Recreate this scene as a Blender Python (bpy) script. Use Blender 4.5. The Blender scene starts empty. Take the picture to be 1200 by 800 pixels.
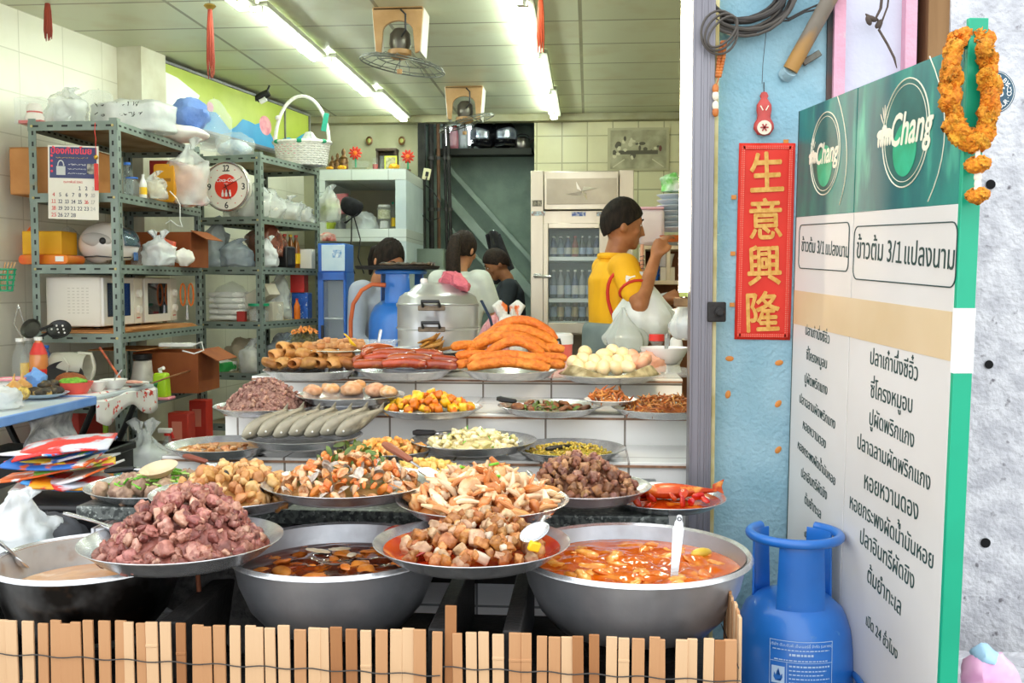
import bpy, bmesh, math, random
from mathutils import Vector, Matrix, Euler, noise, geometry
# ------------------------------------------------------------------ camera, world, exposure
SC = bpy.context.scene
COL = SC.collection
F = 1166.667
EYE = 1.35
PITCH = math.atan(65 / F)
YAW = math.atan(90 / F * math.cos(PITCH))
cam = bpy.data.cameras.new('camera')
cam.lens = 35.0
cam.sensor_width = 36.0
cam.clip_start = .05
cam_ob = bpy.data.objects.new('camera', cam)
COL.objects.link(cam_ob)
cam_ob.location = (0, 0, EYE)
cam_ob.rotation_euler = (math.pi / 2 - PITCH, 0, YAW)
SC.camera = cam_ob
SC.view_settings.view_transform = 'Standard'
SC.view_settings.look = 'None'
SC.view_settings.gamma = 1.0
SC.view_settings.use_curve_mapping = False
SC.view_settings.exposure = 1.2
world = bpy.data.worlds.new('overcast_sky')
SC.world = world
world.use_nodes = True
_bg = world.node_tree.nodes['Background']
_bg.inputs[0].default_value = (.93, .97, 1.0, 1)
_bg.inputs[1].default_value = 1.08
SC.cycles.max_bounces = 8
SC.cycles.transparent_max_bounces = 24
SC.cycles.caustics_reflective = False
SC.cycles.caustics_refractive = False
SC.cycles.sample_clamp_indirect = 6.0
TUBE_POWER = 22.0
# ------------------------------------------------------------------ picture <-> place
_R = Euler((math.pi / 2 - PITCH, 0, YAW)).to_matrix()
def ray(x, y):
 return _R @ Vector((x - 600, 400 - y, -F))
def P(x, y, Y):
 d = ray(x, y); t = Y / d.y
 return Vector((d.x * t, Y, EYE + d.z * t))
def Zp(x, y, z):
 d = ray(x, y); t = (z - EYE) / d.z
 return Vector((d.x * t, d.y * t, z))
def A(x, Y, z):
 p = P(x, 335, Y); return Vector((p.x, Y, z))
def S(px, Y):
 return px * Y / F
# ------------------------------------------------------------------ materials
def lin(h):
 h = h.lstrip('#')
 r = [int(h[i:i + 2], 16) / 255 for i in (0, 2, 4)]
 return tuple((c / 12.92 if c <= .04045 else ((c + .055) / 1.055) ** 2.4) for c in r) + (1,)
_M = {}
def M(name, c='#808080', c2=None, sc=10, rough=.5, metal=0, bump=0, bsc=60, alpha=1, rnd=0, coat=0,
  trans=0, emit=0, lo=.38, hi=.62, stretch=(1, 1, 1), c3=None, sc3=4, lo3=.55, hi3=.7, sss=0, detail=4, spec=.5):
 if name in _M: return _M[name]
 m = bpy.data.materials.new(name); m.use_nodes = True
 nt = m.node_tree; n = nt.nodes; L = nt.links
 b = n['Principled BSDF']
 b.inputs['Roughness'].default_value = rough
 b.inputs['Metallic'].default_value = metal
 b.inputs['Alpha'].default_value = alpha
 b.inputs['Coat Weight'].default_value = coat
 b.inputs['Transmission Weight'].default_value = trans
 b.inputs['Specular IOR Level'].default_value = spec
 b.inputs['Base Color'].default_value = lin(c)
 if sss:
  b.inputs['Subsurface Weight'].default_value = sss
  b.inputs['Subsurface Radius'].default_value = (.01, .004, .002)
 if emit:
  b.inputs['Emission Color'].default_value = lin(c)
  b.inputs['Emission Strength'].default_value = emit
 tc = n.new('ShaderNodeTexCoord'); mp = n.new('ShaderNodeMapping')
 mp.inputs['Scale'].default_value = stretch
 L.new(tc.outputs['Object'], mp.inputs['Vector'])
 out = None
 def layer(prev, colr, scale, a0, a1):
  t = n.new('ShaderNodeTexNoise'); t.inputs['Scale'].default_value = scale; t.inputs['Detail'].default_value = detail
  L.new(mp.outputs[0], t.inputs['Vector'])
  r = n.new('ShaderNodeMapRange'); r.inputs[1].default_value = a0; r.inputs[2].default_value = a1
  L.new(t.outputs['Fac'], r.inputs[0])
  x = n.new('ShaderNodeMix'); x.data_type = 'RGBA'
  L.new(r.outputs[0], x.inputs[0])
  if prev is None: x.inputs[6].default_value = lin(c)
  else: L.new(prev, x.inputs[6])
  x.inputs[7].default_value = lin(colr)
  return x.outputs[2]
 if c2: out = layer(out, c2, sc, lo, hi)
 if c3: out = layer(out, c3, sc3, lo3, hi3)
 if rnd:
  oi = n.new('ShaderNodeObjectInfo'); hs = n.new('ShaderNodeHueSaturation')
  r = n.new('ShaderNodeMapRange'); r.inputs[3].default_value = 1 - rnd; r.inputs[4].default_value = 1 + rnd
  L.new(oi.outputs['Random'], r.inputs[0]); L.new(r.outputs[0], hs.inputs['Value'])
  r2 = n.new('ShaderNodeMapRange'); r2.inputs[3].default_value = .5 - rnd * .05; r2.inputs[4].default_value = .5 + rnd * .05
  mu = n.new('ShaderNodeMath'); mu.operation = 'FRACT'
  m7 = n.new('ShaderNodeMath'); m7.operation = 'MULTIPLY'; m7.inputs[1].default_value = 7.31
  L.new(oi.outputs['Random'], m7.inputs[0]); L.new(m7.outputs[0], mu.inputs[0]); L.new(mu.outputs[0], r2.inputs[0])
  L.new(r2.outputs[0], hs.inputs['Hue'])
  if out is None: hs.inputs['Color'].default_value = lin(c)
  else: L.new(out, hs.inputs['Color'])
  out = hs.outputs[0]
 if out is not None: L.new(out, b.inputs['Base Color'])
 if bump:
  t = n.new('ShaderNodeTexNoise'); t.inputs['Scale'].default_value = bsc; t.inputs['Detail'].default_value = 5
  L.new(mp.outputs[0], t.inputs['Vector'])
  bp = n.new('ShaderNodeBump'); bp.inputs['Strength'].default_value = min(1, bump); bp.inputs['Distance'].default_value = .01
  L.new(t.outputs['Fac'], bp.inputs['Height']); L.new(bp.outputs[0], b.inputs['Normal'])
 _M[name] = m
 return m
def tile_mat(name, c, c2, grout, w, h, gs=.003, rough=.25, axis='XZ', off=(0, 0), offset=0.0, dirt=None, bump=.3):
 """square tiles drawn by a brick texture in the object's own metres"""
 if name in _M: return _M[name]
 m = bpy.data.materials.new(name); m.use_nodes = True
 nt = m.node_tree; n = nt.nodes; L = nt.links; b = n['Principled BSDF']
 tc = n.new('ShaderNodeTexCoord'); sp = n.new('ShaderNodeSeparateXYZ'); cb = n.new('ShaderNodeCombineXYZ')
 L.new(tc.outputs['Object'], sp.inputs[0])
 L.new(sp.outputs[axis[0]], cb.inputs[0]); L.new(sp.outputs[axis[1]], cb.inputs[1])
 mp = n.new('ShaderNodeMapping'); mp.inputs['Location'].default_value = (off[0], off[1], 0)
 L.new(cb.outputs[0], mp.inputs[0])
 br = n.new('ShaderNodeTexBrick'); br.offset = offset; br.squash = 1
 br.inputs['Color1'].default_value = lin(c); br.inputs['Color2'].default_value = lin(c2); br.inputs['Mortar'].default_value = lin(grout)
 br.inputs['Scale'].default_value = 1; br.inputs['Mortar Size'].default_value = gs
 br.inputs['Brick Width'].default_value = w; br.inputs['Row Height'].default_value = h
 L.new(mp.outputs[0], br.inputs['Vector'])
 out = br.outputs['Color']
 if dirt:
  t = n.new('ShaderNodeTexNoise'); t.inputs['Scale'].default_value = 3; t.inputs['Detail'].default_value = 6
  L.new(tc.outputs['Object'], t.inputs['Vector'])
  r = n.new('ShaderNodeMapRange'); r.inputs[1].default_value = .5; r.inputs[2].default_value = .8; r.inputs[4].default_value = .7
  L.new(t.outputs['Fac'], r.inputs[0])
  x = n.new('ShaderNodeMix'); x.data_type = 'RGBA'; L.new(r.outputs[0], x.inputs[0]); L.new(out, x.inputs[6]); x.inputs[7].default_value = lin(dirt)
  out = x.outputs[2]
 L.new(out, b.inputs['Base Color'])
 b.inputs['Roughness'].default_value = rough
 bp = n.new('ShaderNodeBump'); bp.inputs['Strength'].default_value = bump; bp.inputs['Distance'].default_value = .004; bp.invert = True
 L.new(br.outputs['Fac'], bp.inputs['Height']); L.new(bp.outputs[0], b.inputs['Normal'])
 _M[name] = m
 return m
# ------------------------------------------------------------------ mesh building
class MB:
 def __init__(s): s.v = []; s.f = []; s.mi = []
 def add(s, vs, fs, mi=0):
  o = len(s.v); s.v += [tuple(v) for v in vs]
  for f in fs: s.f.append([i + o for i in f]); s.mi.append(mi)
  return s
 def box(s, c, d, rot=None, mi=0, taper=1):
  hx, hy, hz = d[0] / 2, d[1] / 2, d[2] / 2
  vs = []
  for z in (-1, 1):
   k = taper if z > 0 else 1
   for x, y in ((-1, -1), (1, -1), (1, 1), (-1, 1)): vs.append(Vector((x * hx * k, y * hy * k, z * hz)))
  if rot is not None:
   R = Euler(rot).to_matrix() if not isinstance(rot, Matrix) else rot
   vs = [R @ v for v in vs]
  c = Vector(c)
  return s.add([v + c for v in vs], [(3, 2, 1, 0), (4, 5, 6, 7), (0, 1, 5, 4), (1, 2, 6, 5), (2, 3, 7, 6), (3, 0, 4, 7)], mi)
 def lathe(s, prof, n=32, c=(0, 0, 0), mi=0, sx=1, sy=1, close=False):
  vs = []; fs = []; rings = []
  for r, z in prof:
   if r < 1e-6: rings.append([len(vs)]); vs.append((c[0], c[1], c[2] + z))
   else:
    rings.append(list(range(len(vs), len(vs) + n)))
    for k in range(n):
     a = 2 * math.pi * k / n
     vs.append((c[0] + r * sx * math.cos(a), c[1] + r * sy * math.sin(a), c[2] + z))
  for a, b in zip(rings, rings[1:]):
   if len(a) == 1 and len(b) == 1: continue
   for k in range(n):
    k2 = (k + 1) % n
    if len(a) == 1: fs.append((a[0], b[k2], b[k]))
    elif len(b) == 1: fs.append((a[k], a[k2], b[0]))
    else: fs.append((a[k], a[k2], b[k2], b[k]))
  return s.add(vs, fs, mi)
 def tube(s, pts, r, n=8, mi=0, closed=False, flat=1.0):
  pts = [Vector(p) for p in pts]; m = len(pts)
  rr = r if isinstance(r, (list, tuple)) else [r] * m
  vs = []; fs = []; up = None
  for i, p in enumerate(pts):
   if closed: d = pts[(i + 1) % m] - pts[i - 1]
   elif i == 0: d = pts[1] - pts[0]
   elif i == m - 1: d = pts[-1] - pts[-2]
   else: d = pts[i + 1] - pts[i - 1]
   d = d.normalized() if d.length > 1e-9 else Vector((0, 0, 1))
   if up is None:
    up = d.orthogonal().normalized() if abs(d.z) > .95 else Vector((0, 0, 1))
   u = (up - d * up.dot(d))
   u = u.normalized() if u.length > 1e-6 else d.orthogonal().normalized()
   w = d.cross(u); up = u
   for k in range(n):
    a = 2 * math.pi * k / n
    vs.append(p + (u * math.cos(a) * flat + w * math.sin(a)) * rr[i])
  for i in range(m if closed else m - 1):
   j = (i + 1) % m
   for k in range(n):
    k2 = (k + 1) % n
    fs.append((i * n + k, i * n + k2, j * n + k2, j * n + k))
  if not closed:
   fs.append(tuple(range(n - 1, -1, -1))); fs.append(tuple((m - 1) * n + k for k in range(n)))
  return s.add(vs, fs, mi)
 def ell(s, c, r, n=16, m=10, rot=None, mi=0):
  vs = []; fs = []
  R = Euler(rot).to_matrix() if rot is not None and not isinstance(rot, Matrix) else rot
  for i in range(m + 1):
   t = math.pi * i / m
   for k in range(n):
    a = 2 * math.pi * k / n
    v = Vector((r[0] * math.sin(t) * math.cos(a), r[1] * math.sin(t) * math.sin(a), -r[2] * math.cos(t)))
    if R is not None: v = R @ v
    vs.append(v + Vector(c))
  for i in range(m):
   for k in range(n):
    k2 = (k + 1) % n
    fs.append((i * n + k, i * n + k2, (i + 1) * n + k2, (i + 1) * n + k))
  return s.add(vs, fs, mi)
 def prism(s, poly, depth, mi=0, org=(0, 0, 0), ax=((1, 0, 0), (0, 0, 1), (0, 1, 0))):
  """poly 2-D (counter-clockwise in ax0, ax1) pushed along ax2"""
  o = Vector(org); a, b, d = (Vector(q) for q in ax); n = len(poly)
  vs = [o + a * x + b * y for x, y in poly] + [o + a * x + b * y + d * depth for x, y in poly]
  fs = [tuple(range(n)), tuple(range(2 * n - 1, n - 1, -1))] + [(i, i + n, (i + 1) % n + n, (i + 1) % n) for i in range(n)]
  return s.add(vs, fs, mi)
 def grid(s, fn, nu, nv, mi=0, closed_u=False):
  vs = [fn(i / (nu if closed_u else nu - 1), j / (nv - 1)) for j in range(nv) for i in range(nu)]
  fs = []
  for j in range(nv - 1):
   for i in range(nu if closed_u else nu - 1):
    i2 = (i + 1) % nu
    fs.append((j * nu + i, j * nu + i2, (j + 1) * nu + i2, (j + 1) * nu + i))
  return s.add(vs, fs, mi)
 def mesh(s, name, mats, smooth=True):
  me = bpy.data.meshes.new(name)
  me.from_pydata(s.v, [], s.f)
  bm = bmesh.new(); bm.from_mesh(me)
  bmesh.ops.remove_doubles(bm, verts=bm.verts, dist=1e-6)
  bmesh.ops.recalc_face_normals(bm, faces=bm.faces)
  bm.to_mesh(me); bm.free()
  for mt in (mats if isinstance(mats, (list, tuple)) else [mats]): me.materials.append(mt)
  if len(me.polygons) == len(s.mi):
   me.polygons.foreach_set('material_index', s.mi)
  if smooth: me.shade_smooth()
  if smooth is True: me.set_sharp_from_angle(angle=math.radians(38))
  return me
 def build(s, name, mats, parent=None, smooth=True, bevel=0, solid=0, loc=None, rot=None, sub=0, remesh=0, soft=0):
  o = bpy.data.objects.new(name, s.mesh(name, mats, smooth)); COL.objects.link(o)
  if parent is not None: o.parent = parent
  if loc is not None: o.location = loc
  if rot is not None: o.rotation_euler = rot
  if solid: q = o.modifiers.new('thickness', 'SOLIDIFY'); q.thickness = solid; q.offset = 0
  if bevel: q = o.modifiers.new('edges', 'BEVEL'); q.width = bevel; q.segments = 2; q.limit_method = 'ANGLE'
  if sub: q = o.modifiers.new('round', 'SUBSURF'); q.levels = sub; q.render_levels = sub
  if remesh:
   q = o.modifiers.new('skin', 'REMESH'); q.mode = 'VOXEL'; q.voxel_size = remesh; q.use_smooth_shade = True
  if soft: q = o.modifiers.new('soft', 'SMOOTH'); q.iterations = soft; q.factor = .5
  return o
def tag(o, label=None, cat=None, group=None, kind=None):
 if label: o['label'] = label
 if cat: o['category'] = cat
 if group: o['group'] = group
 if kind: o['kind'] = kind
 return o
def thing(name, label, cat, loc=(0, 0, 0), rotz=0, group=None):
 o = bpy.data.objects.new(name, None); COL.objects.link(o)
 o.location = loc; o.rotation_euler = (0, 0, rotz); o.empty_display_size = .05
 return tag(o, label, cat, group)
def kids(o): return [c for c in bpy.data.objects if c.parent == o]
def dup(root, loc, rotz=None, label=None, group=None):
 r = root.copy(); COL.objects.link(r); r.location = loc
 if rotz is not None: r.rotation_euler = (0, 0, rotz)
 if label: r['label'] = label
 if group: r['group'] = group
 for ch in kids(root):
  c = ch.copy(); COL.objects.link(c); c.parent = r
  for g in kids(ch):
   d = g.copy(); COL.objects.link(d); d.parent = c
 return r
def struct(o): o['kind'] = 'structure'; return o
def wob(v, amp, sc, seed=0):
 v = Vector(v); q = v * sc + Vector((seed * 3.7, seed * 1.3, seed * 2.1))
 return v + noise.noise_vector(q) * amp
def roundrect(w, h, r, n=5):
 pts = []
 for cx, cy, a0 in ((w / 2 - r, -h / 2 + r, -90), (w / 2 - r, h / 2 - r, 0), (-w / 2 + r, h / 2 - r, 90), (-w / 2 + r, -h / 2 + r, 180)):
  for k in range(n + 1):
   a = math.radians(a0 + 90 * k / n); pts.append((cx + r * math.cos(a), cy + r * math.sin(a)))
 return pts
# ------------------------------------------------------------------ writing (outlines filled by winding rule, stacked Thai tone marks lifted)
_TM = {}
def _outline(s, size, shear=0, offset=0):
 c = bpy.data.curves.new('writing', 'FONT'); c.body = s; c.size = size; c.shear = shear; c.offset = offset
 c.fill_mode = 'NONE'; c.resolution_u = 3
 o = bpy.data.objects.new('writing', c); COL.objects.link(o)
 bpy.context.view_layer.update()
 me = bpy.data.meshes.new_from_object(o.evaluated_get(bpy.context.evaluated_depsgraph_get()))
 vs = [v.co.to_2d() for v in me.vertices]; adj = {}
 for e in me.edges:
  a, b = e.vertices; adj.setdefault(a, []).append(b); adj.setdefault(b, []).append(a)
 loops = []; seen = set()
 for st in range(len(vs)):
  if st in seen or st not in adj: continue
  lp = [st]; seen.add(st); cur = st
  while True:
   nx = [q for q in adj[cur] if q not in seen]
   if not nx: break
   cur = nx[0] if not (cur == st and (st + 1) in nx) else st + 1
   seen.add(cur); lp.append(cur)
  if len(lp) > 2: loops.append([vs[i] for i in lp])
 bpy.data.objects.remove(o); bpy.data.curves.remove(c); bpy.data.meshes.remove(me)
 return loops
def _adv(s, size, shear=0):
 if not s: return 0
 k = (s, size, shear)
 if k not in _TM:
  mx = lambda t: max(p.x for l in _outline(t, size) for p in l)
  _TM[k] = mx(s + 'I') - mx('I')
 return _TM[k]
UP = 'ิีึืั็ํ'; TONE = '่้๊๋์'
def write(s, size, mats, parent, loc=(0, 0, 0), rot=(0, 0, 0), align='C', shear=0, offset=0, sx=1, depth=0, name='lettering', mi=None, valign=False):
 base = ''; lifts = []
 for i, ch in enumerate(s):
  if ch in TONE and i and (s[i - 1] in UP or (i + 1 < len(s) and s[i + 1] == 'ำ')):
   lifts.append((base, ch, .13 * size if s[i - 1] in UP else .15 * size)); continue
  base += ch
 loops = []; cur = 0.0; segs = base.split('1')
 for i, sgm in enumerate(segs):
  if sgm:
   loops += [[p + Vector((cur, 0)) for p in l] for l in _outline(sgm, size, shear)]; cur += _adv(sgm, size, shear)
  if i < len(segs) - 1:
   g = _outline('１', size * .92, shear); gx = min(p.x for l in g for p in l)
   loops += [[p + Vector((cur + .07 * size - gx, 0)) for p in l] for l in g]; cur += size * .42
 for pre, ch, dz in lifts:
  dx = _adv(pre, size)
  loops += [[p + Vector((dx, dz)) for p in l] for l in _outline(ch, size, shear)]
 verts = []; faces = []; sg = []
 loops = [l for l in loops if abs(sum(l[i - 1].x * l[i].y - l[i].x * l[i - 1].y for i in range(len(l)))) > 1e-9]
 def inside(p, l):
  r = False
  for i in range(len(l)):
   a, b = l[i - 1], l[i]
   if (a.y > p.y) != (b.y > p.y) and p.x < (b.x - a.x) * (p.y - a.y) / (b.y - a.y) + a.x: r = not r
  return r
 for l in loops:
  if sum(l[i - 1].x * l[i].y - l[i].x * l[i - 1].y for i in range(len(l))) < 0: l.reverse()
 dep_ = [sum(1 for q in loops if q is not l and all(inside(p, q) for p in l)) % 2 for l in loops]
 for l, dp in zip(loops, dep_):
  dep = dp
  faces.append(list(range(len(verts), len(verts) + len(l)))); verts += [Vector(p) for p in l]; sg.append(-1 if dep % 2 else 1)
 # scale up so the triangulation tolerance is relative to the glyph size
 k = 100 / size
 ov, oe, of, _, _, orig = geometry.delaunay_2d_cdt([v * k for v in verts], [], faces, 1, 1e-4)
 keep = [f for f, og in zip(of, orig) if sum(sg[i] for i in og) != 0]
 xs = [v.x / k for v in ov]
 x0, x1 = min(xs), max(xs); ys = [v.y / k for v in ov]
 dx = {'C': -(x0 + x1) / 2, 'L': -x0, 'R': -x1}[align]
 dy = -(min(ys) + max(ys)) / 2 if valign else 0
 me = bpy.data.meshes.new(name)
 pv = [((v.x / k + dx) * sx, v.y / k + dy, 0) for v in ov]; nv = len(pv); kp = list(keep)
 for q, (ox, oy) in enumerate(((-1, 0), (1, 0), (0, 1), (0, -1)) if offset else ()):
  pv += [(x + ox * offset, y + oy * offset, .00004 * (q + 1)) for x, y, z in pv[:nv]]; kp += [[i + nv * (q + 1) for i in f] for f in keep]
 me.from_pydata(pv, [], kp)
 me.materials.append(mats)
 o = bpy.data.objects.new(name, me); COL.objects.link(o); o.parent = parent
 o.location = loc; o.rotation_euler = rot
 q = o.modifiers.new('ink', 'SOLIDIFY'); q.thickness = depth or .0008; q.offset = 0
 return o
STAND = (math.pi / 2, 0, 0)
# ================================================================== THE SETTING
rng = random.Random(7)
STEEL = M('brushed_steel', '#dcdcdd', '#c4c6c9', sc=30, rough=.27, metal=.82, bump=.04, bsc=200)
POTM = M('dull_aluminium', '#c6c7ca', '#a9abb0', sc=6, rough=.36, metal=.78, bump=.05, bsc=90, c3='#7a7672', sc3=5, lo3=.62, hi3=.85)
WOKM = M('sooty_wok_steel', '#77787a', '#2a2725', sc=6, rough=.38, metal=1, bump=.08, bsc=60, lo=.4, hi=.6, c3='#6b4a2c', sc3=9, lo3=.6, hi3=.75)
BLACK = M('black_iron', '#121110', '#262321', sc=20, rough=.65, bump=.3, bsc=80)
BLACKPL = M('black_plastic', '#151517', rough=.4)
WHITEPL = M('white_plastic', '#ecebe6', rough=.35)
CREAMPL = M('cream_plastic', '#e9e4d4', '#dcd6c4', sc=3, rough=.4)
WIREM = M('dark_wire', '#3a3836', rough=.5)
CARD = M('cardboard', '#c98d55', '#bb7f49', sc=5, rough=.85, bump=.1, bsc=40)
CARDD = M('brown_board', '#9c5523', '#8a4519', sc=4, rough=.7)
WOOD = M('pale_wood', '#b98655', '#9a6a3e', sc=12, rough=.7, stretch=(1, 1, .1))
RED = M('red_plastic', '#d6322a', rough=.4)
ORANGE = M('orange_plastic', '#f07a1c', rough=.45)
YELLOW = M('yellow_plastic', '#f3c521', rough=.5)
BLUEP = M('blue_plastic', '#2a6fd0', rough=.4)
GREENP = M('green_plastic', '#139a6c', rough=.4)
LIME = M('lime_plastic', '#a9d21f', rough=.4)
PINK = M('pink_plastic', '#e58f9d', rough=.45)
BAG = M('clear_white_bag', '#f2f6f4', '#e3eae8', sc=8, rough=.16, alpha=.4, bump=1, bsc=13, coat=.8)
BAGW = M('white_bag', '#f1f3f2', '#dde4e4', sc=6, rough=.28, alpha=.72, bump=1, bsc=14, coat=.3)
BAGB = M('bluegrey_bag', '#b9c6cf', '#94a4b0', sc=6, rough=.25, alpha=.7, bump=1, bsc=14, coat=.4)
BAGR = M('brown_red_bag', '#9a5b45', '#6e3a2c', sc=7, rough=.25, alpha=.8, bump=1, bsc=14, coat=.4)
CLEAR = M('clear_plastic', '#eef6f6', rough=.08, alpha=.2, coat=.5)
GLASS = M('thin_glass', '#dfeeee', rough=.03, alpha=.1, coat=.6)
INK = M('dark_green_ink', '#23403c', rough=.6)
INKB = M('black_ink', '#1c1c1c', rough=.6)
INKW = M('white_ink', '#f6f6f2', rough=.6)
INKR = M('red_ink', '#d8362e', rough=.6)
GOLD = M('gold_ink', '#e8b45c', '#d79a3c', sc=60, rough=.45)
# ---- floors
fl = struct(MB().box((-1, 6.6, -.05), (8, 7.4, .1)).build('floor', tile_mat('floor_tiles', '#9d948a', '#8f877e', '#5f5a55', .3, .3, axis='XY', rough=.4)))
gd = struct(MB().box((0, -2.6, -.05), (18, 11, .1)).build('floor_pavement', M('pavement', '#9a9792', '#85827d', sc=3, rough=.9, bump=.3)))
# ---- ceiling: plastic panels in a grid
HC = EYE + 1.65
ceil_m = tile_mat('ceiling_panels', '#cfd2b8', '#c4c8ac', '#7f7d62', 1.2, .6, gs=.012, axis='XY', off=(.06, -5.72 + 6 * .6), rough=.35, bump=.25, dirt='#b9ab86')
struct(MB().box((-1.1, 6.55, HC + .04), (5.2, 7.3, .08)).build('ceiling', ceil_m))
# ---- left wall, splayed like the photograph's
LW = tile_mat('cream_wall_tiles', '#ebe8d8', '#e6e3d2', '#cfcbb8', .4, .25, gs=.004, axis='YZ', rough=.3, dirt='#d9d3bd', bump=.15)
def wl(y): return -3.42 + .15 * (y - 5.75)
ang = math.atan(.15)
w = MB().box((-.05, 0, HC / 2), (.1, 8.0, HC)).build('wall_left', LW, loc=(wl(6.6) , 6.6, 0), rot=(0, 0, -ang)); struct(w)
# pillar boxed out of the left wall
pm = M('painted_pillar', '#d9d6c2', '#c9c3aa', sc=4, rough=.7)
pY = 6.9
struct(MB().box((wl(pY) + .09, pY, HC / 2), (.2, .3, HC), rot=(0, 0, -ang)).build('wall_left_pillar', pm))
# ---- back walls
BY = 9.75
bw = M('dim_plaster', '#b5b396', '#a5a285', sc=3, rough=.8)
xa, xb = P(490, 300, BY).x, P(626, 300, BY).x
struct(MB().box(((-3.4 + xa) / 2, BY + .06, HC / 2), (xa + 3.4, .12, HC)).build('wall_back_left', bw))
tw = tile_mat('back_tiles', '#d9d3ab', '#d2cca3', '#a39d7a', .245, .26, gs=.006, axis='XZ', rough=.3, dirt='#c5bd95', off=(.02, .06))
struct(MB().box(((1.6 + xb) / 2, BY + .06, HC / 2), (1.6 - xb, .12, HC)).build('wall_back_right', tw))
gw = M('green_grey_concrete', '#8fa397', '#7f9387', sc=5, rough=.75, bump=.3, c3='#6d7f75', sc3=2)
struct(MB().box(((xa + xb) / 2, BY + .66, HC / 2), (xb - xa + .5, .1, HC)).build('wall_stairwell_back', gw))
struct(MB().box((xa - .05, BY + .4, HC / 2), (.1, .6, HC)).build('wall_stairwell_left', gw))
struct(MB().box((xb + .05, BY + .4, HC / 2), (.1, .6, HC)).build('wall_stairwell_right', gw))
struct(MB().box(((xa + xb) / 2, BY + .6, HC + .05), (xb - xa + .6, 1.4, .1)).build('ceiling_stairwell', gw))
struct(MB().box(((xa + xb) / 2, BY + .6, -.05), (xb - xa + .6, 1.5, .1)).build('floor_stairwell', gw))
struct(MB().box((-1, BY - .06, HC - .035), (5.0, .12, .07)).build('trim_1', M('beam_paint', '#a6a283', '#97926f', sc=5, rough=.7), bevel=.006))
struct(MB().box((1.45, 6.5, HC / 2), (.1, 7.4, HC)).build('wall_right', tile_mat('right_tiles', '#ddd6b6', '#d8d1b0', '#a39d7a', .25, .25, axis='YZ', gs=.005)))
# ---- stair rails and treads slanting over the stairwell wall
stm = M('stair_stringer', '#a3b5aa', '#93a59b', sc=6, rough=.6)
YS = BY + .5
for k, (x0, y0, x1, y1, w_, dpt) in enumerate(((520, 190, 632, 315, .05, .06), (523, 228, 625, 345, .10, .16), (523, 262, 590, 335, .03, .05))):
 a, b = P(x0, y0, YS), P(x1, y1, YS); d = (b - a)
 an = math.atan2(-d.z, d.x)
 o = MB().box((0, 0, 0), (d.length, dpt, w_)).build('stair_rail' if k != 1 else 'stair_flight', stm, loc=(a + b) / 2, rot=(0, an, 0), bevel=.006)
 tag(struct(o))
# ---- front blue wall (facade) right of the shutter rail
FY = 2.87
blue_m = M('blue_rough_paint', '#9fc4d1', '#88b3c3', sc=5, rough=.75, bump=.55, bsc=70, c3='#6c99a5', sc3=2.2, lo3=.58, hi3=.9)
bx0, bx1 = P(838, 300, FY).x, P(972, 300, FY).x
struct(MB().box(((bx0 + bx1) / 2, FY + .08, 1.6), (bx1 - bx0, .16, 3.2)).build('wall_front_blue', blue_m))
pk = M('pink_flaking_paint', '#e3aebf', '#d79bb0', sc=4, rough=.8, bump=.3, c3='#c9b9bd', sc3=14, lo3=.62, hi3=.68)
wh = M('white_plaster', '#d9dcea', '#cdd1e0', sc=3, rough=.85, bump=.2, bsc=50)
def fstrip(n, x0, x1, m, dy=0, th=.16):
 a, b = P(x0, 200, FY).x, P(x1, 200, FY).x
 return struct(MB().box(((a + b) / 2, FY + th / 2 + dy, 1.6), (b - a, th, 3.2)).build(n, m))
fstrip('trim_2', 966, 973, M('dark_joint', '#5b4a44', '#3d4c4e', sc=8, rough=.9), -.012)
fstrip('trim_3', 972, 985, pk, -.03)
fstrip('wall_front_white', 985, 1054, wh, .01)
fstrip('trim_4', 1054, 1067, pk, -.03)
fstrip('wall_front_gap', 1067, 1082, M('dark_gap', '#20242c', '#2c3c58', sc=12, rough=.9), .06)
fstrip('trim_5', 1080, 1106, M('weathered_timber', '#a07c54', '#7d5c39', sc=9, rough=.9, stretch=(1, 1, .08), bump=.4), -.03)
con_m = M('pitted_concrete', '#d6d7db', '#babbc1', sc=16, rough=.9, bump=.8, bsc=60, c3='#77757a', sc3=30, lo3=.64, hi3=.72, detail=8)
ca, cb_ = P(1104, 200, FY).x, 4.5
con = struct(MB().box(((ca + cb_) / 2, FY + .06, 1.6), (cb_ - ca, .2, 3.2)).build('wall_front_concrete', con_m))
hole_m = M('drill_hole_dark', '#0d0d0e', rough=1)
for x, y, r in ((1161, 216, 4), (1159, 427, 3.6), (1155, 636, 4.2)):
 p = P(x, y, FY - .045)
 tag(MB().lathe([(0, .012), (.7, .012), (.85, .004), (1.0, .009), (1.3, .002), (1.35, 0), (0, 0)], 14).build('anchor_hole', hole_m, loc=p, rot=(math.pi / 2, 0, 0)),
  {216: 'dark drilled anchor hole in concrete wall beside the garland tail', 427: 'dark drilled anchor hole in concrete beside the white band of the post', 636: 'lowest dark chipped anchor hole in the grey concrete wall'}[y], 'hole', None, 'structure').scale = (S(r, FY),) * 3
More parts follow.
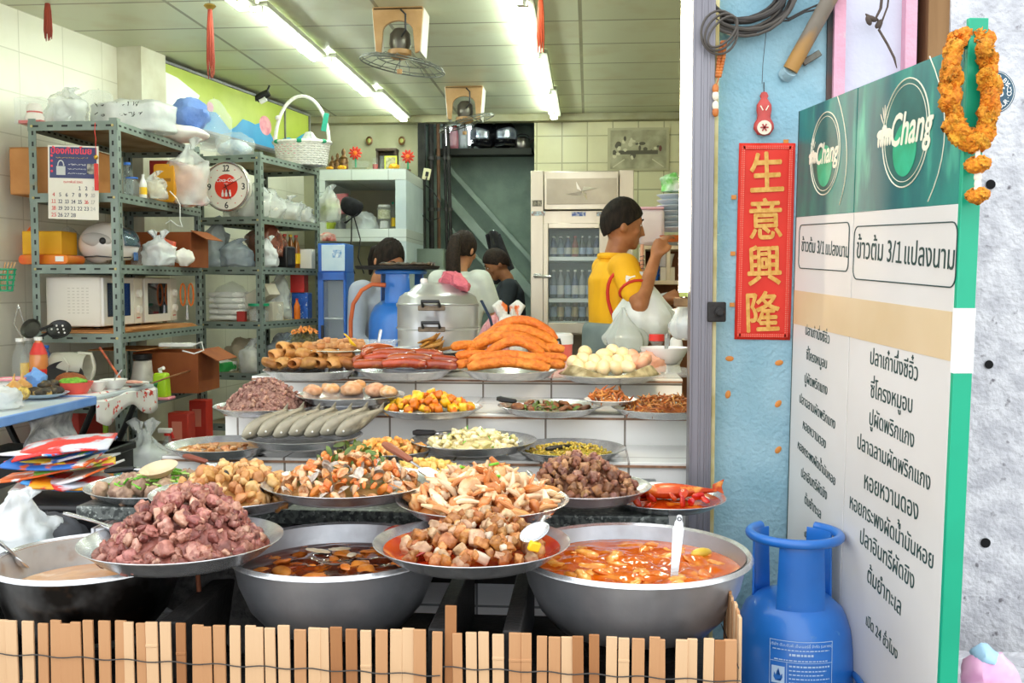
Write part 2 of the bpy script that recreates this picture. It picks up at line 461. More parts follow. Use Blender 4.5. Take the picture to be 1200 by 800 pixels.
# ---- shutter rail: aluminium channel at the edge of the opening
RY = 2.83
rx0, rx1 = P(808, 300, RY).x, P(838, 300, RY).x
alm = M('aluminium_rail', '#8b898f', '#737178', sc=8, rough=.45, metal=.6, stretch=(1, 1, .1), c3='#6b6864', sc3=9, lo3=.62, hi3=.75)
t = thing('shutter_rail', 'tall grey aluminium shutter rail standing between the shop opening and blue wall', 'rail', ((rx0 + rx1) / 2, RY, 0))
wd = rx1 - rx0
m = MB().box((-.004, 0, 1.6), (wd * .72, .05, 3.2)).box((-wd * .36 - .006, .01, 1.6), (.006, .08, 3.2)).box((wd * .36 - .002, .012, 1.6), (.007, .075, 3.2)).box((-wd * .1, -.026, 1.6), (.006, .006, 3.2)).box((wd * .14, -.026, 1.6), (.006, .006, 3.2))
m.build('channel', alm, t, bevel=.0015)
MB().box((wd * .46, .01, 1.6), (.012, .05, 3.2)).build('edge_strip', M('yellowed_strip', '#d9cf9c', '#b8a86a', sc=12, rough=.6), t, bevel=.001)
z = P(838, 365, RY).z
MB().box((wd * .52, -.03, z), (.05, .03, .055)).build('latch_plate', BLACK, t, bevel=.004)
MB().lathe([(0, 0), (.013, 0), (.013, .02), (.008, .026), (0, .026)], 14).build('latch_knob', BLACK, t, loc=(wd * .6, -.045, z), rot=(math.pi / 2, 0, 0))
# ================================================================== THE STEPPED, TILED COUNTER
Z1, Z2, Z3, ZS = EYE - .3477, EYE - .4218, EYE - .5196, EYE - .568
CX0, CX1 = -1.26, .35
ctile = tile_mat('white_counter_tiles', '#f6f4ef', '#f1eee8', '#8d8378', .26, .26, gs=.0035, axis='XZ', rough=.12, off=(.14, .06), bump=.2)
ctop = tile_mat('white_top_tiles', '#f2f0ea', '#edebe4', '#8d8378', .26, .26, gs=.0035, axis='XY', rough=.12, off=(.14, .1), bump=.2)
ct = thing('stepped_counter', 'white tiled stepped counter carrying the rows of food trays', 'counter', (0, 0, 0))
edge = M('brown_tile_edge', '#a57a5c', '#7c5940', sc=30, rough=.5)
def step(n, y0, y1, z, x0):
 MB().box(((x0 + CX1) / 2, (y0 + y1) / 2, z / 2 - .004), (CX1 - x0, y1 - y0, z - .008)).build(n, ctile, ct)
 MB().box(((x0 + CX1) / 2, (y0 + y1) / 2 - .004, z - .006), (CX1 - x0 + .004, y1 - y0 + .004, .012)).build('step_top', ctop, ct, bevel=.003)
 MB().box(((x0 + CX1) / 2, y0 - .007, z - .012), (CX1 - x0 + .004, .004, .007)).build('edge_line', edge, ct)
step('lower_step', 2.94, 3.27, Z3, -1.30)
step('middle_step', 3.26, 3.77, Z2, P(264, 486, 3.26).x)
step('upper_step', 3.76, 4.95, Z1, P(296, 443, 3.76).x)
MB().box((-.56, 2.70, .36), (1.46, .46, .72)).build('front_face', tile_mat('front_tiles', '#f3f4f8', '#eef0f5', '#8c8f94', .2, .2, gs=.003, axis='XZ', rough=.15, off=(.08, .06), bump=.2), ct)
slm = M('speckled_stone', '#6f7470', '#3f4442', sc=60, rough=.35, lo=.45, hi=.55, c3='#a5aba4', sc3=90, lo3=.6, hi3=.66)
sx1 = P(784, 605, 2.45).x
tag(MB().box(((sx1 - 1.32) / 2, 2.695, ZS - .018), (sx1 + 1.32, .49, .036)).build('stone_slab', slm, bevel=.004),
 'dark speckled stone slab along the foot of the tiled steps', 'slab')
# ---- black iron stove frame carrying the three pans
st = thing('stove_frame', 'black iron stove frame standing behind the bamboo screen under the pans', 'stove', (0, 0, 0))
MB().box((-.70, 2.15, .52), (1.96, .52, .04)).build('top_plate', BLACK, st, bevel=.004)
MB().box((-.70, 2.405, .635), (1.96, .02, .03)).build('rear_bar', BLACK, st, bevel=.003)
for x in (-1.66, -1.27, -.82, -.29, -.145):
 MB().box((x, 2.12, .615), (.035 if x not in (-.82, -.3) else .05, .5, .15)).build('bracket', BLACK, st, bevel=.004)
for x in (-1.66, -.65, .25):
 for y in (1.94, 2.38): MB().box((x, y, .26), (.045, .045, .52)).build('leg', BLACK, st, bevel=.003)
for cx in (-1.046, -.549, .096):
 m = MB().lathe([(.05, .54), (.11, .54), (.13, .575), (.115, .575), (.1, .555), (.05, .55), (.05, .54)], 24, (cx, 2.14, 0)); m.build('burner_ring', BLACK, st)
# slanted flame guard seen between the left and middle pans
MB().box((-.80, 2.16, .66), (.26, .02, .2), rot=(-.5, .55, 0)).build('flame_guard', M('burnt_sheet', '#1b1a19', '#403d3a', sc=40, rough=.6, bump=.8, bsc=60), st, bevel=.002)
MB().tube([(-.86, 2.1, .8), (-.83, 2.05, .64)], .005).build('brace_rod', M('rusty_rod', '#7b4327', rough=.8), st)
# ---- bamboo slat screens in front
slat_ms = [M('bamboo_%s' % n, a, b, sc=16, rough=.7, stretch=(1, 1, .12), bump=.2, bsc=40, c3='#7a4c28', sc3=9, lo3=.64, hi3=.8)
   for n, a, b in (('pale', '#d3ae86', '#c49a6f'), ('tan', '#bd8c60', '#ab774b'), ('brown', '#a06b3e', '#86522a'))]
def screen(name, label, x0, x1, ztop, Y, pitch, seed, rag):
 r = random.Random(seed)
 c = P(x0, 740, Y); e = P(x1, 740, Y)
 t = thing(name, label, 'screen', (c.x, Y, 0))
 n = round((e.x - c.x) / pitch); pitch = (e.x - c.x) / n; tw_ = []
 for i in range(n):
  w_ = pitch * r.uniform(.72, .93); h_ = r.uniform(-rag, rag * .6)
  top = ztop + h_ + (.05 if (name.endswith('screen') and x0 > 400 and i == 0) else 0)
  cx = (i + .5) * pitch
  m = MB().box((0, 0, (top + .16) / 2), (w_, .006, top - .16))
  if r.random() < .55:
   m.box((0, -.0008, r.uniform(.3, .66)), (w_ * 1.03, .0066, .006))
  m.build('slat', r.choice([slat_ms[0]] * 3 + [slat_ms[1]] * 3 + [slat_ms[2]]), t, bevel=.0012, loc=(cx, r.uniform(-.002, .002), 0), rot=(0, r.uniform(-.012, .012), 0))
  for zt in (ztop - .066, ztop - .30): tw_.append((cx, zt))
 for zt in (ztop - .066, ztop - .30):
  pts = [(pitch * (i * .5), -.0055 if i % 2 else .0055 if i % 4 == 0 else -.006, zt - .00025 * i + .002 * math.sin(i * .9)) for i in range(2 * n + 1)]
  pts = [(x, -.0062, z_) for x, y_, z_ in pts]
  MB().tube(pts, .0012, 5).build('binding_wire', WIREM, t)
 return t
screen('slat_screen', 'long bamboo slat screen wired together in front of left and middle pans', -20, 516, .702, 1.825, .0258, 3, .006)
screen('slat_screen', 'bamboo slat screen in front of the right curry pan, beside the blue gas cylinder', 516, 868, .697, 1.835, .0259, 5, .004)
# return of the right screen along its end
c = P(866, 740, 1.85)
t = thing('slat_screen', 'narrow end of bamboo screen turned back toward the blue cylinder', 'screen', (c.x + .004, 1.87, 0))
for i in range(8):
 MB().box((0, i * .027, .45 + .004 * (i % 3)), (.006, .021, .56)).build('slat', slat_ms[i % 2], t, bevel=.001)
MB().tube([(-.005, i * .027, .64) for i in range(-1, 9)], .0013, 5).build('binding_wire', WIREM, t)
# ---- fluorescent lamps
TUBE = M('lit_tube_white', '#f2fff6', emit=TUBE_POWER)
FIX = M('lamp_batten', '#b9bca6', '#a6a890', sc=6, rough=.5)
CLIP = M('lamp_clip', '#c9cabd', rough=.4)
def ceiling_lamp(x, y0, y1, z, label, grp=None):
 t = thing('fluorescent_lamp', label, 'lamp', (x, (y0 + y1) / 2, z)); L_ = y1 - y0
 MB().tube([(0, -L_ / 2 + .03, 0), (0, L_ / 2 - .03, 0)], .017, 12).build('tube', TUBE, t)
 MB().box((.055, 0, .032), (.055, L_, .03)).build('batten', FIX, t, bevel=.004)
 for s in (-1, 1):
  MB().box((.02, s * (L_ / 2 - .012), .008), (.06, .022, .05)).build('end_holder', CLIP, t, bevel=.003)
  MB().tube([(.03, s * L_ * .26, .03), (-.02, s * L_ * .26, .022), (-.026, s * L_ * .26, -.008), (-.006, s * L_ * .26, -.025), (.022, s * L_ * .26, -.01)], .004, 6).build('clip', CLIP, t)
ZT = HC - .07
xl_ = lambda y: P(283, 0, 5.57).x + (P(476, 141, 9.5).x - P(283, 0, 5.57).x) * (y - 5.57) / 3.93
xr_ = lambda y: P(604, 0, 5.57).x + (P(649, 140, 9.5).x - P(604, 0, 5.57).x) * (y - 5.57) / 3.93
ys = [9.5, 8.22, 6.94, 5.66, 4.38]
nm = ['farthest lit ceiling tube of the %s row, ending at the back beam', 'lit ceiling tube of the %s row, second from the back', 'lit ceiling tube of the %s row, nearest in the picture', 'lit ceiling tube of the %s row, just above the picture edge', 'lit ceiling tube of the %s row, nearest the street']
for i in range(4):
 ceiling_lamp(xl_((ys[i] + ys[i + 1]) / 2), ys[i + 1], ys[i], ZT, nm[i] % 'left')
 ceiling_lamp(xr_((ys[i] + ys[i + 1]) / 2), ys[i + 1], ys[i], ZT, nm[i] % 'right')
# vertical warm tube behind the rail
VY = 2.98
p0, p1 = P(803.5, -60, VY), P(803, 342, VY)
t = thing('fluorescent_lamp', 'glaring upright fluorescent tube fixed beside the aluminium shutter rail', 'lamp', (p1.x, VY, p1.z))
h_ = p0.z - p1.z
MB().tube([(0, 0, 0), (0, 0, h_)], .019, 14).build('tube', M('lit_tube_warm', '#ffe9c8', emit=TUBE_POWER * 1.6), t)
MB().lathe([(0, -.014), (.017, -.014), (.019, 0), (0, 0)], 14).build('end_cap', M('green_cap', '#b8c06a', rough=.5), t)
MB().box((.005, .0, -.03), (.075, .03, .028)).build('end_holder', M('rusty_holder', '#8b6a45', '#6d4d2f', sc=20, rough=.7), t, bevel=.004)
MB().box((.037, .02, h_ / 2), (.02, .03, h_)).build('batten', M('warm_batten', '#d9c79a', rough=.6), t, bevel=.003)
# ================================================================== TRAYS AND FOOD
class Dish: pass
def dish(label, xl, xr, cy, zr, h=.036, name='serving_tray', cat='tray', mat=None, base=.74, group=None, lip=.006, tilt=0):
 d = Dish(); c = Zp((xl + xr) / 2, cy, zr)
 d.R = (xr - xl) / 2 * c.y / F; d.h = h; d.c = Vector((c.x, c.y, zr - h)); R = d.R; t = .0016
 pr = [(0, 0), (base * R, 0), (base * R + .3 * (R - base * R), h * .25), (R - lip, h * .93), (R, h), (R + .0015, h - .001), (R, h - .003), (R - lip - .001, h * .88 - t),
   (base * R + .3 * (R - base * R), h * .25 - t), (base * R, -t), (0, -t)]
 d.o = MB().lathe(pr, 56).build(name, mat or STEEL, loc=d.c)
 if tilt: d.o.rotation_euler = (0, tilt, 0)
 tag(d.o, label, cat, group)
 d.top = zr; d.in_ = base * R
 return d
def blobmesh(name, mat, r=(1, .8, .6), amp=.35, fr=1.6, seed=0, n=15, m=11, mats=None):
 b = MB().ell((0, 0, 0), r, n, m)
 b.v = [tuple(wob(wob(v, amp * min(r), fr / max(r), seed), amp * .42 * min(r), 3.6 * fr / max(r), seed + 5)) for v in b.v]
 return b.mesh(name, mats or mat, 'soft')
def dicemesh(name, mat, r=(1, .8, .7), amp=.18, seed=0):
 b = MB()
 def face(o, u, w): b.grid(lambda i, j: Vector(o) + Vector(u) * i + Vector(w) * j, 4, 4)
 X, Y, Z = r
 face((-X, -Y, -Z), (2 * X, 0, 0), (0, 2 * Y, 0)); face((-X, -Y, Z), (2 * X, 0, 0), (0, 2 * Y, 0))
 face((-X, -Y, -Z), (2 * X, 0, 0), (0, 0, 2 * Z)); face((-X, Y, -Z), (2 * X, 0, 0), (0, 0, 2 * Z))
 face((-X, -Y, -Z), (0, 2 * Y, 0), (0, 0, 2 * Z)); face((X, -Y, -Z), (0, 2 * Y, 0), (0, 0, 2 * Z))
 b.v = [tuple(wob(Vector(v) * (1 - .12 * (Vector(v).length / Vector(r).length) ** 3), amp * min(r), 1.3 / max(r), seed)) for v in b.v]
 return b.mesh(name, mat, 'soft')
def tray_z(d, rho):
 b = d.in_ / d.R
 if rho <= b: return .002
 return .002 + d.h * (.25 * min(1, (rho - b) / (.3 * (1 - b))) + .7 * max(0, (rho - b - .3 * (1 - b)) / (.7 * (1 - b))))
def heap_z(d, rho, H, pw=1.0, base=.012):
 return base + H * max(0, 1 - rho ** 2) ** pw
def mound(d, name, label, mat, H, R=.9, off=(0, 0), amp=.012, fr=30, pw=1.0, seed=1, base=.006):
 def fn(u, v):
  a = u * 2 * math.pi; rr = d.R * R * v
  x, y = rr * math.cos(a), rr * math.sin(a)
  z = base + H * max(0, 1 - v * v) ** pw
  p = wob(Vector((x + off[0] * (1 - v), y + off[1] * (1 - v), z)), amp * (1 - v ** 6), fr, seed)
  p.z = max(p.z, tray_z(d, min(1, R * v)) + .001)
  return p
 o = MB().grid(fn, 48, 16, closed_u=True).build(name, mat, loc=d.c)
 return tag(o, label, 'food', None, 'stuff')
def pile(d, name, label, protos, n, H, group, R=.86, off=(0, 0), size=(.9, 1.1), seed=1, pw=1.0, cat='food', flat=None, base=.014, rmin=0, ang=None, sink=0, jit=.006):
 r = random.Random(seed); out = []
 for i in range(n):
  rho = math.sqrt((i + .5) / n * (1 - rmin ** 2) + rmin ** 2); a = i * 2.39996 + r.uniform(-.5, .5)
  if ang: a = r.uniform(*ang)
  rho *= r.uniform(.93, 1.0)
  x = d.R * R * rho * math.cos(a) + off[0] * (1 - rho); y = d.R * R * rho * math.sin(a) + off[1] * (1 - rho)
  z = heap_z(d, rho, H, pw, base) + r.uniform(-jit, jit)
  if hasattr(d, 'in_'): z = max(z, tray_z(d, R * rho) + .007)
  o = bpy.data.objects.new(name, r.choice(protos)); COL.objects.link(o)
  o.location = d.c + Vector((x, y, z - sink))
  k = r.uniform(*size); o.scale = (k, k, k)
  if flat is not None: o.rotation_euler = (r.gauss(0, flat), r.gauss(0, flat), r.uniform(0, 6.28))
  else: o.rotation_euler = (r.uniform(0, 6.28), r.uniform(0, 6.28), r.uniform(0, 6.28))
  tag(o, label, cat, group); out.append(o)
 return out
def spoon(name, label, p, q, mat=STEEL, bowl=.028, cat='spoon', wood=None, flat=False, bowl_at='q', handle_r=.006, gmat=None):
 """utensil with its working end at q and the handle end at p"""
 p, q = Vector(p), Vector(q); d = (q - p); L_ = d.length
 t = thing(name, label, cat, p)
 dl = d.normalized(); e = dl.cross(Vector((0, 0, 1))).normalized(); u = e.cross(dl)
 M3 = Matrix((e, dl, u)).transposed()
 hs = .55 if wood else .78
 h = MB()
 h.tube([(0, 0, 0), (0, L_ * .1, .001), (0, L_ * (hs if wood else .5), .002), (0, L_ * (hs + .02), 0)], [handle_r * 1.0, handle_r * 1.5, handle_r * 1.2, handle_r * .9], 10, flat=.45 if not wood else .75)
 h.v = [tuple(M3 @ Vector(v)) for v in h.v]
 h.build('handle', wood or gmat or mat, t)
 if wood:
  s = MB().tube([(0, L_ * .5, 0), (0, L_ * .8, -.002)], .0035, 8); s.v = [tuple(M3 @ Vector(v)) for v in s.v]; s.build('shank', mat, t)
 b = MB()
 if flat:
  b.prism([(x * bowl, y * bowl) for x, y in roundrect(1.7, 2.3, .5)], .002, ax=((1, 0, 0), (0, 1, 0), (0, 0, 1)), org=(0, L_ * .95, 0))
 else:
  b.grid(lambda i, j: Vector((bowl * .8 * j * math.cos(i * 6.2832), L_ - bowl * .6 + bowl * 1.1 * j * math.sin(i * 6.2832), .009 * (j * j) - .009)), 20, 6, closed_u=True)
 b.v = [tuple(M3 @ Vector(v)) for v in b.v]
 b.build('blade' if flat else 'bowl', mat, t, solid=.0012)
 return t
# ---------------------------------------------------------------- the three big pans
def pan(name, label, xl, xr, cy, zr, depth, mat, rim_mat=None, prof=None, lining=None):
 c = Zp((xl + xr) / 2, cy, zr); R = (xr - xl) / 2 * c.y / F
 d = Dish(); d.R = R; d.h = depth; d.c = Vector((c.x, c.y, zr - depth))
 t = thing(name, label, 'pan', d.c)
 pr = prof or [(0, 0), (.5, 0), (.66, .08), (.8, .3), (.9, .62), (.955, .97)]
 outer = [(a * R, b * depth) for a, b in pr]; inner = [(max(0, a * R - .003), b * depth + .003) for a, b in reversed(pr)]
 MB().lathe(outer, 64).build('bowl', mat, t); MB().lathe(inner, 64).build('inner_wall', lining or mat, t)
 MB().lathe([(.95 * R, depth - .004), (.985 * R, depth + .002), (R, depth - .002), (R + .001, depth - .008), (R - .004, depth - .011), (.955 * R, depth - .009), (.95 * R, depth - .004)], 64).build('rim', rim_mat or STEEL, t)
 d.o = t; return d
def soup(d, name, label, mat, level, rr, amp=.004, seed=2, fr=28, bulge=0):
 zz = d.h * level
 def fn(u, v):
  a = u * 6.2832; x, y = rr * d.R * v * math.cos(a), rr * d.R * v * math.sin(a)
  q = Vector((x * fr, y * fr, seed * 3.1))
  return Vector((x, y, zz + bulge * (1 - v * v) + amp * noise.noise(q) * (1 - v ** 8) + amp * .5 * noise.noise(q * 2.7) * (1 - v ** 8)))
 o = MB().grid(fn, 72, 40, closed_u=True).build(name, mat, loc=d.c)
 return tag(o, label, 'soup', None, 'stuff')
ZP = .779
PAN1 = pan('frying_pan', 'soot-darkened steel pan at far left with little milky brown sauce', -8, 218, 650, ZP, .165, WOKM, STEEL, [(0, 0), (.45, 0), (.68, .1), (.83, .32), (.92, .65), (.97, .97)], M('worn_steel', '#d5d3cf', '#b9b7b3', sc=8, rough=.35, metal=.5, c3='#a8743c', sc3=9, lo3=.58, hi3=.72))
PAN2 = pan('curry_pan', 'large dull steel pan of dark brown soy broth, middle of the three', 266, 524, 641, ZP, .17, POTM)
PAN3 = pan('curry_pan', 'large steel pan full of bright orange curry at the right', 604, 880, 645, ZP, .17, POTM)
soup(PAN1, 'milky_sauce', 'thin milky brown sauce in the bottom of the sooty left pan', M('milky_sauce', '#c99a6b', '#b97c45', sc=9, rough=.12, c3='#e0c3a0', sc3=14), .62, .86, .002)
soup(PAN2, 'dark_broth', 'dark glossy brown broth filling the middle pan', M('dark_broth', '#3a1406', '#7a2e08', sc=11, rough=.07, c3='#c0660f', sc3=17, lo3=.56, hi3=.68, coat=.5), .74, .905, .006, seed=4)
soup(PAN3, 'orange_curry', 'bright orange curry with oil swirls filling the right pan', M('orange_curry', '#c85c08', '#b24604', sc=10, rough=.12, c3='#e09238', sc3=13, lo3=.55, hi3=.68, coat=.15), .8, .925, .007, seed=6)
r = random.Random(11)
fatm = [M('tan_fat', '#e0a765', '#c98a45', sc=40, rough=.3, rnd=.15), M('orange_fish', '#d9893a', '#c06a1e', sc=40, rough=.25, rnd=.15), M('brown_egg_bit', '#a8551a', '#7b370e', sc=40, rough=.25, rnd=.2)]
flo2 = [blobmesh('broth_bit', fatm[k % 3], (.03, .018, .007), .5, 1.5, k) for k in range(5)]
pile(PAN2, 'broth_piece', 'brown stewed piece floating in the dark broth of the middle pan', flo2[1:3] + flo2[4:5], 40, 0, 'stewed pieces in the dark broth', R=.82, flat=.15, base=.1235, jit=.002, size=(.35, 1.1), seed=5)
flo3 = [blobmesh('curry_bit', M('curry_fish_%d' % k, a, b, sc=50, rough=.25, rnd=.1), (.032, .017, .007), .6, 1.6, 20 + k) for k, (a, b) in enumerate((('#db7f22', '#c9660f'), ('#e49a40', '#d07a1c'), ('#e6a856', '#cc741a'), ('#d27216', '#e8a850')))]
pile(PAN3, 'curry_piece', 'pale orange piece of fish floating in the right pan of curry', flo3, 46, 0, 'fish pieces in the orange curry', R=.84, flat=.2, base=.1335, jit=.003, size=(.35, 1.15), seed=8)
whi = blobmesh('white_leaf', M('white_curl', '#e9d8bb', '#d8bd94', sc=30, rough=.3), (.03, .01, .003), .7, 2, 33)
for k, (x, y) in enumerate(((373, 645), (398, 643), (412, 650))):
 p = Zp(x, y, ZP - .035); o = bpy.data.objects.new('garlic_sliver', whi); COL.objects.link(o); o.location = p; o.rotation_euler = (.1, .1, k * .8)
 tag(o, 'pale sliver floating mid-surface in the dark broth of the middle pan', 'food', 'pale slivers in the dark broth')
p = Zp(822, 648, ZP - .03)
tag(blobmesh_o := MB().ell((0, 0, 0), (.028, .014, .012), 14, 9).build('lime_piece', M('yellow_green', '#d9b53a', '#c2a12c', sc=30, rough=.3), loc=p, rot=(0, 0, .5)), 'yellowish piece floating at the right of the orange curry', 'food')
# ladle standing in the orange curry
t = thing('ladle', 'steel ladle with a notched handle standing in the orange curry', 'ladle', Zp(790, 676, ZP - .035))
p0 = Vector((0, 0, -.02)); p1 = P(800, 622, t.location.y + .02) - t.location
m = MB().prism([(-.008, 0), (.008, 0), (.011, .07), (.012, .1), (.009, .108), (.009, .113), (.006, .118), (.006, .125), (.003, .129), (-.003, .129), (-.006, .125), (-.006, .118), (-.009, .113), (-.009, .108), (-.012, .1), (-.011, .07)], .0022)
s = m.build('handle', STEEL, t, rot=(-.2, .10, 0), bevel=.0006)
MB().lathe([(.003, -.0015), (.0045, 0), (.003, .0015), (.0028, 0), (.003, -.0015)], 12).build('eyelet', BLACK, t, loc=Vector((.012, .02, .118)), rot=(1.37, 0, 0))
MB().grid(lambda i, j: Vector((.036 * j * math.cos(i * 6.283) - .002, .036 * j * math.sin(i * 6.283) - .01, -.045 + .02 * j * j)), 20, 6, closed_u=True).build('bowl', STEEL, t, solid=.001)
# ladle handle at the far left rim
spoon('ladle', 'grey steel ladle handle leaning over the sooty left pan', P(-6, 632, 2.0), P(30, 662, 2.05), STEEL, .02, 'ladle', handle_r=.006)
# ---------------------------------------------------------------- two front trays
F1 = dish('steel tray heaped with reddish braised pork, front left', 94, 334, 629, .825, .04)
porkm = [M('braised_pork_%d' % k, a, b, sc=55, rough=.33, bump=.5, bsc=70, rnd=.22, lo=.4, hi=.6) for k, (a, b) in enumerate((('#a8685c', '#7c463c'), ('#bd8272', '#905648'), ('#8c4c40', '#c2907c'), ('#cb9c86', '#9f6a56'), ('#743a2f', '#a87060')))]
pk_ = [blobmesh('pork', porkm[k % 5], (.019, .015, .011), .75, 1.7, k * 3) for k in range(7)] + [dicemesh('pork', porkm[k % 5], (.016, .013, .009), .5, k + 9) for k in range(4)]
pk_bone = dicemesh('bone', M('pork_fat', '#e3c3a6', '#c9967e', sc=40, rough=.35, rnd=.1), (.012, .009, .006), .4, 3)
mound(F1, 'braised_pork_mass', 'mass of shredded reddish pork beneath the chunks of front left tray', porkm[0], .095, .86, (.02, .02), .02, 40, pw=1.25)
pile(F1, 'pork_chunk', 'chunk of reddish braised pork heaped on the front left tray', pk_ * 3 + [pk_bone], 300, .118, 'braised pork chunks', R=.8, off=(.02, .02), size=(.5, 1.15), seed=21, pw=1.25, jit=.008)
bw_ = MB().lathe([(0, 0), (.03, 0), (.045, .03), (.058, .042), (.055, .042), (.042, .03), (.028, .003), (0, .003)], 32).build('white_bowl', WHITEPL, loc=Zp(152, 668, .742))
tag(bw_, 'white plastic bowl wedged beneath the front left pork tray', 'bowl')
spoon('serving_spoon', 'steel spoon handle resting on the left rim of the pork tray', P(74, 601, 2.02), P(140, 620, 2.07), STEEL, .025, gmat=STEEL)
F2 = dish('steel tray of orange stewed shellfish, front centre', 436, 670, 632, .823, .038)
mound(F2, 'red_sauce', 'red oily sauce pooled in the front centre tray', M('red_sauce', '#b02a12', '#c4501e', sc=14, rough=.1, c3='#e08a3c', sc3=25, coat=.4), .006, .9, amp=.003)
brm = [M('stewed_shell_%d' % k, a, b, sc=60, rough=.35, bump=.4, bsc=80, rnd=.2) for k, (a, b) in enumerate((('#b87238', '#93521f'), ('#c98b54', '#a5632f'), ('#8f5426', '#b98048'), ('#d6b08a', '#b08a66')))]
b2 = [blobmesh('stew', brm[k % 4], (.02, .016, .011), .6, 1.6, 50 + k) for k in range(6)] + [dicemesh('stew', brm[(k + 1) % 4], (.014, .012, .009), .3, 60 + k) for k in range(3)]
pile(F2, 'stewed_piece', 'brown-orange stewed piece on the front centre tray', b2, 170, .066, 'stewed shellfish pieces', R=.74, off=(.04, .03), size=(.5, 1.1), seed=31, jit=.007)
pal = [dicemesh('pale', M('pale_bone', '#dccab2', '#bfa88e', sc=30, rough=.3, rnd=.1), (.018, .009, .007), .2, 71), blobmesh('pale', M('pale_bone'), (.013, .011, .008), .4, 1.6, 72)]
pile(F2, 'pale_piece', 'pale shell or bone piece among the orange stew, front centre tray', pal, 16, .04, 'pale pieces in the stewed shellfish', R=.62, off=(.05, -.02), seed=33, base=.026)
for k, (x, y) in enumerate(((466, 622), (497, 648), (487, 630))):
 o = MB().grid(lambda i, j: Vector((.03 * (i - .5) * 2, .014 * (j - .5) * 2 * (1 - (2 * i - 1) ** 2 * .7), .008 * (1 - (2 * i - 1) ** 2))), 10, 6).build('chilli_slice', M('dark_red_chilli', '#9c1f14', rough=.2, coat=.5), loc=Zp(x, y, .80 + .008), rot=(.1, 0, k), solid=.002)
 tag(o, 'dark red chilli slice at the left of the front centre tray', 'food', 'red chilli slices on the front centre tray')
tag(MB().box((0, 0, 0), (.024, .012, .02), rot=(.2, .3, .5)).build('yellow_pepper', M('yellow_pepper', '#f2c91c', rough=.3), loc=Zp(626, 640, .835), bevel=.003), 'bright yellow pepper piece at the right of the front centre tray', 'food')
t = thing('ladle', 'steel ladle scoop lying at the right of the front centre tray', 'ladle', Zp(630, 630, .845))
MB().grid(lambda i, j: Vector((.032 * j * math.cos(i * 6.283), .026 * j * math.sin(i * 6.283), .018 * j * j)), 22, 6, closed_u=True).build('bowl', STEEL, t, solid=.0012, rot=(.5, -.4, 0))
MB().tube([(.0, .02, .015), (.012, .06, .03), (.02, .1, .02)], .005, 8, flat=.5).build('handle', STEEL, t)
# ---------------------------------------------------------------- second row, on the slab
R1 = dish('steel tray of meat dumplings and chopped spring onion behind the pork', 101, 272, 566, ZS + .032, .03)
dm = [M('dumpling_%d' % k, a, b, sc=50, rough=.45, bump=.3, bsc=60, rnd=.1) for k, (a, b) in enumerate((('#b99a80', '#8f6f5a'), ('#cbb092', '#a58468')))]
pile(R1, 'dumpling', 'wrinkled brown meat dumpling on the spring onion tray', [blobmesh('dump', dm[k % 2], (.026, .023, .018), .45, 1.8, 80 + k) for k in range(3)], 26, .02, 'meat dumplings on the left tray', R=.8, base=.016, seed=41, jit=.003)
grm = [M('spring_onion', '#6fb52c', '#4f9a1e', sc=30, rough=.4, rnd=.2), M('pale_onion', '#c9dc8a', '#b2cc66', sc=30, rough=.4, rnd=.1)]
on = [MB().tube([(-.014, 0, 0), (.014, 0, .001)], .0035, 7).mesh('onion', g) for g in grm]
pile(R1, 'spring_onion', 'bright green piece of chopped spring onion on the left tray', [on[0], on[0], on[1]], 150, .03, 'chopped spring onion on the left tray', R=.66, off=(.03, .02), base=.026, flat=.3, seed=43, size=(.5, 1.0))
o = MB().lathe([(0, 0), (.03, .002), (.047, .018), (.05, .022), (.046, .02), (.03, .005), (0, .004)], 30).build('sauce_bowl', M('cream_bowl', '#d9c2a0', '#cdb28c', sc=8, rough=.3), loc=Zp(188, 556, ZS + .062), rot=(.25, -.1, 0))
tag(o, 'cream saucer of dipping sauce sunk in the spring onion tray', 'bowl')
spoon('ladle', 'black-handled ladle lying across the left of the spring onion tray', P(124, 552, 2.78), P(182, 548, 2.72), STEEL, .03, 'ladle', wood=BLACKPL, handle_r=.008)
spoon('ladle', 'brown-handled ladle behind the tofu and mushroom tray', P(216, 534, 2.72), P(262, 548, 2.66), STEEL, .03, 'ladle', wood=M('red_brown_wood', '#7c3b28', rough=.5), handle_r=.008)
R2 = dish('steel tray of tan tofu and black mushrooms behind the pork heap', 176, 370, 574, ZS + .07, .034)
tm = [M('tan_tofu_%d' % k, a, b, sc=40, rough=.45, bump=.35, bsc=50, rnd=.14) for k, (a, b) in enumerate((('#d9a566', '#bd8544'), ('#e6c08a', '#cf9f60'), ('#c98f58', '#a9703c')))]
mound(R2, 'tofu_mass', 'tan braised tofu skin massed in the mushroom tray', tm[0], .055, .84, (.0, .02), .014, 34)
pile(R2, 'tofu_piece', 'tan braised piece on the tofu and mushroom tray', [blobmesh('tofu', tm[k % 3], (.021, .016, .011), .55, 1.6, 90 + k) for k in range(6)], 170, .075, 'braised tofu pieces', R=.84, off=(0, .02), seed=45, size=(.45, 1.15))
pile(R2, 'mushroom', 'black mushroom among the tan tofu pieces', [blobmesh('mush', M('black_mushroom', '#1d1a17', '#35302a', sc=30, rough=.3, rnd=.2), (.012, .01, .006), .4, 1.6, 99)], 14, .075, 'black mushrooms on the tofu tray', R=.75, off=(0, .02), seed=47, base=.02)
R3 = dish('steel tray of stir-fried clams with herbs, raised behind the dark broth', 306, 511, 562, ZS + .1, .034)
